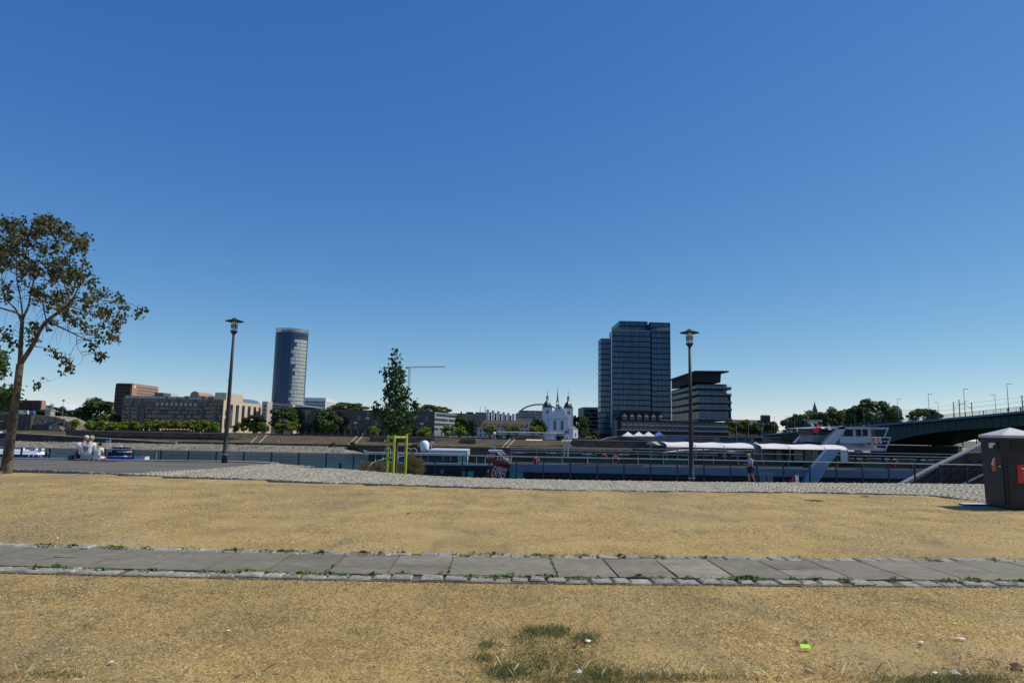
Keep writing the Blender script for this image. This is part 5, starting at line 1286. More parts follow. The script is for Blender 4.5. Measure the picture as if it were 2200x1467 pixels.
def long_house():
    D = 422; X = lambda p_: xat(p_, D, 920); Z = lambda p_, q: zat(p_, q, D); x0, x1 = X(1026), X(1166); ze = Z(1095, 920.3); zr = Z(1095, 902.5)
    t = thing('long_house', 'long white house with brown hipped roof and a row of dormers left of the church', 'house', ((x0 + x1) / 2, D, FZ))
    part(MB().box(x0, D, FZ, x1, D + 14, ze), 'wall', M['plaster'], t)
    b = MB(); e = [(x0 - .6, D - .6, ze + .003), (x1 + .6, D - .6, ze + .003), (x1 + .6, D + 14.6, ze + .003), (x0 - .6, D + 14.6, ze + .003)]; r0 = (X(1041), D + 7, zr); r1 = (X(1166), D + 7, zr)
    b.face([e[0], e[1], r1, r0]); b.face([e[2], e[3], r0, r1]); b.face([e[3], e[0], r0]); b.face([e[1], e[2], r1]); b.face(e[::-1])
    part(b, 'roof', M['roof_brown'], t)
    dm = MB().box(-.75, -.0, 0, .75, 2.2, 1.45, 0).box(-.5, -.05, .25, .5, -.003, 1.2, 1).extr([(-.95, -.15, 1.45), (.95, -.15, 1.45), (0, -.15, 2.05)], (0, 2.6, 0), 2).mesh('dormer', [M['plaster'], M['window_dark'], M['roof_brown']])
    for k in range(11):
        px = 1033.5 + k * 9.9; put(dm, 'dormer', t, (X(px), D + .6, ze + .9))
    w1 = window_mesh(1.15, 1.8, M['plaster'], M['window_dark'], 2, 1, .12)
    facade(t, (x0, D), (x1, D), Z(1095, 931), ze - .2, 15, 1, w1, mx=.02); facade(t, (x0, D), (x1, D), Z(1095, 940), Z(1095, 931), 15, 1, w1, mx=.02)
    x = X(1088.5); g = FZ
    f = thing('flag', 'green flag hanging on a pole before the long brown roof', 'flag', (x, 400, g)); z = zat(1088, 907, 400)
    x = xat(1086.5, 400)
    part(MB().tube([(x, 400, g), (x, 400, z)], .06, 5), 'pole', M['steel_far'], f)
    cl = MB()
    for k in range(3): cl.face([(x + .05 + k * .45, 400 + .1 * (k % 2), z - .2 - k * .2), (x + .5 + k * .45, 400 + .1 * ((k + 1) % 2), z - .4 - k * .2), (x + .5 + k * .35, 400 + .1 * ((k + 1) % 2), z - 3.6 + k * .3), (x + .05 + k * .35, 400 + .1 * (k % 2), z - 3.4)])
    part(cl, 'cloth', M['bronze'], f)
long_house()
def church():
    D = 402; X = lambda p_: xat(p_, D, 910); Z = lambda q, p_=1200: zat(p_, q, D)
    t = thing('church', 'white church with two onion-domed towers and a needle spire', 'church', (X(1200), D, FZ))
    # nave with curved gable
    outl = [(1180.5, 940), (1220.5, 940), (1220.5, 894), (1216.5, 891), (1214.5, 887.5), (1211.5, 883), (1210, 879.8), (1206, 873.5), (1201, 869.8), (1196, 873.2), (1191, 879.6), (1189.5, 883), (1186.5, 887.5), (1184, 891), (1180.5, 892.5)]
    part(MB().extr([(X(a), D, Z(b_) if b_ < 939 else FZ) for a, b_ in outl], (0, 1.2, 0)), 'gable_wall', M['plaster'], t)
    part(MB().extr([(X(1181.5), D + 1.21, FZ), (X(1219.5), D + 1.21, FZ), (X(1219.5), D + 1.21, Z(893)), (X(1201), D + 1.21, Z(877)), (X(1181.5), D + 1.21, Z(893))], (0, 28, 0)), 'nave', M['plaster'], t)
    part(MB().box(X(1180.4), D - .12, Z(900.6), X(1220.6), D - .003, Z(900.0)), 'cornice', M['slate'], t); part(MB().box(X(1191), D - .12, Z(880), X(1210.5), D - .003, Z(879.5)), 'cornice', M['slate'], t)
    def arched(pa, pb, qt, qb):
        a, c = X(pa), X(pb); r = (c - a) / 2; zz = Z(qt) - r; pts = [(a, D - .06, Z(qb)), (c, D - .06, Z(qb))] + [(a + r + r * math.cos(math.pi * k / 8), D - .06, zz + r * math.sin(math.pi * k / 8)) for k in range(9)]
        part(MB().extr(pts, (0, .05, 0)), 'window', M['window_dark'], t)
    arched(1189, 1194.8, 903, 923.5); arched(1204.5, 1210.8, 903.3, 924)
    part(MB().tube([(X(1200.5), D - .1, Z(876)), (X(1200.5), D - .01, Z(876))], .62, 14), 'clock', M['slate'], t)
    part(MB().box(X(1198.5), D - .1, FZ, X(1202), D - .004, Z(932)), 'door', M['slate'], t)
    # towers
    for pa, pb, q, dz in ((1166.3, 1186.6, 875.4, 0), (1212.2, 1231.6, 876.0, 0)):
        a, c = X(pa), X(pb); m = (a + c) / 2; w_ = (c - a); zt = Z(q); y0 = D + 1.5
        part(MB().box(a, y0, FZ, c, y0 + w_, zt), 'tower', M['plaster'], t); part(MB().box(a - .25, y0 - .25, zt + .003, c + .25, y0 + w_ + .25, zt + .3), 'cornice', M['slate'], t)
        cc = (m, y0 + w_ / 2, zt + .3); R_ = w_ / 2
        dm_ = part(MB().lathe([(R_ * .98, 0), (R_ * .97, .5), (R_ * .86, 1.5), (R_ * .62, 2.6), (R_ * .40, 3.3), (R_ * .28, 3.7)], cc, 8), 'dome', M['slate'], t, smooth=False)
        lant = MB()
        for k in range(6): an = k * math.pi / 3; lant.box(cc[0] + .55 * math.cos(an) - .1, cc[1] + .55 * math.sin(an) - .1, cc[2] + 3.7, cc[0] + .55 * math.cos(an) + .1, cc[1] + .55 * math.sin(an) + .1, cc[2] + 5.3)
        lant.lathe([(.85, 5.3), (.8, 5.5), (.45, 6.6), (.12, 7.2), (.1, 8.4), (.18, 8.6), (.05, 9.0)], cc, 8)
        part(lant, 'lantern', M['slate'], dm_)
        part(MB().box(cc[0] - .05, cc[1] - .05, cc[2] + 8.8, cc[0] + .05, cc[1] + .05, cc[2] + 10.0).box(cc[0] - .35, cc[1] - .04, cc[2] + 9.45, cc[0] + .35, cc[1] + .04, cc[2] + 9.55), 'cross', M['slate'], t)
        put(window_mesh(1.5, 1.9, M['plaster'], M['window_dark'], 2, 1, .1), 'window', t, (m, y0 - .03, Z(q + 10)))
    # needle spire on the ridge
    c = (X(1199.5), D + 6, Z(869.5)); b = MB()
    b.box(c[0] - .85, c[1] - .85, c[2] - 2.5, c[0] + .85, c[1] + .85, c[2] + .4)
    for k in range(4): an = math.pi / 4 + k * math.pi / 2; b.box(c[0] + .8 * math.cos(an) - .12, c[1] + .8 * math.sin(an) - .12, c[2] + .4, c[0] + .8 * math.cos(an) + .12, c[1] + .8 * math.sin(an) + .12, c[2] + 2.0)
    b.lathe([(1.05, 2.0), (.9, 2.3), (.5, 3.0), (.42, 4.2), (.62, 4.3), (.3, 5.0), (.38, 5.6), (.2, 7.5), (.06, 10.4)], c, 8)
    part(b, 'spire', M['slate'], t); part(MB().box(c[0] - .04, c[1] - .04, c[2] + 10.3, c[0] + .04, c[1] + .04, c[2] + 11.4).box(c[0] - .3, c[1] - .04, c[2] + 10.9, c[0] + .3, c[1] + .04, c[2] + 11.0), 'cross', M['slate'], t)
    # apse chapel, sunlit
    a, c2 = X(1221.5), X(1238); m = c2 - 2.2; poly = [(a, D - 1), (c2 - 2, D - 1), (c2 + 1.2, D + 1.5), (c2 + 1.2, D + 5), (c2 - 2, D + 7), (a, D + 7)]
    part(MB().prism(poly, FZ, Z(921)), 'apse', M['plaster'], t)
    part(MB().prism([(x + (.2 if x > a + 1 else 0), y) for x, y in poly], Z(921) + .003, Z(912), top=[(a, D + 2), (a + 2.2, D + 2), (a + 2.4, D + 2.6), (a + 2.4, D + 3.4), (a + 2.2, D + 4), (a, D + 4)]), 'apse_roof', M['roof_grey'], t)
    for k, (p0, p1) in enumerate(zip(poly[1:4], poly[2:5])):
        mx, my = (p0[0] + p1[0]) / 2, (p0[1] + p1[1]) / 2; rz = math.atan2(p1[1] - p0[1], p1[0] - p0[0]); put(window_mesh(.7, 2.0, M['plaster'], M['window_dark'], 1, 1, .08), 'window', t, (mx + .03, my - .03, FZ + 3), rz)
    part(MB().box(X(1170), D - 2, FZ, X(1181), D + 1.4, Z(922)), 'side_aisle', M['plaster'], t)
church()
def glass_block_r():
    D = 480; x0, x1 = xat(1253.5, D, 900), xat(1290, D, 900); zt = zat(1270, 874.5, D); t = thing('grey_glass_block', 'grey glass office block between church and tall glass tower', 'building', ((x0 + x1) / 2, D, FZ))
    part(MB().box(x0, D, FZ, x1, D + 30, zt), 'wall', M['concrete_green'], t)
    for k in range(7): z = FZ + 2 + k * (zt - FZ - 3) / 7; band(t, [(x0 + .5, D), (x1 - .5, D)], z, z + 2.1, 1.8, [M['glass_dark'], M['glass_teal'], M['glass_blue']], M['mullion'])
glass_block_r()
def high_rise():
    D = 430; X = lambda p_, d=D: xat(p_, d, 800); Z = lambda q, p_=1380, d=D: zat(p_, q, d)
    t = thing('glass_high_rise', 'tallest dark blue glass office tower right of the church', 'tower', (X(1370), D, FZ))
    gl = [M['glass_blue'], M['glass_blue2']]; fh = 11.55 * D / F
    def mass(xa, xb, y0, y1, zt, left=True, top=True):
        part(MB().box(xa, y0, FZ, xb, y1, zt), 'core', M['spandrel'], t)
        n = int((zt - FZ - 1) / fh)
        for k in range(n):
            z1 = zt - .35 - k * fh; z0 = z1 - fh * .78
            band(t, [(xa, y0), (xb, y0)], z0, z1, 1.05, gl, M['mullion'], mul=.07, off=.12, jit=.012)
            if left: band(t, [(xa, y1), (xa, y0)], z0, z1, 1.4, [M['glass_sky'], M['glass_blue2']], M['mullion_light'], mul=.1, off=.12, jit=.01)
    mass(X(1337), X(1399), D + 9, D + 34, Z(690.5, d=D + 9), left=True)
    mass(X(1315), X(1397), D, D + 8.9, Z(712), left=True)
    mass(X(1400.5), X(1441.5), D + .5, D + 34, Z(691.5))
    mass(X(1293), X(1313), D + 3, D + 14, Z(725.5, 1303))
    part(MB().box(X(1314) - .0, D - .3, FZ + 8, X(1315) - .05, D + 3, Z(712)), 'corner_fin', M['plaster'], t)
    part(MB().box(X(1315) + .2, D - .05, Z(712) + .003, X(1397), D + .1, Z(710)), 'parapet_glass', M['glass_sky'], t)
    part(MB().box(X(1399.2), D + 2, FZ, X(1400.4), D + 6, Z(690)), 'shaft', M['black'], t)
    for px in (1318, 1330, 1347, 1349, 1370):
        b = MB(); x = X(px); z = Z(711.5)
        p = thing('planter_tree', 'small round yellowish potted tree on the high-rise roof terrace', 'potted tree', (x, D + 2.5, z), 'potted trees on the high-rise terrace')
        part(MB().box(x - .5, D + 2, z, x + .5, D + 3, z + .7), 'pot', M['concrete'], p)
        o = bpy.data.objects.new('crown', CR['leaf_yellow'][0]); COL.objects.link(o); o.parent = p; o.location = (0, 0, 1.6); o.scale = (.9, .9, 1.1)
    tx = bpy.data.curves.new('sign', 'FONT'); tx.body = 'LANXESS'; tx.size = 2.6; tx.extrude = .05; tx.align_x = 'LEFT'
    o = bpy.data.objects.new('t', tx); COL.objects.link(o); dg = bpy.context.evaluated_depsgraph_get(); dg.update(); me = bpy.data.meshes.new_from_object(o.evaluated_get(dg)); bpy.data.objects.remove(o)
    bb = [v.co.x for v in me.vertices]; k = (X(1439) - X(1412.5)) / (max(bb) - min(bb))
    for v in me.vertices: v.co = Vector((v.co.x * k, -v.co.z, v.co.y * 1.0))
    me.materials.clear(); me.materials.append(M['plaster']); me.name = 'sign'
    s = put(me, 'sign', t, (X(1412.5), D + .1, Z(709.5, 1425)))
    part(MB().extr([(X(1412.5), D + .1, Z(711, 1420)), (X(1423.5), D + .1, Z(711, 1420)), (X(1423.5), D + .1, Z(709.8, 1420))], (0, .1, 0)), 'sign_stripe', M['red'], t)
high_rise()
def terraced_glass():
    D = 425; X = lambda p_, d=D: xat(p_, d, 860); Z = lambda q, p_=1535, d=D: zat(p_, q, d)
    t = thing('terraced_glass_building', 'dark glass building with balcony storeys and a sloping overhanging roof', 'building', (X(1520), D, FZ))
    xa, xb = X(1499), X(1570.5); xl, yl = xat(1443, 500, 860), 500
    rows = [(824, 835.5), (836, 849.5), (850, 866), (866.5, 880.5), (881, 902.5)]
    for k, (q0, q1) in enumerate(rows):
        inn = 2.2 if k < 2 else .6 - .1 * k
        part(MB().prism([(xa + 1, D + inn), (xb - (1.8 if k < 2 else 0), D + inn), (xb - (1.8 if k < 2 else 0), D + 40), (xl, yl)], Z(q1), Z(q0) - .05), 'storey', M['spandrel'], t)
        part(MB().prism([(xa - .5, D - .2), (xb + .4, D - .2), (xb + .4, D + 40), (xl - .5, yl)], Z(q1) - .3, Z(q1) + .35), 'floor_slab', M['spandrel'], t)
        band(t, [(xa - .5, D - .2), (xb + .4, D - .2)], Z(q1) + .36, Z(q1) + 1.4, 1.5, [M['glass_blue2']], M['mullion'], name='balcony_glass', off=0, mul=.03)
        band(t, [(xa + 1, D + inn), (xb - 1.8, D + inn)], Z(q1) + (1.5 if k > 1 else .4), Z(q0) - .7, 1.2, [M['glass_blue'], M['glass_dark'], M['glass_teal']], M['mullion'], mul=.08)
        band(t, [(xl, yl), (xa + 1, D + inn)], Z(q1) + .5, Z(q0) - .9, 1.8, [M['glass_black'], M['glass_dark'], M['glass_blue']], M['mullion'], mul=.1)
        if k < 2:
            for m in range(6): x = xb - .3 - m * .8; part(MB().box(x - .06, D, Z(q1) + .35, x + .06, D + .12, Z(q0) - .3), 'column', M['plaster'], t)
    # top storey and overhanging roof
    part(MB().prism([(X(1494), D + 3), (X(1552), D + 3), (X(1552), D + 35), (xl, yl)], Z(822) + .35, [Z(801), Z(801), Z(801, d=D + 35), zat(1443, 816, yl)], top=[(X(1492), D + 3), (X(1554), D + 3), (X(1554), D + 35), (xl, yl)]), 'top_storey', M['spandrel'], t)
    A = P(1493, 796, D + 1); B_ = P(1566, 796.5, D + 1); C_ = P(1566, 796.5, D + 1); L = P(1440, 815, yl - 10)
    part(MB().prism([(A.x, A.y), (B_.x, B_.y), (B_.x - 2, B_.y + 40), (L.x + 14, yl), (L.x, L.y)], [Z(802), Z(798.5), Z(798.5), L.z - 1, L.z - .9], [A.z, B_.z, B_.z, L.z + .5, L.z + .3]), 'roof', M['spandrel'], t)
    part(MB().box(X(1480), D + 60, Z(806), X(1484), D + 64, Z(800)), 'roof_plant', M['roof_grey'], t)
terraced_glass()
def balcony_hotel():
    D = 405; X = lambda p_: xat(p_, D, 925); Z = lambda q, p_=1480: zat(p_, q, D)
    t = thing('balcony_hotel', 'long low dark hotel with two rows of pale balconies under the glass buildings', 'hotel', (X(1480), D, FZ))
    part(MB().box(X(1327), D, FZ, X(1565), D + 14, Z(905)), 'wall', M['timber'], t)
    part(MB().box(X(1322), D + 1, FZ, X(1326.8), D + 12, Z(902, 1325)), 'end_wall', M['glass_teal'], t)
    n = 19; w_ = (X(1564) - X(1335)) / n
    fr = MB().box(-w_ / 2, -.9, -.15, w_ / 2, -.003, 0).box(-w_ / 2, -.9, -.001, -w_ / 2 + .12, -.003, 2.6).box(-w_ / 2 + .3, -.86, 0.02, w_ / 2 - .3, -.8, .75).mesh('balcony', M['concrete'])
    wd = MB().box(-w_ * .4, -.05, 0, w_ * .4, -.003, 2.1, 0).box(-w_ * .12, -.07, 0, w_ * .05, -.051, 2.1, 1).mesh('window', [M['window_dark'], M['glass_teal']])
    for r in range(2):
        z = Z((911.5, 922)[r]) - .2 + (-.1)
        for k in range(n):
            x = X(1335) + w_ * (k + .5); put(fr, 'balcony', t, (x, D, z - 1.0)); put(wd, 'window', t, (x, D, z - .9))
    part(MB().box(X(1322), D - 1.4, Z(926.5), X(1572), D - .004, Z(925)), 'canopy', M['concrete'], t)
    for k in range(24): x = X(1430) + k * (X(1562) - X(1430)) / 24; part(MB().box(x, D - .1, FZ + .3, x + 1.0, D - .003, FZ + 3.0), 'window', M['glass_teal'] if k % 3 else M['glass_dark'], t)
    part(MB().box(X(1447), D - .15, FZ + 1.5, X(1480), D - .11, FZ + 4), 'awning', M['blue'], t)
    part(MB().box(X(1420), D - .6, Z(904.5), X(1500), D + 4, Z(903)), 'roof_edge', M['concrete'], t)
    # gabled attic, half-timbered
    z0 = Z(905); x0 = X(1336); xe = X(1425)
    part(MB().extr([(x0 - 3.5, D + 3, z0 + .003), (xe, D + 3, z0 + .003), (xe, D + 3, Z(884)), (X(1339), D + 3, Z(883))], (0, 8, 0)), 'attic_roof', M['timber'], t)
    gm = MB().box(-1.9, 0, 0, 1.9, 3.2, 1.9, 0).extr([(-2.3, -.1, 1.9), (2.3, -.1, 1.9), (0, -.1, 4.3)], (0, 3.4, 0), 0).extr([(-1.35, -.16, 2.15), (1.35, -.16, 2.15), (0, -.16, 3.7)], (0, .05, 0), 1).box(-.1, -.2, 2.15, .1, -.165, 3.4, 0).box(-1.3, -.12, .2, -.1, -.003, 1.6, 2).box(.1, -.12, .2, 1.3, -.003, 1.6, 2).mesh('gable', [M['timber'], M['plaster'], M['glass_teal']])
    for k in range(6): put(gm, 'gable', t, (X(1342.5 + 15.5 * k), D - .2, z0 + .003))
balcony_hotel()
def umbrellas():
    D = 392
    for k, (px, c) in enumerate(((1349, 'white_far'), (1372, 'white_far'), (1393, 'white_far'), (1415, 'awning_blue'))):
        x = xat(px, D); z = zat(px, 936, D); lab = 'large blue square parasol on the riverside terrace' if k == 3 else '%s of three large white parasols on the riverside terrace' % ('leftmost', 'middle one', 'rightmost')[k]
        t = thing('parasol', lab, 'parasol', (x, D, FZ)); zt = zat(px, 927, D); r = 3.1; b = MB()
        e = [(x - r, D - r, z - .1), (x + r, D - r, z - .1), (x + r, D + r, z - .1), (x - r, D + r, z - .1)]
        for q in range(4): b.face([e[q], e[(q + 1) % 4], (x, D, zt)]); a, d = e[q], e[(q + 1) % 4]; b.face([(a[0], a[1], a[2] - .3), (d[0], d[1], d[2] - .3), d, a])
        part(b, 'canopy', M[c], t); part(MB().tube([(x, D, FZ), (x, D, zt)], .06, 6), 'pole', M['steel_far'], t)
umbrellas()
def terrace_building():
    D = 385; X = lambda p_: xat(p_, D, 940); Z = lambda q, p_=1500: zat(p_, q, D)
    t = thing('terrace_building', 'low concrete riverside terrace with blue-glazed openings behind the ship awning', 'building', (X(1550), D, -4))
    part(MB().prism([(X(1331), D), (X(1712), D), (X(1712), D + 12), (X(1331), D + 12)], -8, Z(937.2, 1331)), 'wall', M['concrete_green'], t)
    part(MB().extr([(X(1331), D - .4, -8), (X(1414), D - .4, -8), (X(1414), D - .4, Z(949, 1414)), (X(1331), D - .4, Z(938, 1331))], (0, .38, 0)), 'ramp_wall', M['wall_dark'], t)
    part(MB().box(X(1414) + .02, D - 1, Z(938.6, 1560), X(1712), D - .01, Z(936.5, 1560)), 'roof_edge', M['concrete'], t)
    for a, c in ((1468, 1500), (1502, 1532), (1546, 1572), (1574, 1584), (1586, 1600), (1604, 1612), (1620, 1640)):
        m = M['glass_blue'] if a in (1546, 1574, 1586) else M['window_dark']
        part(MB().box(X(a), D - .1, Z(948, (a + c) / 2), X(c), D - .003, Z(941, (a + c) / 2)), 'window', m, t)
    # grassy dirt slope with yellow excavator to its left
    solo(MB().extr([(X(1290), D + .5, -8), (X(1330.5), D + .5, -8), (X(1330.5), D + .5, Z(937.5, 1330)), (X(1312), D + .5, Z(940, 1312)), (X(1285), D + .5, Z(948, 1290))], (0, 14, 0)), 'mound', M['far_land'], kind='structure')
    solo(MB().box(X(1331), 333, -11, X(2600), 384.9, -5.5), 'lower_quay', M['wall_dark'], kind='structure')
    solo(MB().box(X(1440), 360, -5.45, X(1700), 384, -4.4), 'quay_wall', M['wall_dark'], 'dark lower quay wall with faded graffiti behind the ship awning', 'wall')
terrace_building()
def digger():
    D = 392; x = xat(1266, D); z = -1.9; t = thing('excavator', 'yellow excavator parked beside the church', 'excavator', (x, D, z))
    part(MB().box(x - 2.0, D - 1.3, z + .001, x + 1.4, D - .6, z + .7).box(x - 2.0, D + .6, z + .001, x + 1.4, D + 1.3, z + .7), 'tracks', M['black'], t)
    part(MB().prism([(x - 1.8, D - 1.1), (x + 1.3, D - 1.1), (x + 1.3, D + 1.1), (x - 1.8, D + 1.1)], z + .8, z + 1.9), 'body', M['yellow'], t); part(MB().prism(rpoly(x - .2, D - 1.1, x + 1.1, D), z + 1.91, z + 2.9), 'cab', M['glass_dark'], t)
    part(MB().extr([(x + 1.2, D - .2, z + 1.5), (x + 2.9, D - .2, z + 2.7), (x + 3.9, D - .2, z + 1.2), (x + 3.7, D - .2, z + 1.1), (x + 2.8, D - .2, z + 2.3), (x + 1.3, D - .2, z + 1.2)], (0, .4, 0)), 'arm', M['yellow'], t); part(MB().extr([(x + 3.5, D - .5, z + .3), (x + 4.3, D - .5, z + .4), (x + 4.0, D - .5, z + 1.2), (x + 3.6, D - .5, z + 1.2)], (0, 1, 0)), 'bucket', M['yellow'], t)
digger()
def garden_wall():
    D = 400; X = lambda p_: xat(p_, D, 940)
    solo(MB().box(X(1104), D - 8, FZ, X(1162), D - 7.6, zat(1130, 934, D - 8)), 'garden_wall', M['brick_orange'], 'reddish garden wall below the long white house', 'wall')
    solo(MB().box(X(1163), D - 9, FZ - .6, X(1202), D - 7.4, zat(1180, 944, D - 9)), 'awning', M['yellow'], 'low yellow awning in front of the church', 'awning')
    solo(MB().box(X(1225), D - 12, FZ - .6, X(1256), D - 10, zat(1240, 941, D - 12)), 'stone_wall', M['rubble_wall'], 'pale stone retaining wall right of the church chapel', 'wall')
garden_wall()
def car(px, D, body, label, L=4.3, z=FZ, cat='car', name='car', group=None):
    x = xat(px, D); t = thing(name, label, cat, (x, D, z), group); h = 1.45 if L < 5 else 2.6
    pr = [(-.5, .35), (.5, .35), (.5, .75), (.36, .85), (.22, 1.4), (-.26, 1.45), (-.42, .9), (-.5, .8)] if L < 5 else [(-.5, .4), (.5, .4), (.5, 1.3), (.42, 2.4), (-.5, 2.5)]
    part(MB().extr([(x + a * L, D - .85, z + b_) for a, b_ in pr], (0, 1.7, 0)), 'body', body, t)
    wm = MB().tube([(0, -.9, .33), (0, -.7, .33)], .33, 10).mesh('wheel', M['black'])
    for a in (-.32, .32): put(wm, 'wheel', t, (x + a * L, D, z)); put(wm, 'wheel', t, (x + a * L, D + 1.6, z))
    part(MB().extr([(x - .24 * L, D - .87, z + .92), (x + .28 * L, D - .87, z + .92), (x + .20 * L, D - .87, z + 1.34), (x - .22 * L, D - .87, z + 1.36)] if L < 5 else [(x + .1 * L, D - .87, z + 1.4), (x + .44 * L, D - .87, z + 1.4), (x + .4 * L, D - .87, z + 2.2), (x + .1 * L, D - .87, z + 2.2)], (0, .019, 0)), 'window', M['window_dark'], t)
    return t
car(1042, 379, M['car_white'], 'white car parked left of the orange car below the long house')
car(1051, 379.5, M['orange'], 'orange car parked before the long white house', 4.2)
car(1095.5, 379, M['car_white'], 'lone white car parked right of the stage truss tower')
car(46, 386, M['car_white'], 'white van parked on top of the stone bastion', 6, zat(46, 891, 386) + .02, 'van', 'van')
car(59, 387, M['awning_blue'], 'bright blue van parked on top of the stone bastion', 5.6, zat(46, 891, 386) + .02, 'van', 'van')
def brown_roof_house():
    D = 620; X = lambda p_: xat(p_, D, 905); t = thing('brown_roof_house', 'long low brown roof with a dark square turret behind the trees at right', 'house', (X(1620), D, FZ))
    z0 = zat(1620, 912, D); z1 = zat(1620, 901.5, D)
    part(MB().box(X(1566), D, FZ, X(1668), D + 20, z0), 'wall', M['brick_orange'], t)
    part(MB().prism(rpoly(X(1564), D - 1, X(1670), D + 21), z0 + .003, z1, top=rpoly(X(1574), D + 9, X(1655), D + 11)), 'roof', M['roof_brown'], t)
    part(MB().box(X(1642), D + 2, z0, X(1657), D + 9, zat(1650, 893.5, D)), 'turret', M['brown_brick'], t); part(MB().prism(rpoly(X(1641), D + 1.5, X(1658), D + 9.5), zat(1650, 893.4, D), zat(1650, 891, D), top=rpoly(X(1644), D + 3, X(1655), D + 8)), 'turret_roof', M['slate'], t)
brown_roof_house()
def far_spire():
    D = 900; x = xat(1750.5, D, 880); zt = zat(1750, 864, D); t = thing('church_spire', 'thin dark pointed spire above the trees at right', 'church spire', (x, D, FZ))
    zb = zat(1750, 884, D); part(MB().box(x - 2.3, D - 2.3, FZ, x + 2.3, D + 2.3, zb), 'tower', M['slate'], t); part(MB().prism(rpoly(x - 2.7, D - 2.7, x + 2.7, D + 2.7), zb + .003, zt, top=rpoly(x - .1, D - .1, x + .1, D + .1)), 'spire', M['slate'], t)
    part(MB().box(x - .12, D - .1, zt, x + .12, D + .1, zt + 3.4), 'cross', M['slate'], t)
far_spire()
# masts and lamps on the far promenade
for px, tp, bs, lb in ((130, 862, 900, 'tall thin mast with box head behind the statue'), (513, 911, 932, 'pale lamp post before the striped beige wing'), (571, 915, 932, 'pale lamp post below the big dark tree at the tower foot'),
                   (1582, 905, 938, 'thin lamp post right of the terraced building'), (1608, 905, 938, 'thin mast among the yellowish trees at right'), (1637, 898, 938, 'thin mast just left of the bridge end')):
    D = 384 if px != 130 else 415; x = xat(px, D); z1 = zat(px, tp, D); t = thing('lamp_post', lb, 'lamp post', (x, D, FZ))
    part(MB().tube([(x, D, FZ), (x, D, z1)], [.16, .10], 6), 'pole', M['steel_far'], t); part(MB().box(x - .6, D - .3, z1 + .003, x + .6, D + .3, z1 + (1.0 if px == 130 else .3)), 'lamp_head', M['steel_far'], t)

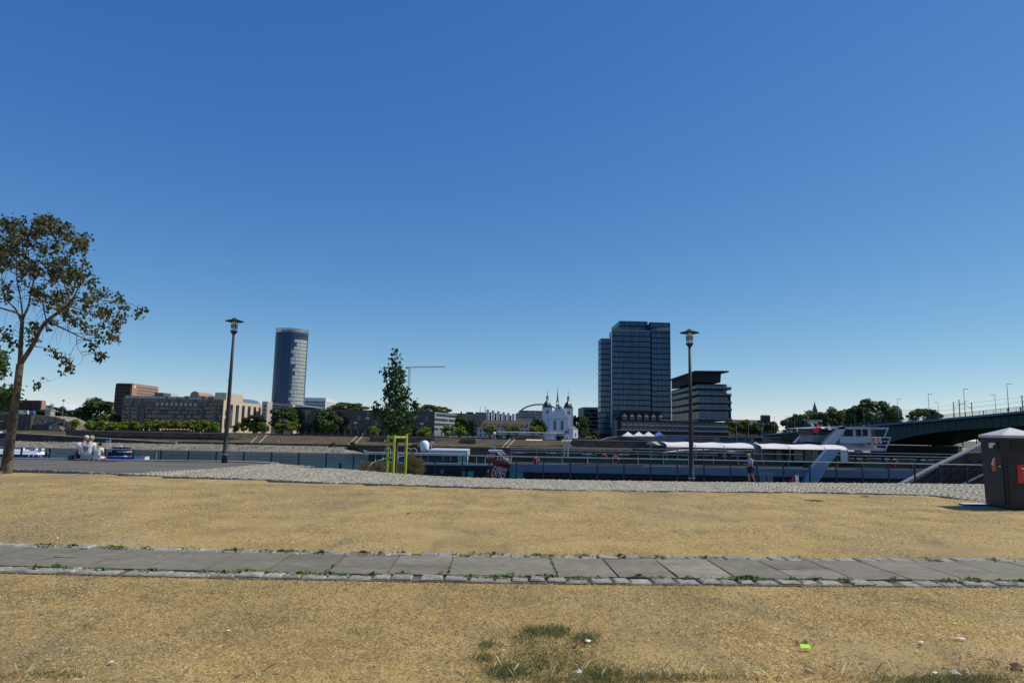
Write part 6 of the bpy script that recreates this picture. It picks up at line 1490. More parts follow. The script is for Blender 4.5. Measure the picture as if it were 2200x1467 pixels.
# ================================================================== bridge
XB = 164.0; XF = 192.0
mat('pier_dark', (0.022, 0.024, 0.026), 0.9, 0.2, 0.3)
def bridge():
    top = [(2600, 838), (2400, 861), (2300, 872), (2200, 884), (2100, 893.5), (2000, 902.5), (1900, 911.5), (1800, 919.5), (1700, 928.5), (1640, 934)]
    bot = [(2600, 905), (2400, 909), (2300, 911), (2200, 914), (2100, 920.5), (2040, 925), (1990, 931.5), (1950, 939), (1920, 947), (1900, 955), (1893, 958), (1880, 954), (1850, 949), (1800, 946), (1700, 945), (1640, 945)]
    tp = [PX(a, b_, XB) for a, b_ in top]; bp = [PX(a, b_, XB) for a, b_ in bot]
    ty = [p.y for p in tp]; tz = [p.z for p in tp]; by = [p.y for p in bp]; bz = [p.z for p in bp]
    ZT = lambda y: float(np.interp(y, ty, tz)); ZB = lambda y: float(np.interp(y, by, bz))
    ys = list(np.linspace(max(ty[0], by[0]), ty[-1], 60))
    t = thing('bridge', 'long dark green steel girder bridge crossing the river at right', 'bridge', (XB, 280, -10))
    for xx, nm in ((XB, 'girder'), (XF, 'girder')):
        b = MB()
        for a, c in zip(ys, ys[1:]):
            q = [(xx, a, ZB(a)), (xx, c, ZB(c)), (xx, c, ZT(c) - .55), (xx, a, ZT(a) - .55)]
            b.extr(q, (.5, 0, 0))
        part(b, nm, M['bridge_green'], t)
    b = MB(); y = ys[0]
    while y < ys[-1]:
        b.box(XB - .14, y - .09, ZB(y) + .1, XB - .003, y + .09, ZT(y) - .6); y += 3.6
    part(b, 'stiffeners', M['bridge_green'], t)
    b = MB(); e = MB(); u = MB()
    for a, c in zip(ys, ys[1:]):
        b.extr([(XB - 1.9, a, ZT(a) - .5), (XB - 1.9, c, ZT(c) - .5), (XB - 1.9, c, ZT(c) - .003), (XB - 1.9, a, ZT(a) - .003)], (XF - XB + 4, 0, 0))
        e.extr([(XB - 2.05, a, ZT(a) - .62), (XB - 2.05, c, ZT(c) - .62), (XB - 2.05, c, ZT(c) + .08), (XB - 2.05, a, ZT(a) + .08)], (.14, 0, 0))
        m1 = (ZB(a) + ZT(a)) / 2; m2 = (ZB(c) + ZT(c)) / 2
        u.extr([(XB + .6, a, ZB(a) + .4), (XB + .6, c, ZB(c) + .4), (XB + .6, c, ZB(c) + .7), (XB + .6, a, ZB(a) + .7)], (XF - XB - .7, 0, 0))
    part(b, 'deck', M['bridge_dark'], t); part(e, 'edge_beam', M['bridge_edge'], t); part(u, 'underside', M['bridge_dark'], t)
    # pier in the river
    py_ = 283.0; x0, x1 = XB - 3, XB + 33
    pz = PX(2040, 958, XB + 25).z
    part(MB().prism([(x0 - 3, py_), (x0, py_ - 4.5), (x1 - 5, py_ - 4.5), (x1, py_), (x1 - 5, py_ + 4.5), (x0, py_ + 4.5)], -12, -.9), 'pier', M['pier_dark'], t)
    part(MB().prism([(x1 - 10, py_ - 4.9), (x1 - 5, py_ - 4.9), (x1 + .5, py_), (x1 - 5, py_ + 4.9), (x1 - 10, py_ + 4.9)], -.897, -.5), 'pier_cap', M['light_stone'], t)
    part(MB().prism(rpoly(x0 - 6, 398, x1, 440), -12, ZT(400) - 1.2), 'abutment', M['wall_dark'], t)
    # railing
    r = thing('bridge_railing', 'green see-through railing along the near edge of the bridge', 'railing', (XB - 2, 280, ZT(280))); xr = XB - 1.98
    b = MB(); y = ys[0]; bars = MB(); k = 0
    while y < ys[-1]:
        part(MB().box(xr - .05, y - .05, ZT(y) + .08, xr + .05, y + .05, ZT(y) + 1.35), 'post', M['bridge_green'], r) if k % 9 == 0 and k < 860 else None
        bars.box(xr - .02, y - .045, ZT(y) + .12, xr + .02, y + .022, ZT(y) + 1.3); y += .36; k += 1
    part(bars, 'bars', M['bridge_green'], r)
    part(MB().tube([(xr, a, ZT(a) + 1.38) for a in ys], .06, 5), 'handrail', M['bridge_green'], r)
    r2 = thing('bridge_railing', 'green railing along the far edge of the bridge', 'railing', (XF + 2, 280, ZT(280)))
    part(MB().tube([(XF + 1.9, a, ZT(a) + 1.3) for a in ys], .06, 5), 'handrail', M['bridge_green'], r2)
    bars = MB(); y = ys[0]
    while y < ys[-1]: bars.box(XF + 1.88, y - .03, ZT(y), XF + 1.92, y + .03, ZT(y) + 1.25); y += 1.0
    part(bars, 'bars', M['bridge_green'], r2)
    # lamps
    bn = {}
    def blamp(px, ptop, X, arm, lab, grp='lamps on the bridge'):
        bn[grp] = bn.get(grp, 0) + 1; lab = lab + ', ' + ORD[bn[grp] - 1] + ' from the left'
        q = PX(px, ptop, X); y = q.y; z0 = ZT(y); H = q.z - z0
        s = thing('bridge_lamp', lab, 'street lamp', (X, y, z0), grp)
        part(MB().tube([(X, y, z0), (X, y, z0 + H)], [.13, .07], 6), 'pole', M['steel_far'], s)
        part(MB().box(min(X, X + arm), y - .12, z0 + H - .02, max(X, X + arm), y + .12, z0 + H + .12), 'arm', M['steel_far'], s)
    for px, tp_ in ((1928, 857), (1994, 846.5), (2070, 836), (2163, 825.5)): blamp(px, tp_, XB - 1, 1.6, 'tall near-side bridge lamp with arm to the right', 'tall near-side lamps on the bridge above the trees')
    for px, tp_ in ((2015, 864.5), (2137, 848.5)): blamp(px, tp_, XF, -1.6, 'far-side bridge lamp with arm to the left', 'far-side lamps on the bridge')
    for px, tp_ in ((1663, 897), (1690, 894), (1707, 896), (1728, 891), (1742, 905), (1763, 905), (1808, 882), (1836, 893), (1855, 878), (1877, 881), (1890, 878)): blamp(px, tp_, XB - 1, 1.0, 'small bridge lamp post before the trees', 'lamp posts on the bridge before the trees')
    # tram masts with wires
    mp = []
    for px, tp_, sd in ((1937, 879, 1), (2048, 863.5, 1), (2060, 858, 1), (2087, 864.5, -1), (2195, 849, 1)):
        X = XB + (12 if sd > 0 else 16); q = PX(px, tp_, X); y = q.y; z0 = ZT(y)
        s = thing('tram_mast', 'dark tram wire mast on the bridge, ' + ORD[len(mp)] + ' from the left', 'mast', (X, y, z0), 'tram wire masts on the bridge')
        part(MB().tube([(X, y, z0), (X, y, q.z)], [.2, .16], 6), 'pole', M['mullion'], s)
        part(MB().tube([(X, y, q.z - .3), (X + sd * 3.4, y, q.z - .5)], .05, 4).tube([(X, y, q.z - 2.2), (X + sd * 3.2, y, q.z - .5)], .05, 4).tube([(X, y, q.z - 2.3), (X + sd * 3.4, y, q.z - 2.4)], .04, 4), 'bracket', M['mullion'], s)
        mp.append((X + sd * 3, y, z0))
    for dx, dz, wl_ in ((0, 5.2, 'lower near'), (0, 6.6, 'highest'), (6, 5.4, 'far side')):
        solo(MB().tube([(XB + 15 + dx, a, ZT(a) + dz - .0) for a in ys[::2]], .035, 3), 'tram_wire', M['mullion'], wl_ + ' overhead tram wire above the bridge deck', 'wire', 'overhead tram wires')
    return ZT
ZT = bridge()
# far bank under the arch
def right_bank():
    b = MB().face([(185, 320, -10.5), (900, 320, -10.5), (900, 352, -3.4), (185, 352, -3.4)]); solo(b, 'gravel_bank', M['gravel'], kind='structure', loc=(200, 330, -8))
    solo(MB().face([(185, 352, -3.41), (900, 352, -3.41), (900, 379, -2.25), (185, 379, -2.25)]), 'far_meadow', M['lawn'], kind='structure', loc=(200, 360, -3))
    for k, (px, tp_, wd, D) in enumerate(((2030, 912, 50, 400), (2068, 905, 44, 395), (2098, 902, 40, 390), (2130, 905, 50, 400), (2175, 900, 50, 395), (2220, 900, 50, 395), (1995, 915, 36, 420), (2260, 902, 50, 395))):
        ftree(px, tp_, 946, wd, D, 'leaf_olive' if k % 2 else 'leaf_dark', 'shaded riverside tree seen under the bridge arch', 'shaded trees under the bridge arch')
right_bank()

# ================================================================== river cruise ship
mat('hull_black', (0.012, 0.013, 0.015), 0.3, 0.2, 0.3)
mat('ship_white', (0.50, 0.52, 0.55), 0.35, 0.04, 0.5)
mat('ship_grey', (0.21, 0.245, 0.31), 0.4, 0.12, 0.6, detail=8)
mat('strut_grey', (0.40, 0.43, 0.50), 0.4, 0.06, 0.5)
mat('deck', (0.10, 0.10, 0.09), 0.8, 0.1, 1)
mat('green_glass', (0.006, 0.040, 0.034), 0.12, 0.15, 0.6, isl=0.5, ior=1.45)
mat('green_glass_lit', (0.012, 0.085, 0.062), 0.15, 0.3, 2, ior=1.45)
mat('aqua_glass', (0.10, 0.42, 0.36), 0.15, 0.1, 0.6, ior=1.6)
mat('window_teal', (0.006, 0.022, 0.022), 0.1, 0.2, 0.6, isl=0.4, ior=1.6)
mat('cabin_grey', (0.28, 0.28, 0.26), 0.6, 0.1, 1)
mat('chair_dark', (0.02, 0.03, 0.028), 0.6, 0.2, 2)
mat('table_white', (0.12, 0.20, 0.16), 0.5, 0.1, 2)
mat('canvas', (0.74, 0.71, 0.70), 0.6, 0.03, 0.6)
mat('canvas_old', (0.45, 0.43, 0.37), 0.8, 0.08, 1)
mat('navy', (0.01, 0.015, 0.05), 0.8, 0.1, 3)
DS = 50.0
mat('truss_alu', (0.50, 0.50, 0.50), 0.45, 0.08, 2)
def ship():
    X = lambda p_, d=DS: xat(p_, d, 985); Z = lambda q, p_=1400, d=DS: zat(p_, q, d)
    y0, y1 = DS, DS + 11.4; zd = Z(1000, 1300) ; zl = zd - .52
    t = thing('cruise_ship', 'long black and blue-grey river cruise ship with green glass screens moored along the wall', 'ship', (X(1300), (y0 + y1) / 2, WZ))
    xe = X(2450)
    hull = [(X(757) , (y0 + y1) / 2 - 1), (X(775), y0 + 2.2), (X(840), y0), (xe, y0), (xe, y1), (X(840, y1), y1), (X(775), y1 - 2)]
    part(MB().prism(hull, WZ - .5, zl - .02), 'hull', M['hull_black'], t)
    # left: thin white rubbing strip, right: deep blue-grey band
    zL = Z(998.5, 950)
    part(MB().prism([(X(764), (y0 + y1) / 2 - 1), (X(778), y0 + 2.2), (X(842), y0 + .01), (X(1093.9), y0 + .01), (X(1093.9), y1 - .01), (X(842, y1), y1 - .01), (X(778), y1 - 2)], zl - .018, zL - .003), 'forward_hull', M['hull_black'], t)
    part(MB().prism([(X(775), y0 + 2.1), (X(840), y0 - .08), (X(1094), y0 - .08), (X(1094), y1), (X(840, y1), y1)], zL, zL + .14), 'deck_edge', M['ship_white'], t)
    part(MB().box(X(1094) + .01, y0 - .1, zl - .018, xe, y1, zd), 'deck_band', M['ship_grey'], t)
    for k in range(24):
        x = X(1100) + k * 1.95
        if not (X(1725) - 1.5 < x < X(1760)): part(MB().box(x, y0 - .05, zl - 1.25, x + 1.75, y0 - .003, zl - .08), 'window', M['window_teal'], t)
    for a, c, z0_, z1_ in ((993.5, 999.5, 1029.5, 1011.5), (1005.5, 1018, 1027, 1011.5)): part(MB().box(X(a), y0 - .06, Z(z0_, a), X(c), y0 - .003, Z(z1_, a)), 'window', M['aqua_glass'], t)
    part(MB().box(X(948), y0 - .06, Z(1017, 948), X(954), y0 - .003, Z(1008, 948)), 'window', M['ship_grey'], t)
    part(MB().box(X(1096), y0 - .06, Z(1027, 1100), X(1125), y0 - .003, Z(1013, 1100)), 'window', M['aqua_glass'], t)
    part(MB().box(X(1629), y0 - .2, Z(1036, 1629), X(1642), y0 - .003, Z(1018.5, 1629)).box(X(1644.5), y0 - .2, Z(1036, 1640), X(1657), y0 - .003, Z(1018, 1640)), 'locker', M['cabin_grey'], t)
    # forward lounge windscreens, left part
    zt = Z(971.5, 950)
    for a, c, m in ((758, 790, 'aqua_glass'),):
        part(MB().extr([(X(758), y0 + 4.2, zL + .15), (X(790), y0 + .2, zL + .15), (X(790), y0 + .2, zt - .15), (X(758), y0 + 4.2, zt - .15)], (.05, .08, 0)), 'windscreen', M['green_glass'], t)
    n = 12
    for k in range(n):
        a = 790 + (984 - 790) * k / n; c = 790 + (984 - 790) * (k + 1) / n
        part(MB().box(X(a) + .02, y0 + .15, zL + .15, X(c) - .02, y0 + .2, zt - .12), 'windscreen', M['green_glass'], t)
    part(MB().box(X(984), y0 + .1, zL + .15, X(1003), y0 + .16, zt - .12), 'windscreen', M['aqua_glass'], t)
    part(MB().tube([(X(757), y0 + 4.3, zt - .1), (X(790), y0 + .15, zt - .1), (X(1005), y0 + .15, zt - .1)], .045, 6), 'screen_rail', M['ship_white'], t)
    part(MB().box(X(918, y0 + 2), y0 + 2, zt - .6, X(1004, y0 + 2), y0 + 8, zt + .10), 'lounge_roof', M['ship_white'], t)
    part(MB().box(X(1001), y0 + .1, zL + .15, X(1003.5), y0 + .5, zt), 'screen_frame', M['ship_white'], t)
    part(MB().box(X(800), y0 + .3, zL + .13, X(1094), y1 - .3, zL + .148), 'deck', M['deck'], t)
    for px in (876, 888, 832):   # folded canopy hoops on the foredeck
        x = X(px, 58); part(MB().torus((x, 58, zt - .22), .26, .05, 16, 6), 'canopy_hoop', M['cabin_grey'], t)
    for k in range(3): part(MB().box(X(1006) + k * .62, y0 + .15, zL + .15, X(1006) + k * .62 + .58, y0 + .19, zL + .75), 'glass_screen', M['green_glass'], t)
    part(MB().extr([(X(815), y0 + 2, zL + .15), (X(842), y0 + 2, zL + .15), (X(842), y0 + 2, zL + .5), (X(815), y0 + 2, zL + .4)], (0, 3, 0)), 'deck_box', M['ship_white'], t)
    # sun deck: rows of dark green screens, rails, tables and chairs
    part(MB().box(X(1094), y0 + .0, zd + .003, xe, y1, zd + .02), 'sun_deck', M['deck'], t)
    x = X(1100); k = 0; R0 = random.Random(8)
    while x < X(2000):
        if not (X(1738) < x + .9 < X(1785)):
            part(MB().box(x, y0 + .25, zd + .06, x + 1.81, y0 + .28, zd + .60), 'glass_screen', M['green_glass'] if R0.random() < .7 else M['green_glass_lit'], t)
        part(MB().tube([(x - .06, y0 + .2, zd), (x - .06, y0 + .2, zd + 1.05)], .018, 5), 'rail_post', M['cabin_grey'], t)
        x += 1.85; k += 1
    for d_, zz in ((y0 + .2, 1.05), (y1 - .3, 1.05), (y1 - .3, .55), (y0 + .2, .12)):
        part(MB().tube([(X(1096, d_), d_, zd + zz), (X(1724, d_), d_, zd + zz)], .022, 5), 'rail', M['steel'], t); part(MB().tube([(X(1790, d_), d_, zd + zz), (xe, d_, zd + zz)], .022, 5), 'rail', M['steel'], t)
    x = X(1110, y1); k = 0
    while x < xe - 2:
        part(MB().box(x, y1 - .32, zd + .1, x + 1.93, y1 - .3, zd + .50), 'glass_screen', M['green_glass'], t) if k < 28 else None
        x += 1.95; k += 1
    R = random.Random(5)
    ch = MB().box(-.24, -.24, .40, .24, .24, .45).box(-.24, .2, .45, .24, .24, .95).box(-.22, -.22, 0, -.18, -.18, .4).box(.18, -.22, 0, .22, -.18, .4).box(-.22, .18, 0, -.18, .22, .4).box(.18, .18, 0, .22, .22, .4).mesh('deck_chair', M['chair_dark'])
    tb = MB().box(-.5, -.5, .68, .5, .5, .72).box(-.05, -.05, 0, .05, .05, .68).mesh('deck_table', M['table_white'])
    for k in range(14):
        x = X(1120) + k * 2.6; y = y0 + 2.2 + R.uniform(-.3, .9)
        if X(1700) < x < X(1800): continue
        o = bpy.data.objects.new('deck_table', tb); COL.objects.link(o); o.location = (x, y, zd + .021); tag(o, 'pale square table on the ship sun deck', 'table', 'tables on the sun deck')
        for s_ in (-1, 1):
            o = bpy.data.objects.new('deck_chair', ch); COL.objects.link(o); o.location = (x + s_ * .55, y, zd + .021); o.rotation_euler = (0, 0, s_ * 1.57 + R.uniform(-.3, .3)); tag(o, 'dark deck chair beside a table on the ship sun deck', 'chair', 'chairs on the sun deck')
    # pale skylight strips low on the deck
    for a, c in ((1225, 1385), (1850, 2010)):
        part(MB().box(X(a), y0 + .5, zd + .021, X(c), y0 + 1.2, zd + .13), 'skylight', M['ship_white'], t)
    # barrel awning
    ya, yb = y0 + 1.2, y0 + 6.4; zb = Z(963, 1620, ya); zh = Z(951.5, 1620, (ya + yb) / 2) - zb
    segs = [(1433, 1495), (1496, 1557), (1558, 1621), (1637, 1697), (1698, 1774), (1775, 1822)]
    for a, c in segs:
        xa, xc = X(a, ya), X(c, ya); b = MB(); n = 10; m = 6; rows = []
        for j in range(m + 1):
            u = j / m; x = xa + (xc - xa) * u; sag = .07 * math.sin(math.pi * u)
            rows.append([(x, (ya + yb) / 2 - (yb - ya) / 2 * math.cos(math.pi * q / n), zb + (zh - sag) * math.sin(math.pi * q / n) ** .7) for q in range(n + 1)])
        for j in range(m):
            for q in range(n): b.face([rows[j][q], rows[j + 1][q], rows[j + 1][q + 1], rows[j][q + 1]])
        part(b, 'awning', M['canvas'], t, smooth=True)
        for x in (xa, xc): part(MB().tube([(x, ya, zd)] + [(x, (ya + yb) / 2 - (yb - ya) / 2 * math.cos(math.pi * q / n), zb + zh * math.sin(math.pi * q / n) ** .7 - .03) for q in range(n + 1)] + [(x, yb, zd)], .035, 6), 'awning_frame', M['cabin_grey'], t)
    xa, xc = X(1407, ya + 2), X(1433, ya + 2)
    part(MB().extr([(xa, ya + 1, zb + .1), (xa, ya + 3, zb + zh * .9), (xa, yb - 1.5, zb + zh * .9), (xa, yb, zb + .1)], (xc - xa, 0, 0)), 'awning_end', M['canvas_old'], t)
    part(MB().box(X(1407), ya, zd, X(1408.5), ya + .06, zb + .1), 'awning_frame', M['cabin_grey'], t)
    part(MB().ball((X(1629, ya + 1), ya + 1.5, zb + .02), .26, .4, .44, 12, 8), 'vent_cowl', M['canvas_old'], t, smooth=True)
    # long rolled covers and curtains beneath the awning
    part(MB().extr([(X(1521, 55), 55, Z(975, 1521, 55)), (X(1596, 55), 55, Z(972.5, 1596, 55)), (X(1600, 55), 55, Z(969.5, 1600, 55)), (X(1545, 55), 55, Z(970.5, 1540, 55))], (0, 1.4, 0)), 'boat_cover', M['canvas_old'], t)
    part(MB().extr([(X(1430, 57), 57, Z(972, 1430, 57)), (X(1528, 57), 57, Z(967, 1528, 57)), (X(1528, 57), 57, Z(965.5, 1528, 57)), (X(1470, 57), 57, Z(967, 1470, 57))], (0, 1.4, 0)), 'boat_cover', M['canvas_old'], t)
    # bar cabin under the awning, right part
    part(MB().box(X(1665, 54), 54, zd + .021, X(1822, 54), 58.5, zb), 'bar_cabin', M['chair_dark'], t)
    for a, c, mt in ((1706, 1725, 'canvas_old'), (1729, 1743, 'cabin_grey'), (1745, 1758, 'cabin_grey'), (1806, 1821, 'canvas'), (1668, 1680, 'cabin_grey')):
        part(MB().box(X(a, 53.9), 53.85, zd + .3, X(c, 53.9), 53.99, zb - .1), 'curtain', M[mt], t)
    part(MB().box(X(1684, 53.5), 53.4, zd + .9, X(1737, 53.5), 53.7, zd + .98), 'bar_counter', M['table_white'], t)
    # wheelhouse and bridge wings
    def strut(pts, y, th, name='strut'): part(MB().extr([(xat(a, y, b_), y, zat(a, b_, y)) for a, b_ in pts], (0, th, 0)), name, M['strut_grey'], t)
    strut([(1728, 951), (1708, 951), (1739, 919), (1747, 918), (1751, 921)], 59, .5)
    strut([(1795, 953), (1769, 953), (1803, 917), (1812, 915), (1818, 921)], 54.5, .5)
    strut([(1757, 1039), (1726, 1039), (1745, 1004), (1778, 965), (1807, 965), (1780, 1000)], 49.5, .45)
    part(MB().extr([(xat(1800, 54.5, 917), 54.5, zat(1800, 916, 54.5)), (xat(1744, 54.5, 920), 54.5, zat(1744, 919.2, 54.5)), (xat(1744, 54.5, 920), 54.5, zat(1744, 920.9, 54.5)), (xat(1910, 54.5, 920), 54.5, zat(1910, 922, 54.5)), (xat(1910, 54.5, 920), 54.5, zat(1910, 918, 54.5))], (0, 4.6, 0)), 'wheelhouse_roof', M['strut_grey'], t)
    y = 55.0; zx = lambda q, p_: zat(p_, q, y); xx = lambda p_: xat(p_, y, 940)
    part(MB().box(xx(1812), y, zx(938, 1840), xx(1872), y + 3.6, zx(920.8, 1840)), 'wheelhouse', M['ship_white'], t); wh_ = [o for o in bpy.data.objects if o.name.startswith('wheelhouse') and o.parent == t][-1]
    for a, c in ((1814, 1832), (1840, 1850), (1854, 1864)): part(MB().box(xx(a), y - .05, zx(936.5, a), xx(c), y - .003, zx(922.5, a)), 'window', M['black'], wh_)
    part(MB().box(xx(1872.2), y + .6, zx(937, 1880), xx(1890), y + 3, zx(922.5, 1880)), 'wheelhouse_window', M['glass_black'], t)
    part(MB().box(xx(1758), y + 1, zx(950, 1770), xx(1800), y + 3.4, zx(934, 1770)), 'crew_cabin', M['ship_grey'], t)
    part(MB().box(xx(1752), y + 1.2, zx(934, 1770) + .003, xx(1800), y + 3.2, zx(921.5, 1770)), 'lounge', M['glass_black'], t)
    part(MB().box(xx(1765), y + .9, zx(933, 1775), xx(1788), y + .995, zx(923.5, 1775)), 'window', M['glass_teal'], t)
    part(MB().box(xx(1800), y - .3, zx(952, 1840), xx(1889), y + 4, zx(938.2, 1840)), 'bridge_wing', M['ship_white'], t)
    part(MB().box(xx(1796), y - .6, zx(967, 1840), xx(1893), y + 4, zx(961.5, 1840)), 'bridge_floor', M['ship_white'], t)
    part(MB().box(xx(1810), y + .2, zx(961.5, 1840), xx(1885), y + 3.6, zx(952, 1840)), 'lower_cabin', M['ship_white'], t)
    for a, c in ((1843, 1852), (1858, 1866)): part(MB().box(xx(a), y - .35, zx(957, a), xx(c), y - .3, zx(951, a)), 'window', M['window_dark'], t)
    for q0, q1 in ((938.5, 939.5), (947, 947.6), (956, 956)): part(MB().tube([(xx(1846), y - .7, zx(q0, 1846)), (xx(1902 - (q0 - 938) * .45), y - .7, zx(q1, 1900))], .03, 5), 'wing_rail', M['ship_white'], t)
    part(MB().tube([(xx(1890), y - .7, zx(966, 1890)), (xx(1903), y - .7, zx(939, 1903))], .05, 5).tube([(xx(1888), y - .7, zx(941, 1888)), (xx(1897), y - .7, zx(922, 1897))], .05, 5), 'wing_rail', M['ship_white'], t)
    # radar mast
    m = MB(); m.box(xx(1743), y + 1.4, zx(902, 1750), xx(1786), y + 1.6, zx(900.6, 1750)); m.tube([(xx(1767), y + 1.5, zx(920, 1767)), (xx(1767), y + 1.5, zx(901, 1767))], .06, 6); m.box(xx(1759), y + 1.2, zx(909.5, 1765), xx(1774), y + 1.9, zx(903, 1765)); m.tube([(xx(1777), y + 1.5, zx(920, 1777)), (xx(1777), y + 1.5, zx(903, 1777))], .04, 6); m.box(xx(1778), y + 1.3, zx(905, 1780), xx(1785), y + 1.7, zx(900.6, 1780))
    part(m, 'radar_mast', M['cabin_grey'], t)
    # domes and antenna posts on the foredeck
    d = thing('satellite_dome', 'white satellite dome on the ship foredeck right of the young tree', 'satellite dome', (X(911), y0 + 3, zt - .2)); xc = X(911.5, y0 + 3)
    part(MB().lathe([(.18, -.05), (.30, .12), (.34, .3), (.34, .5), (.30, .66), (.20, .78), (.06, .84)], (xc, y0 + 3, zt - .05), 16), 'dome', M['dome_white'], d, smooth=True); part(MB().lathe([(.14, -.6), (.14, -.05)], (xc, y0 + 3, zt - .05), 10), 'base', M['ship_white'], d)
    for px, tp_, lb in ((906, 946, 'antenna post with lamps just left behind the white dome'), (927, 946, 'antenna post with lamps right of the white dome'), (1221, 945, 'thin antenna post right of the stage truss')):
        x = xat(px, y0 + 4, 960); z1 = zat(px, tp_, y0 + 4); a = thing('antenna_post', lb, 'antenna', (x, y0 + 4, zd))
        part(MB().tube([(x, y0 + 4, zd - .5), (x, y0 + 4, z1)], .04, 6), 'pole', M['steel'], a); part(MB().box(x - .18, y0 + 3.9, z1 - .25, x - .08, y0 + 4.1, z1 - .12).box(x + .08, y0 + 3.9, z1 - .2, x + .2, y0 + 4.1, z1 - .06).box(x - .2, y0 + 3.98, z1 - .3, x + .2, y0 + 4.02, z1 - .26), 'lamps', M['ship_white'], a)
    for px, py, yy, R_, lb in ((1323, 986.5, y0 + .12, .21, 'red lifebuoy on the sun deck rail left of the lamp post'), (1298, 981, y1 - .4, .2, 'red lifebuoy on the far deck rail'), (1152, 990, y0 + .12, .2, 'red lifebuoy on the deck rail right of the red banner'), (1882, 947.5, 54.1, .27, 'red and white lifebuoy on the wheelhouse wing'), (1922, 993, y0 + .12, .21, 'red lifebuoy on the right deck rail')):
        p = P(px, py, yy); solo(MB().torus(tuple(p), R_, .055, 20, 8, 'y', 0, 1), 'lifebuoy', [M['red'], M['ship_white']], lb, 'lifebuoy')
    # flags
    def flag(px, py, yy, pts, cols, lb, pole=None):
        g = P(px, py, yy); f = thing('flag', lb, 'flag', tuple(g)); b = MB(); mats = [M[c] for c in cols]
        for k, q in enumerate(pts): b.extr([tuple(P(a, c, yy + .15 * math.sin(j * 1.9))) for j, (a, c) in enumerate(q)], (0, .03, 0), k)
        part(b, 'cloth', mats, f)
        if pole: part(MB().tube([tuple(P(pole[0], pole[1], yy + .1)), tuple(P(pole[2], pole[3], yy + .1))], .025, 5), 'pole', M['steel'], f)
    flag(1748, 915, 54.2, [[(1741, 906), (1749, 914), (1753, 918), (1749, 920), (1745, 915)], [(1753, 918), (1758, 913), (1763, 918), (1756, 929), (1749, 929), (1747, 925)], [(1756, 929), (1763, 918), (1768, 918), (1762, 924)], [(1763, 917), (1770, 917), (1772, 920), (1765, 921)]], ['paper', 'red', 'navy', 'paper'], 'windblown red and white flag on the ship radar mast', (1741, 905, 1750, 922))
    flag(1781, 918, 54.3, [[(1781, 912), (1787, 923), (1779, 923)]], ['ship_white'], 'small white pennant beside the red and white flag', (1780, 908, 1780, 922))
    flag(1700, 1028, 49.0, [[(1691, 1038), (1702, 1027), (1702, 1038)], [(1702, 1027), (1709, 1021), (1709, 1038), (1702, 1038)], [(1709, 1021), (1716, 1018), (1716, 1038), (1709, 1038)]], ['navy', 'red', 'ship_white'], 'striped red white and blue stern flag low at the ship side', (1716, 1010, 1716, 1039))
ship()
def truss():
    D = 60.0; X = lambda p_: xat(p_, D, 950); Z = lambda q, p_: zat(p_, q, D)
    t = thing('stage_truss', 'silver stage truss portal with two towers standing on the ship deck', 'truss', (X(1140), D, -.8))
    def tr(A, B_, w_, name):
        A = Vector(A); B_ = Vector(B_); b = MB(); d = (B_ - A); L = d.length; d.normalize(); u = Vector((1, 0, 0)) if abs(d.z) > .5 else Vector((0, 0, 1)); v = Vector((0, 1, 0))
        cs = [u * w_ + v * w_, u * w_ - v * w_, -u * w_ - v * w_, -u * w_ + v * w_]
        for c in cs: b.tube([A + c, B_ + c], .034, 4)
        n = max(2, int(L / (w_ * 2)))
        for k in range(n):
            for q in range(4): b.tube([A + d * (L * k / n) + cs[(q + k) % 4], A + d * (L * (k + 1) / n) + cs[(q + k + 1) % 4]], .02, 3)
        part(b, name, M['truss_alu'], t)
    zd = -.8
    tr((X(1061.5), D, zd), (X(1061.5), D, Z(932, 1061)), .12, 'tower'); tr((X(1216.5), D, zd), (X(1216.5), D, Z(934, 1216)), .17, 'tower'); tr((X(1061), D, Z(929.5, 1061)), (X(1219), D, Z(933, 1219)), .10, 'crossbeam')
    for px, q in ((1063, 927.5), (1217, 928.5)):
        part(MB().box(X(px) - .16, D - .15, Z(q, px), X(px) + .16, D + .15, Z(q, px) + .1), 'motor', M['black'], t)
    for k in range(8):
        px = 1075 + k * 17.5; part(MB().box(X(px) - .07, D - .2, Z(933.8, px), X(px) + .07, D - .02, Z(931.8, px)), 'spotlight', M['ship_white'] if k % 3 == 0 else M['black'], t)
    part(MB().tube([(X(1062), D - .2, Z(957, 1062)), (X(1208), D - .2, Z(957.5, 1208))], .035, 5), 'brace_tube', M['mullion'], t)
    part(MB().ball((X(1061.5), D - .3, Z(930.5, 1061)), .12, .12, .13), 'lamp', M['dome_white'], t, smooth=True)
truss()
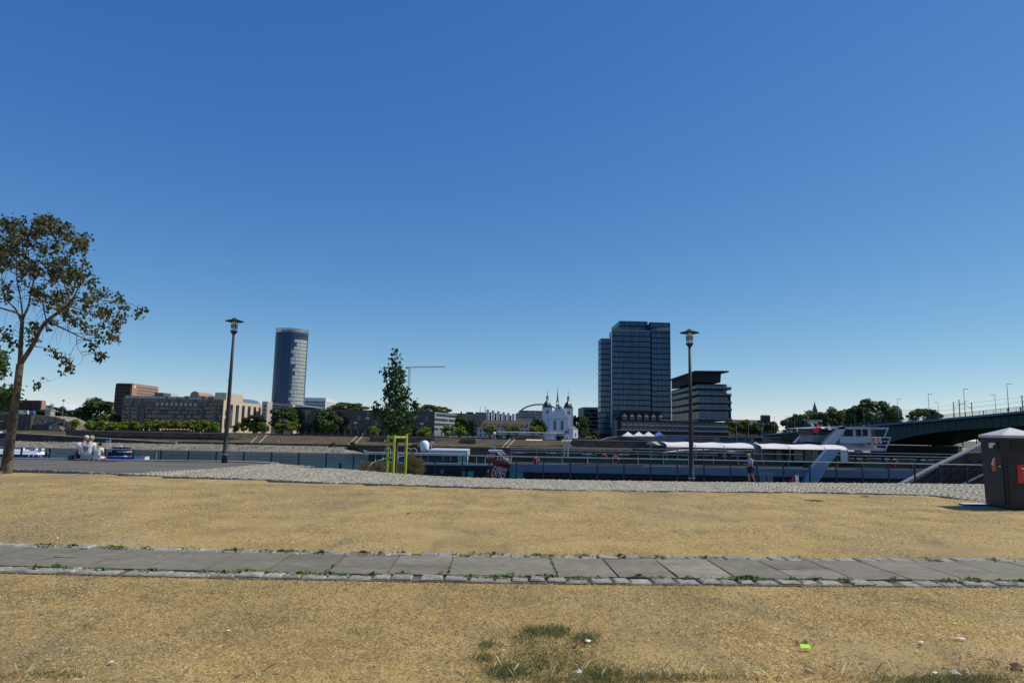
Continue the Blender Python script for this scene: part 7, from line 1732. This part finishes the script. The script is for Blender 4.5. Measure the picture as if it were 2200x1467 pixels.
def banner():
    D = 40.9
    def text(body, A, U, V_, m, name, root):
        """letters laid on the plane A + x*U + y*V_"""
        tx = bpy.data.curves.new('letters', 'FONT'); tx.body = body; tx.size = 1.0; tx.extrude = .0
        o = bpy.data.objects.new('t', tx); COL.objects.link(o); dg = bpy.context.evaluated_depsgraph_get(); dg.update(); me = bpy.data.meshes.new_from_object(o.evaluated_get(dg)); bpy.data.objects.remove(o)
        xs_ = [v.co.x for v in me.vertices]; w_ = max(xs_) - min(xs_); hh = max(v.co.y for v in me.vertices); L = Vector(LOC[root.name])
        for v in me.vertices: p = A + U * ((v.co.x - min(xs_)) / w_) + V_ * (v.co.y / hh); v.co = p - L
        me.materials.clear(); me.materials.append(m); me.name = name
        o = bpy.data.objects.new(name, me); COL.objects.link(o); o.parent = root
    root = thing('advertising_banner', 'dark red folded advertising banner with tall white EXPRESS lettering in front of the ship', 'banner', tuple(P(1070, 1036, D)))
    p = lambda a, b_, d=D: P(a, b_, d)
    part(MB().extr([p(1037, 971), p(1068, 972), p(1096, 997), p(1098, 1003), p(1060, 997), p(1040, 981)], (0, .12, 0)), 'upper_panel', M['banner_red'], root)
    part(MB().extr([p(1061, 994), p(1098, 1001), p(1090, 1013), p(1079, 1036), p(1026, 1040), p(1047, 1018)], (0, .12, 0)), 'lower_panel', M['banner_red'], root)
    part(MB().extr([p(1049, 967), p(1079, 967), p(1088, 977), p(1052, 972)], (0, 1.2, 0)), 'cap', M['ship_white'], root)
    part(MB().tube([p(1068, 972, D - .05), p(1095, 992, D - .05)], .03, 5), 'tube', M['ship_white'], root)
    dz = .02
    y = Vector((0, -dz, 0))
    A = p(1055, 1021) + y; text('EXPRES', A, p(1083, 1029) - p(1055, 1021), p(1062, 998) - p(1055, 1019.5), M['paper'], 'lettering', root)
    A = p(1043, 984) + y; text('AGER', A, p(1062, 983.5) - p(1043, 984), p(1046, 974) - p(1043.5, 983), M['paper'], 'lettering', root)
    A = p(1067, 987) + y; text('EXPR', A, p(1088, 993) - p(1067, 987), p(1070, 978) - p(1067, 987), M['paper'], 'lettering', root)
    part(MB().extr([p(1046, 1013) + y, p(1053, 1003) + y, p(1051, 1014) + y], (0, .01, 0)), 'print', M['paper'], root)
    A = p(1036, 1036) + y; text('und', A, p(1048, 1038) - p(1036, 1036), p(1038, 1031) - p(1036, 1036), M['paper'], 'lettering', root)
mat('banner_red', (0.15, 0.010, 0.010), 0.6, 0.1, 2)
banner()
def ramp():
    # sloping covered gangway at the right
    y = 40.4; p = lambda a, b_, d=y: P(a, b_, d)
    t = thing('gangway', 'steep covered gangway with pale sloping beam rising to the right behind the litter bin', 'gangway', tuple(p(2040, 1040)))
    top = [(1937, 1040), (1944, 1037), (2010, 1002), (2082, 968), (2108, 955), (2140, 940)]; bot = [(2140, 958), (2106, 971.5), (2082, 971.8), (2010, 1007), (1952, 1040)]
    part(MB().extr([p(a, b_) for a, b_ in top + bot], (0, .5, 0)), 'side_beam', M['cabin_grey'], t)
    part(MB().extr([p(a, b_, y + .25) for a, b_ in ((1953, 1041), (2010, 1008), (2082, 972.5), (2108, 972), (2200, 972), (2200, 1041))], (0, .1, 0)), 'side_panel', M['roof_brown'], t)
    for k in range(6): part(MB().tube([p(1975 + k * 26, 1040, y + .1), p(2030 + k * 30, 1002 - k * 6, y + .1)], .05, 5), 'brace', M['iron'], t)
    for a in (2012, 2046, 2078): part(MB().tube([p(a, 1041, y + .08), p(a, 1007 - (a - 2012) * .5, y + .08)], .05, 5), 'strut', M['iron'], t)
    s = thing('glass_canopy', 'blue glass ramp canopy with slanted bars just left of the litter bin', 'canopy', tuple(p(2100, 1040, 39.95)))
    part(MB().extr([p(2066, 1041, 39.95), p(2112, 1019, 39.95), p(2160, 1000, 39.95), p(2160, 1041, 39.95)], (0, .08, 0)), 'glass', M['glass_blue2'], s)
    for k in range(5): part(MB().tube([p(2072 + k * 10, 1041, 39.9), p(2112 + k * 12, 1021 - k * 3, 39.9)], .035, 5), 'bar', M['iron'], s)
    part(MB().tube([p(2066, 1041, 39.89), p(2112, 1019, 39.89), p(2160, 1000, 39.89)], .05, 5), 'edge_bar', M['steel'], s)
ramp()

# ================================================================== boats on the left
def boats():
    D = 180; X = lambda p_, d=D: xat(p_, d, 975); Z = lambda q, p_, d=D: zat(p_, q, d)
    t = thing('tour_boat', 'white-roofed blue tour boat on the river behind the nearest tree trunk', 'boat', (X(30), D, WZ))
    part(MB().prism([(X(-60), D), (X(88), D), (X(96), D + 2), (X(88), D + 4), (X(-60), D + 4)], WZ - .3, Z(981, 60)), 'hull', M['blue'], t)
    rf = [(X(-60), D + .3), (X(78), D + .3), (X(84), D + 1), (X(86), D + 2), (X(84), D + 3), (X(78), D + 3.7), (X(-60), D + 3.7)]
    zr = Z(966, 50); part(MB().prism(rf, Z(976, 50), zr, top=[(a - (.8 if a > X(70) else 0), 0.5 * (b_ + D + 2)) for a, b_ in rf]), 'roof', M['white'], t)
    part(MB().prism([(a - .3, b_ * .98 + .02 * (D + 2)) for a, b_ in rf], Z(981, 50) + .003, Z(976, 50) - .003), 'window_strip', M['glass_blue'], t)
    for px in (60, 70, 81, 86): part(MB().box(X(px), D + .1, Z(984, px), X(px + 1.6), D + .25, Z(976, px)), 'pillar', M['white'], t)
    part(MB().box(X(60), D + 1, zr, X(70), D + 2.2, Z(961.5, 65)).box(X(75), D + 1, zr, X(83), D + 2.2, Z(962, 80)), 'life_raft', M['white'], t); part(MB().box(X(38), D + 1.2, zr, X(42), D + 1.8, Z(962, 40)), 'locker', M['white'], t)
    def flagpole(px, tp, bs, d, cols, w_, h_, lb, lean=0, z0=None):
        x = xat(px, d, tp); f = thing('flag', lb, 'flag', (x, d, Z(bs, px, d))); x2 = xat(px + lean, d, tp); zt = Z(tp, px, d)
        part(MB().tube([(x, d, Z(bs, px, d)), (x2, d, zt)], .05, 5), 'pole', M['white'], f)
        b = MB(); W = w_ * d / F; H = h_ * d / F; n = len(cols)
        for k in range(n): b.extr([(x2 - .05, d, zt - H * k / n), (x2 - W, d + .3, zt - H * k / n - .2), (x2 - W, d + .3, zt - H * (k + 1) / n - .2), (x2 - .05, d, zt - H * (k + 1) / n)], (0, .04, 0), k)
        part(b, 'cloth', [M[c] for c in cols], f)
    flagpole(241, 941, 964, 185, ['blue', 'white'], 10, 8, 'blue and white flag on a leaning pole behind the seated family', -4)
    flagpole(106, 970.5, 984, 140, ['navy', 'red'], 8, 11, 'dark blue and red flag left of the seated family', -3)
    flagpole(337, 973, 985, 150, ['red', 'blue'], 9, 6, 'small red and blue flag right of the white dinghy')
    d = 190; t = thing('motorboat', 'dark blue motorboat with canopy and white pointed bow behind the child', 'boat', (X(255, d), d, WZ)); Xd = lambda p_: xat(p_, d, 968)
    part(MB().prism([(Xd(232), d), (Xd(266), d), (Xd(277), d + 1.2), (Xd(266), d + 2.4), (Xd(232), d + 2.4)], WZ - .3, Z(971.5, 255, d)), 'hull', M['navy'], t)
    part(MB().prism([(Xd(252), d - .1), (Xd(266), d - .15), (Xd(280), d + 1.2), (Xd(266), d + 2.5), (Xd(252), d + 2.5)], Z(971.4, 262, d), Z(969.3, 262, d)), 'bow_deck', M['white'], t)
    part(MB().box(Xd(240), d + .2, Z(971.4, 255, d), Xd(270), d + 2.2, Z(963, 255, d)), 'cabin', M['glass_black'], t); part(MB().box(Xd(237), d, Z(963, 255, d) + .003, Xd(274), d + 2.4, Z(960.8, 255, d)), 'canopy', M['navy'], t)
    part(MB().ball((Xd(255), d + 1, Z(959, 255, d)), .25, .25, .3), 'radar', M['white'], t, smooth=True)
    d = 150; Xe = lambda p_: xat(p_, d, 984); t = thing('barge', 'low blue barge with small white boxes in front of the motorboat', 'boat', (Xe(260), d, WZ))
    part(MB().prism([(Xe(225), d), (Xe(288), d), (Xe(288), d + 4), (Xe(225), d + 4)], WZ - .3, Z(981, 260, d)), 'hull', M['blue'], t); part(MB().box(Xe(258), d + .5, Z(981, 260, d) + .003, Xe(265), d + 1.5, Z(979.5, 260, d)), 'box', M['white'], t); part(MB().box(Xe(277), d + .5, Z(981, 260, d) + .003, Xe(281), d + 1.2, Z(979.6, 280, d)), 'box', M['white'], t)
    part(MB().box(Xe(140), d + 1, WZ - .3, Xe(167), d + 4, Z(983, 150, d)), 'pontoon', M['concrete'], t)
    d = 148; t = thing('dinghy', 'small white dinghy with a red seat right of the blue barge', 'boat', (Xe(301), d, WZ)); Xf = lambda p_: xat(p_, d, 984)
    part(MB().prism([(Xf(290), d), (Xf(311), d), (Xf(311), d + 2), (Xf(290), d + 2)], WZ - .3, [Z(982.2, 290, d), Z(980.6, 311, d), Z(980.6, 311, d), Z(982.2, 290, d)]), 'hull', M['white'], t); part(MB().box(Xf(298), d + .5, Z(982, 300, d), Xf(302), d + 1, Z(979, 300, d)), 'seat', M['red'], t)
    d = 326; Xg = lambda p_: xat(p_, d, 935); t = thing('passenger_ship', 'white passenger ship moored at the far left bank behind the trunk', 'ship', (Xg(0), d, WZ))
    part(MB().prism([(Xg(-220), d - 8), (Xg(22), d - 8), (Xg(30), d - 5), (Xg(22), d - 2), (Xg(-220), d - 2)], WZ - .3, Z(941, 10, d)), 'hull', M['navy'], t)
    part(MB().box(Xg(-220), d - 7.5, Z(941, 10, d), Xg(18), d - 2.5, Z(932.5, 0, d)), 'deckhouse', M['glass_dark'], t)
    for q0, q1 in ((926.5, 929.5), (934.5, 937)): part(MB().box(Xg(-220), d - 8, Z(q1, 0, d), Xg(14 if q0 > 930 else 11), d - 2, Z(q0, 0, d)), 'deck', M['white'], t)
    part(MB().tube([(Xg(14), d - 5, Z(930, 14, d)), (Xg(6), d - 5, Z(906, 6, d))], .2, 5).tube([(Xg(-12), d - 5, Z(905, -12, d)), (Xg(19), d - 5, Z(905, 19, d))], .2, 5), 'mast', M['cabin_grey'], t)
    s = solo(MB().tube([(X(733, 90), 90, -10), (X(733, 90), 90, Z(994, 733, 90))], [.35, .2], 8), 'mooring_post', M['navy'], 'dark mooring post standing in the water right of the left lamp', 'post')
boats()

# ================================================================== people
mat('skin', (0.42, 0.22, 0.15), 0.6, 0.06, 8)
mat('skin_tan', (0.36, 0.17, 0.10), 0.6, 0.06, 8)
mat('tee_white', (0.76, 0.75, 0.71), 0.85, 0.05, 6, 0.004)
mat('tee_blue', (0.38, 0.44, 0.66), 0.85, 0.06, 6, 0.004)
mat('print_grey', (0.30, 0.31, 0.31), 0.85, 0.2, 14)
mat('shorts_grey', (0.45, 0.45, 0.42), 0.85, 0.12, 6, 0.004)
mat('shorts_dark', (0.022, 0.02, 0.03), 0.85, 0.2, 6)
mat('hair_grey', (0.28, 0.27, 0.25), 0.9, 0.2, 40, 0.004)
mat('hair_dark', (0.02, 0.014, 0.012), 0.8, 0.2, 40, 0.004)
mat('hair_sandy', (0.38, 0.28, 0.14), 0.85, 0.2, 40, 0.004)
mat('cap_cream', (0.66, 0.60, 0.45), 0.85, 0.08, 10)
mat('shoe', (0.35, 0.33, 0.32), 0.7, 0.1, 10)
def hand(v, e, r, wrist_i, wrist, fwd, side, k=1.0, curl=0.3):
    """palm, four unequal bent fingers and a side thumb, grown from the wrist"""
    W = Vector(wrist); f = Vector(fwd).normalized(); s = Vector(side).normalized(); dn = f.cross(s)
    v.append(W + f * .05 * k); r.append((.026 * k, .016 * k)); pi = len(v) - 1; e.append((wrist_i, pi))
    for q, L in enumerate((.070, .080, .074, .058)):
        b = W + f * .085 * k + s * (q - 1.5) * .019 * k
        v.append(b); r.append(.0095 * k); e.append((pi, len(v) - 1))
        v.append(b + (f * math.cos(curl) + dn * math.sin(curl)) * L * .5 * k); r.append(.0085 * k); e.append((len(v) - 2, len(v) - 1))
        v.append(b + (f * math.cos(curl) + dn * math.sin(curl)) * L * .5 * k + (f * math.cos(curl * 2.2) + dn * math.sin(curl * 2.2)) * L * .5 * k); r.append(.007 * k); e.append((len(v) - 2, len(v) - 1))
    v.append(W + f * .035 * k - s * .035 * k); r.append(.011 * k); e.append((pi, len(v) - 1))
    v.append(W + f * .075 * k - s * .052 * k + dn * .01 * k); r.append(.009 * k); e.append((len(v) - 2, len(v) - 1))
def figure(t, org, scale, J, skinm, ry):
    """J: dict of joint coordinates (facing -y before rotation ry), returns world function"""
    c, s = math.cos(ry), math.sin(ry)
    def Wd(p): return Vector((org[0] + (p[0] * c - p[1] * s) * scale, org[1] + (p[0] * s + p[1] * c) * scale, org[2] + p[2] * scale))
    return Wd
def build_person(name_root, label, org, scale, ry, J, cloth):
    t = thing('person', label, 'person', org)
    c, s = math.cos(ry), math.sin(ry)
    W = lambda p: ((p[0] * c - p[1] * s) * scale, (p[0] * s + p[1] * c) * scale, p[2] * scale)
    v = []; e = []; r = []
    def add(p, rad, frm=None): v.append(Vector(p)); r.append(rad); (e.append((frm, len(v) - 1)) if frm is not None else None); return len(v) - 1
    pel = add(J['pelvis'], (.145, .115)); wa = add(J['waist'], (.125, .10), pel); ch = add(J['chest'], (.155, .11), wa); nb = add(J['neck'], (.058, .058), ch)
    hd = Vector(J['head']); fw = Vector(J['face']).normalized(); up = (hd - Vector(J['neck'])).normalized(); sdv = up.cross(fw)
    jaw = add(hd - up * .06 + fw * .015, (.062, .07), nb); hc = add(hd + up * .01, (.078, .095), jaw); ht = add(hd + up * .085, (.062, .075), hc)
    ends = {}
    for S in ('L', 'R'):
        sh = add(J['sh' + S], .056, ch); el = add(J['el' + S], .042, sh); wr = add(J['wr' + S], .028, el)
        d = Vector(J['wr' + S]) - Vector(J['el' + S]); hand(v, e, r, wr, J['wr' + S], J.get('hf' + S, d), J.get('hs' + S, (1 if S == 'L' else -1, 0, 0)), 1.0, .45)
        hp = add(J['hp' + S], .088, pel); kn = add(J['kn' + S], .058, hp); ca = add((Vector(J['kn' + S]) * .62 + Vector(J['an' + S]) * .38), .056, kn); an = add(J['an' + S], .036, ca)
        he = add(Vector(J['an' + S]) + Vector((0, 0, -.05)), .034, an); to = add(J['to' + S], (.04, .028), an)
    me = skin([W(p) for p in v], e, [tuple(q * scale for q in (k if hasattr(k, '__len__') else (k, k))) for k in r], 'body', M[J['skin']], 1)
    put(me, 'body', t, org)
    def sk(pts, ed, rad, nm, m, par=t): me_ = skin([W(p) for p in pts], ed, [tuple(q * scale for q in (k if hasattr(k, '__len__') else (k, k))) for k in rad], nm, M[m], 1); return put(me_, nm, par, org)
    V = Vector
    shirt = [J['pelvis'], J['waist'], J['chest'], V(J['chest']) * .25 + V(J['neck']) * .75, J['shL'], V(J['shL']) * .35 + V(J['elL']) * .65, J['shR'], V(J['shR']) * .35 + V(J['elR']) * .65]
    sk(shirt, [(0, 1), (1, 2), (2, 3), (2, 4), (4, 5), (2, 6), (6, 7)], [(.165, .135), (.160, .13), (.175, .125), (.088, .088), .092, .066, .092, .066], 'shirt', cloth['shirt'])
    sho = [J['pelvis'], J['hpL'], V(J['hpL']) * .25 + V(J['knL']) * .75, J['hpR'], V(J['hpR']) * .25 + V(J['knR']) * .75]
    sk(sho, [(0, 1), (1, 2), (0, 3), (3, 4)], [(.155, .125), .105, .090, .105, .090], 'shorts', cloth['shorts'])
    for S in ('L', 'R'):
        sk([V(J['an' + S]) + V((0, 0, -.06)), V(J['an' + S]) * .4 + V(J['to' + S]) * .6, J['to' + S]], [(0, 1), (1, 2)], [(.05, .04), (.05, .036), (.042, .028)], 'shoe', cloth['shoe'])
    # hair or cap, nose, ears, eyes
    hm = MB(); q = hd + up * .045 - fw * .018
    def ell(mb, cc, a, b_, c_, keep=lambda p: True, mi=0, n=14, m=10):
        base = len(mb.v)
        for i in range(m + 1):
            for j in range(n):
                th = math.pi * i / m; ph = 2 * math.pi * j / n
                p = cc + sdv * (a * math.sin(th) * math.cos(ph)) + fw * (b_ * math.sin(th) * math.sin(ph)) + up * (c_ * math.cos(th)); mb.v.append(W(p))
        for i in range(m):
            for j in range(n):
                th = math.pi * (i + .5) / m; ph = 2 * math.pi * (j + .5) / n
                if keep((math.sin(th) * math.cos(ph), math.sin(th) * math.sin(ph), math.cos(th))):
                    j2 = (j + 1) % n; mb.f.append((base + i * n + j, base + (i + 1) * n + j, base + (i + 1) * n + j2, base + i * n + j2)); mb.m.append(mi)
    ell(hm, q, .090, .108, .098, lambda p: p[2] > .15 or (p[1] < .1 and p[2] > -.75))
    h_ = put(hm.mesh('hair', M[cloth['hair']], smooth=True), 'hair', t, org)
    if cloth.get('cap'):
        cm = MB(); ell(cm, q + up * .012, .098, .116, .100, lambda p: p[2] > .05); cm2 = [q + fw * .09 + sdv * .07 + up * .02, q + fw * .19 + sdv * .04 + up * .005, q + fw * .19 - sdv * .04 + up * .005, q + fw * .09 - sdv * .07 + up * .02]
        cm.extr([W(p) for p in cm2], V(W((0, 0, .012)))); put(cm.mesh('cap', M[cloth['cap']], smooth=False), 'cap', t, org)
    fm = MB(); n_ = hd + fw * .088 - up * .005
    fm.face([W(n_ + up * .03), W(n_ - sdv * .014 - up * .012), W(n_ + fw * .022 - up * .010)]); fm.face([W(n_ + up * .03), W(n_ + fw * .022 - up * .010), W(n_ + sdv * .014 - up * .012)]); fm.face([W(n_ - sdv * .014 - up * .012), W(n_ + sdv * .014 - up * .012), W(n_ + fw * .022 - up * .010)])
    put(fm.mesh('nose', M[J['skin']]), 'nose', t, org)
    for S in (-1, 1):
        em = MB(); ell(em, hd + sdv * (.085 * S) - up * .005, .012, .022, .032, n=8, m=6); put(em.mesh('ear', M[J['skin']], smooth=True), 'ear', t, org)
        ym = MB(); ell(ym, hd + sdv * (.030 * S) + fw * .080 + up * .018, .011, .008, .007, n=8, m=5); put(ym.mesh('eye', M['black']), 'eye', t, org)
    mm = MB(); ell(mm, hd + fw * .078 - up * .048, .024, .006, .005, n=8, m=5); put(mm.mesh('mouth', M['dead_leaf']), 'mouth', t, org)
    return t, W
def people():
    # walker looking at a phone: faces -x (built facing -y, turned by -90 degrees)
    J = dict(skin='skin_tan', pelvis=(0, 0, .92), waist=(0, .01, 1.08), chest=(0, .0, 1.28), neck=(0, -.045, 1.45), head=(0, -.10, 1.57), face=(0, -1, -.45),
             shL=(.19, .0, 1.37), elL=(.23, .0, 1.08), wrL=(.09, -.24, 1.13), hfL=(-.25, -1, .1), hsL=(1, -.2, .1), shR=(-.19, .0, 1.37), elR=(-.23, .01, 1.08), wrR=(-.06, -.24, 1.12), hfR=(.2, -1, .15), hsR=(-1, -.2, .1),
             hpL=(.09, 0, .86), knL=(.10, .05, .49), anL=(.10, .22, .12), toL=(.10, .10, .04), hpR=(-.09, 0, .86), knR=(-.10, -.09, .47), anR=(-.10, -.04, .085), toR=(-.10, -.19, .04))
    o = P(1612, 1037, 38.5); D = 38.5; x = xat(1612.5, D, 1000)
    sc = (zat(1612, 975.5, D) + 1.15) / 1.68
    t, W = build_person('person', 'person in a pale blue shirt and dark shorts walking left, looking down at a phone', (x, D, -1.15), sc, -math.pi / 2, J, dict(shirt='tee_blue', shorts='shorts_dark', hair='hair_sandy', shoe='shoe'))
    me = MB().extr([W((-.05, -.38, 1.14)), W((.05, -.38, 1.14)), W((.05, -.43, 1.27)), W((-.05, -.43, 1.27))], (.012, 0, .004)).mesh('phone', M['black']); ph = bpy.data.objects.new('phone', me); COL.objects.link(ph); ph.location = (x, D, -1.15); tag(ph, 'small dark phone in the hands of the walking person', 'phone')
    me = MB().extr([W((.16, -.17, .82)), W((.20, .0, .80)), W((.19, .02, 1.02)), W((.15, -.15, 1.02))], Vector(W((.05, 0, 0)))).mesh('bag', M['navy']); b = bpy.data.objects.new('shoulder_bag', me); COL.objects.link(b); b.location = (x, D, -1.15); tag(b, 'small navy shoulder bag at the hip of the walking person', 'bag')
    # seated group on the wall coping, backs towards the camera (facing +y)
    seat = 0.075
    def sit(px, D, sc, lab, cloth, lean=0, turn=0.0, skin_='skin', head=(0, -.02, .62), face=(0, -1, 0), arms=0):
        J = dict(skin=skin_, pelvis=(0, 0, .11), waist=(lean * .3, -.02, .26), chest=(lean, -.07, .46), neck=(lean * 1.2, -.10, .60), head=(lean * 1.3 + head[0], -.13 + head[1], .60 + .12), face=face,
                 shL=(.19 + lean, -.07, .53), elL=(.215 + lean, -.16, .26), wrL=(.13, -.38, .17), shR=(-.19 + lean, -.07, .53), elR=(-.215 + lean, -.15, .25), wrR=(-.12, -.36, .17),
                 hpL=(.10, -.06, .09), knL=(.16, -.46, .08), anL=(.15, -.44, -.34), toL=(.15, -.58, -.40), hpR=(-.10, -.06, .09), knR=(-.15, -.46, .08), anR=(-.14, -.44, -.34), toR=(-.14, -.58, -.40))
        x = xat(px, D, 975)
        return build_person('person', lab, (x, D, seat), sc, math.pi + turn, J, cloth)
    t, W = sit(187, 28.6, 1.13, 'person with grey hair in a white printed T-shirt sitting on the wall, back turned', dict(shirt='tee_white', shorts='shorts_grey', hair='hair_grey', shoe='shoe'), 0.0, -.12, head=(.0, -.02, 0), face=(.35, -1, -.1))
    x = xat(187, 28.6, 975)
    pm = MB().extr([W((-.10, .098, .30)), W((.10, .098, .30)), W((.11, .088, .46)), W((-.11, .088, .46))], Vector(W((0, .012, 0)))).mesh('shirt_print', M['print_grey']); put(pm, 'shirt_print', t, (x, 28.6, seat))
    sit(176.5, 29.15, 1.10, 'person in a cream cap sitting on the wall, half hidden by the white T-shirt', dict(shirt='tee_white', shorts='shorts_dark', hair='hair_grey', shoe='shoe', cap='cap_cream'), -.0, .15, 'skin_tan', head=(-.01, -.04, 0), face=(.8, -1, -.2))
    sit(209, 28.6, .80, 'dark-haired child in a white T-shirt sitting beside the grown-ups on the wall', dict(shirt='tee_white', shorts='tee_white', hair='hair_dark', shoe='shoe'), .0, -.1, 'skin_tan', head=(0, -.03, 0), face=(.1, -1, -.3))
    solo(MB().prism([(xat(161, 28.8), 28.5), (xat(168, 28.8), 28.5), (xat(168, 28.8), 28.8), (xat(161, 28.8), 28.8)], seat, seat + .17, top=[(xat(162, 28.8), 28.55), (xat(167, 28.8), 28.55), (xat(167, 28.8), 28.75), (xat(162, 28.8), 28.75)]), 'bag', M['navy'], 'small dark bag on the wall left of the seated group', 'bag')
    # tiny people far away
    v = [(0, 0, .9), (0, 0, 1.15), (0, 0, 1.35), (0, 0, 1.48), (0, 0, 1.6), (0, 0, 1.7), (.2, 0, 1.38), (.24, 0, 1.1), (.22, .05, .85), (-.2, 0, 1.38), (-.24, 0, 1.1), (-.22, .05, .85), (.1, 0, .85), (.11, 0, .45), (.12, 0, .08), (-.1, 0, .85), (-.11, .05, .45), (-.12, .1, .08)]
    e = [(0, 1), (1, 2), (2, 3), (3, 4), (4, 5), (2, 6), (6, 7), (7, 8), (2, 9), (9, 10), (10, 11), (0, 12), (12, 13), (13, 14), (0, 15), (15, 16), (16, 17)]
    r = [.16, .15, .17, .06, .1, .08, .08, .06, .05, .08, .06, .05, .11, .08, .06, .11, .08, .06]
    mats_ = {c: skin(v, e, r, 'body', [M[c]], 1) for c in ('tee_white', 'shorts_dark', 'red')}
    for me in mats_.values():
        me.materials.append(M['skin']); me.materials.append(M['shorts_dark'])
        for p in me.polygons:
            z = p.center.z; p.material_index = 1 if z > 1.47 or (abs(p.center.x) > .17 and z < 1.1) else (2 if z < .95 else 0)
    def tiny(px, base, D, c, lab, grp=None, z=None, sc=1.0):
        g = P(px, base, D); o = bpy.data.objects.new('person', mats_[c]); COL.objects.link(o); o.location = (g.x, D, g.z if z is None else z); o.rotation_euler = (0, 0, rnd.uniform(0, 6)); o.scale = (sc,) * 3; tag(o, lab, 'person', grp); return o
    for px, base, D, c in ((598, 953, 347.5, 'tee_white'), (711, 946, 353, 'tee_white'), (559, 937, 366, 'red'), (827, 952, 349, 'tee_white'), (430, 934, 370, 'tee_white'), (968, 942, 357, 'tee_white')):
        tiny(px, base, D, c, 'tiny person standing on the far riverside steps', 'people on the far steps')
    for px in (54, 128, 107, 136, 344, 403, 410, 416, 300, 307, 320, 436, 640, 779, 1226):
        tiny(px, 931, 376.2 if px > 140 else 378, 'tee_white' if px % 3 else 'shorts_dark', 'tiny person on the far promenade under the small trees', 'people on the far promenade', z=-2.3)
    for px, c in ((126, 'red'), (137, 'tee_white')): tiny(px, 901, 386, c, 'tiny person in %s at the top of the bastion stairs' % ('red' if c == 'red' else 'white'))
    for px in (2113, 2166, 2193):
        q = PX(px, 885, XB + 1); o = tiny(px, 885, q.y, 'shorts_dark', 'tiny dark figure on the bridge deck behind the railing', 'people on the bridge'); o.location = (XB + 1, q.y, ZT(q.y) + .0)
    q = PX(1961, 905, XB + 6); car(1961, q.y, M['car_white'], 'white car on the bridge near the round tree', 4.3, ZT(q.y))
people()
def red_parasols():
    D = 380
    for k, px in enumerate((345, 352, 359, 366, 373, 380, 388, 396, 404)):
        x = xat(px, D); zt = zat(px, 920.5, D); b = MB(); r = 1.15; t = thing('parasol', 'small reddish cafe parasol under the far yellow-green trees', 'parasol', (x, D, FZ), 'reddish cafe parasols on the far promenade')
        b.lathe([(r, 0), (.05, .55)], (x, D, zt - .55), 8); part(b, 'canopy', M['brick_orange'], t); part(MB().tube([(x, D, FZ), (x, D, zt)], .05, 5), 'pole', M['steel_far'], t)
red_parasols()
def contrail():
    D = 7000; A = P(1572.5, 352, D); B_ = P(1583, 367, D)
    solo(MB().tube([tuple(A), tuple(A * .4 + B_ * .6), tuple(B_)], [4.0, 3.0, 1.0], 6), 'contrail', M['contrail'], 'short faint vapour trail high in the sky above the tall glass tower', 'contrail')
mat('contrail', (0.75, 0.8, 0.9), 1.0, 0.0, 0.01)
contrail()
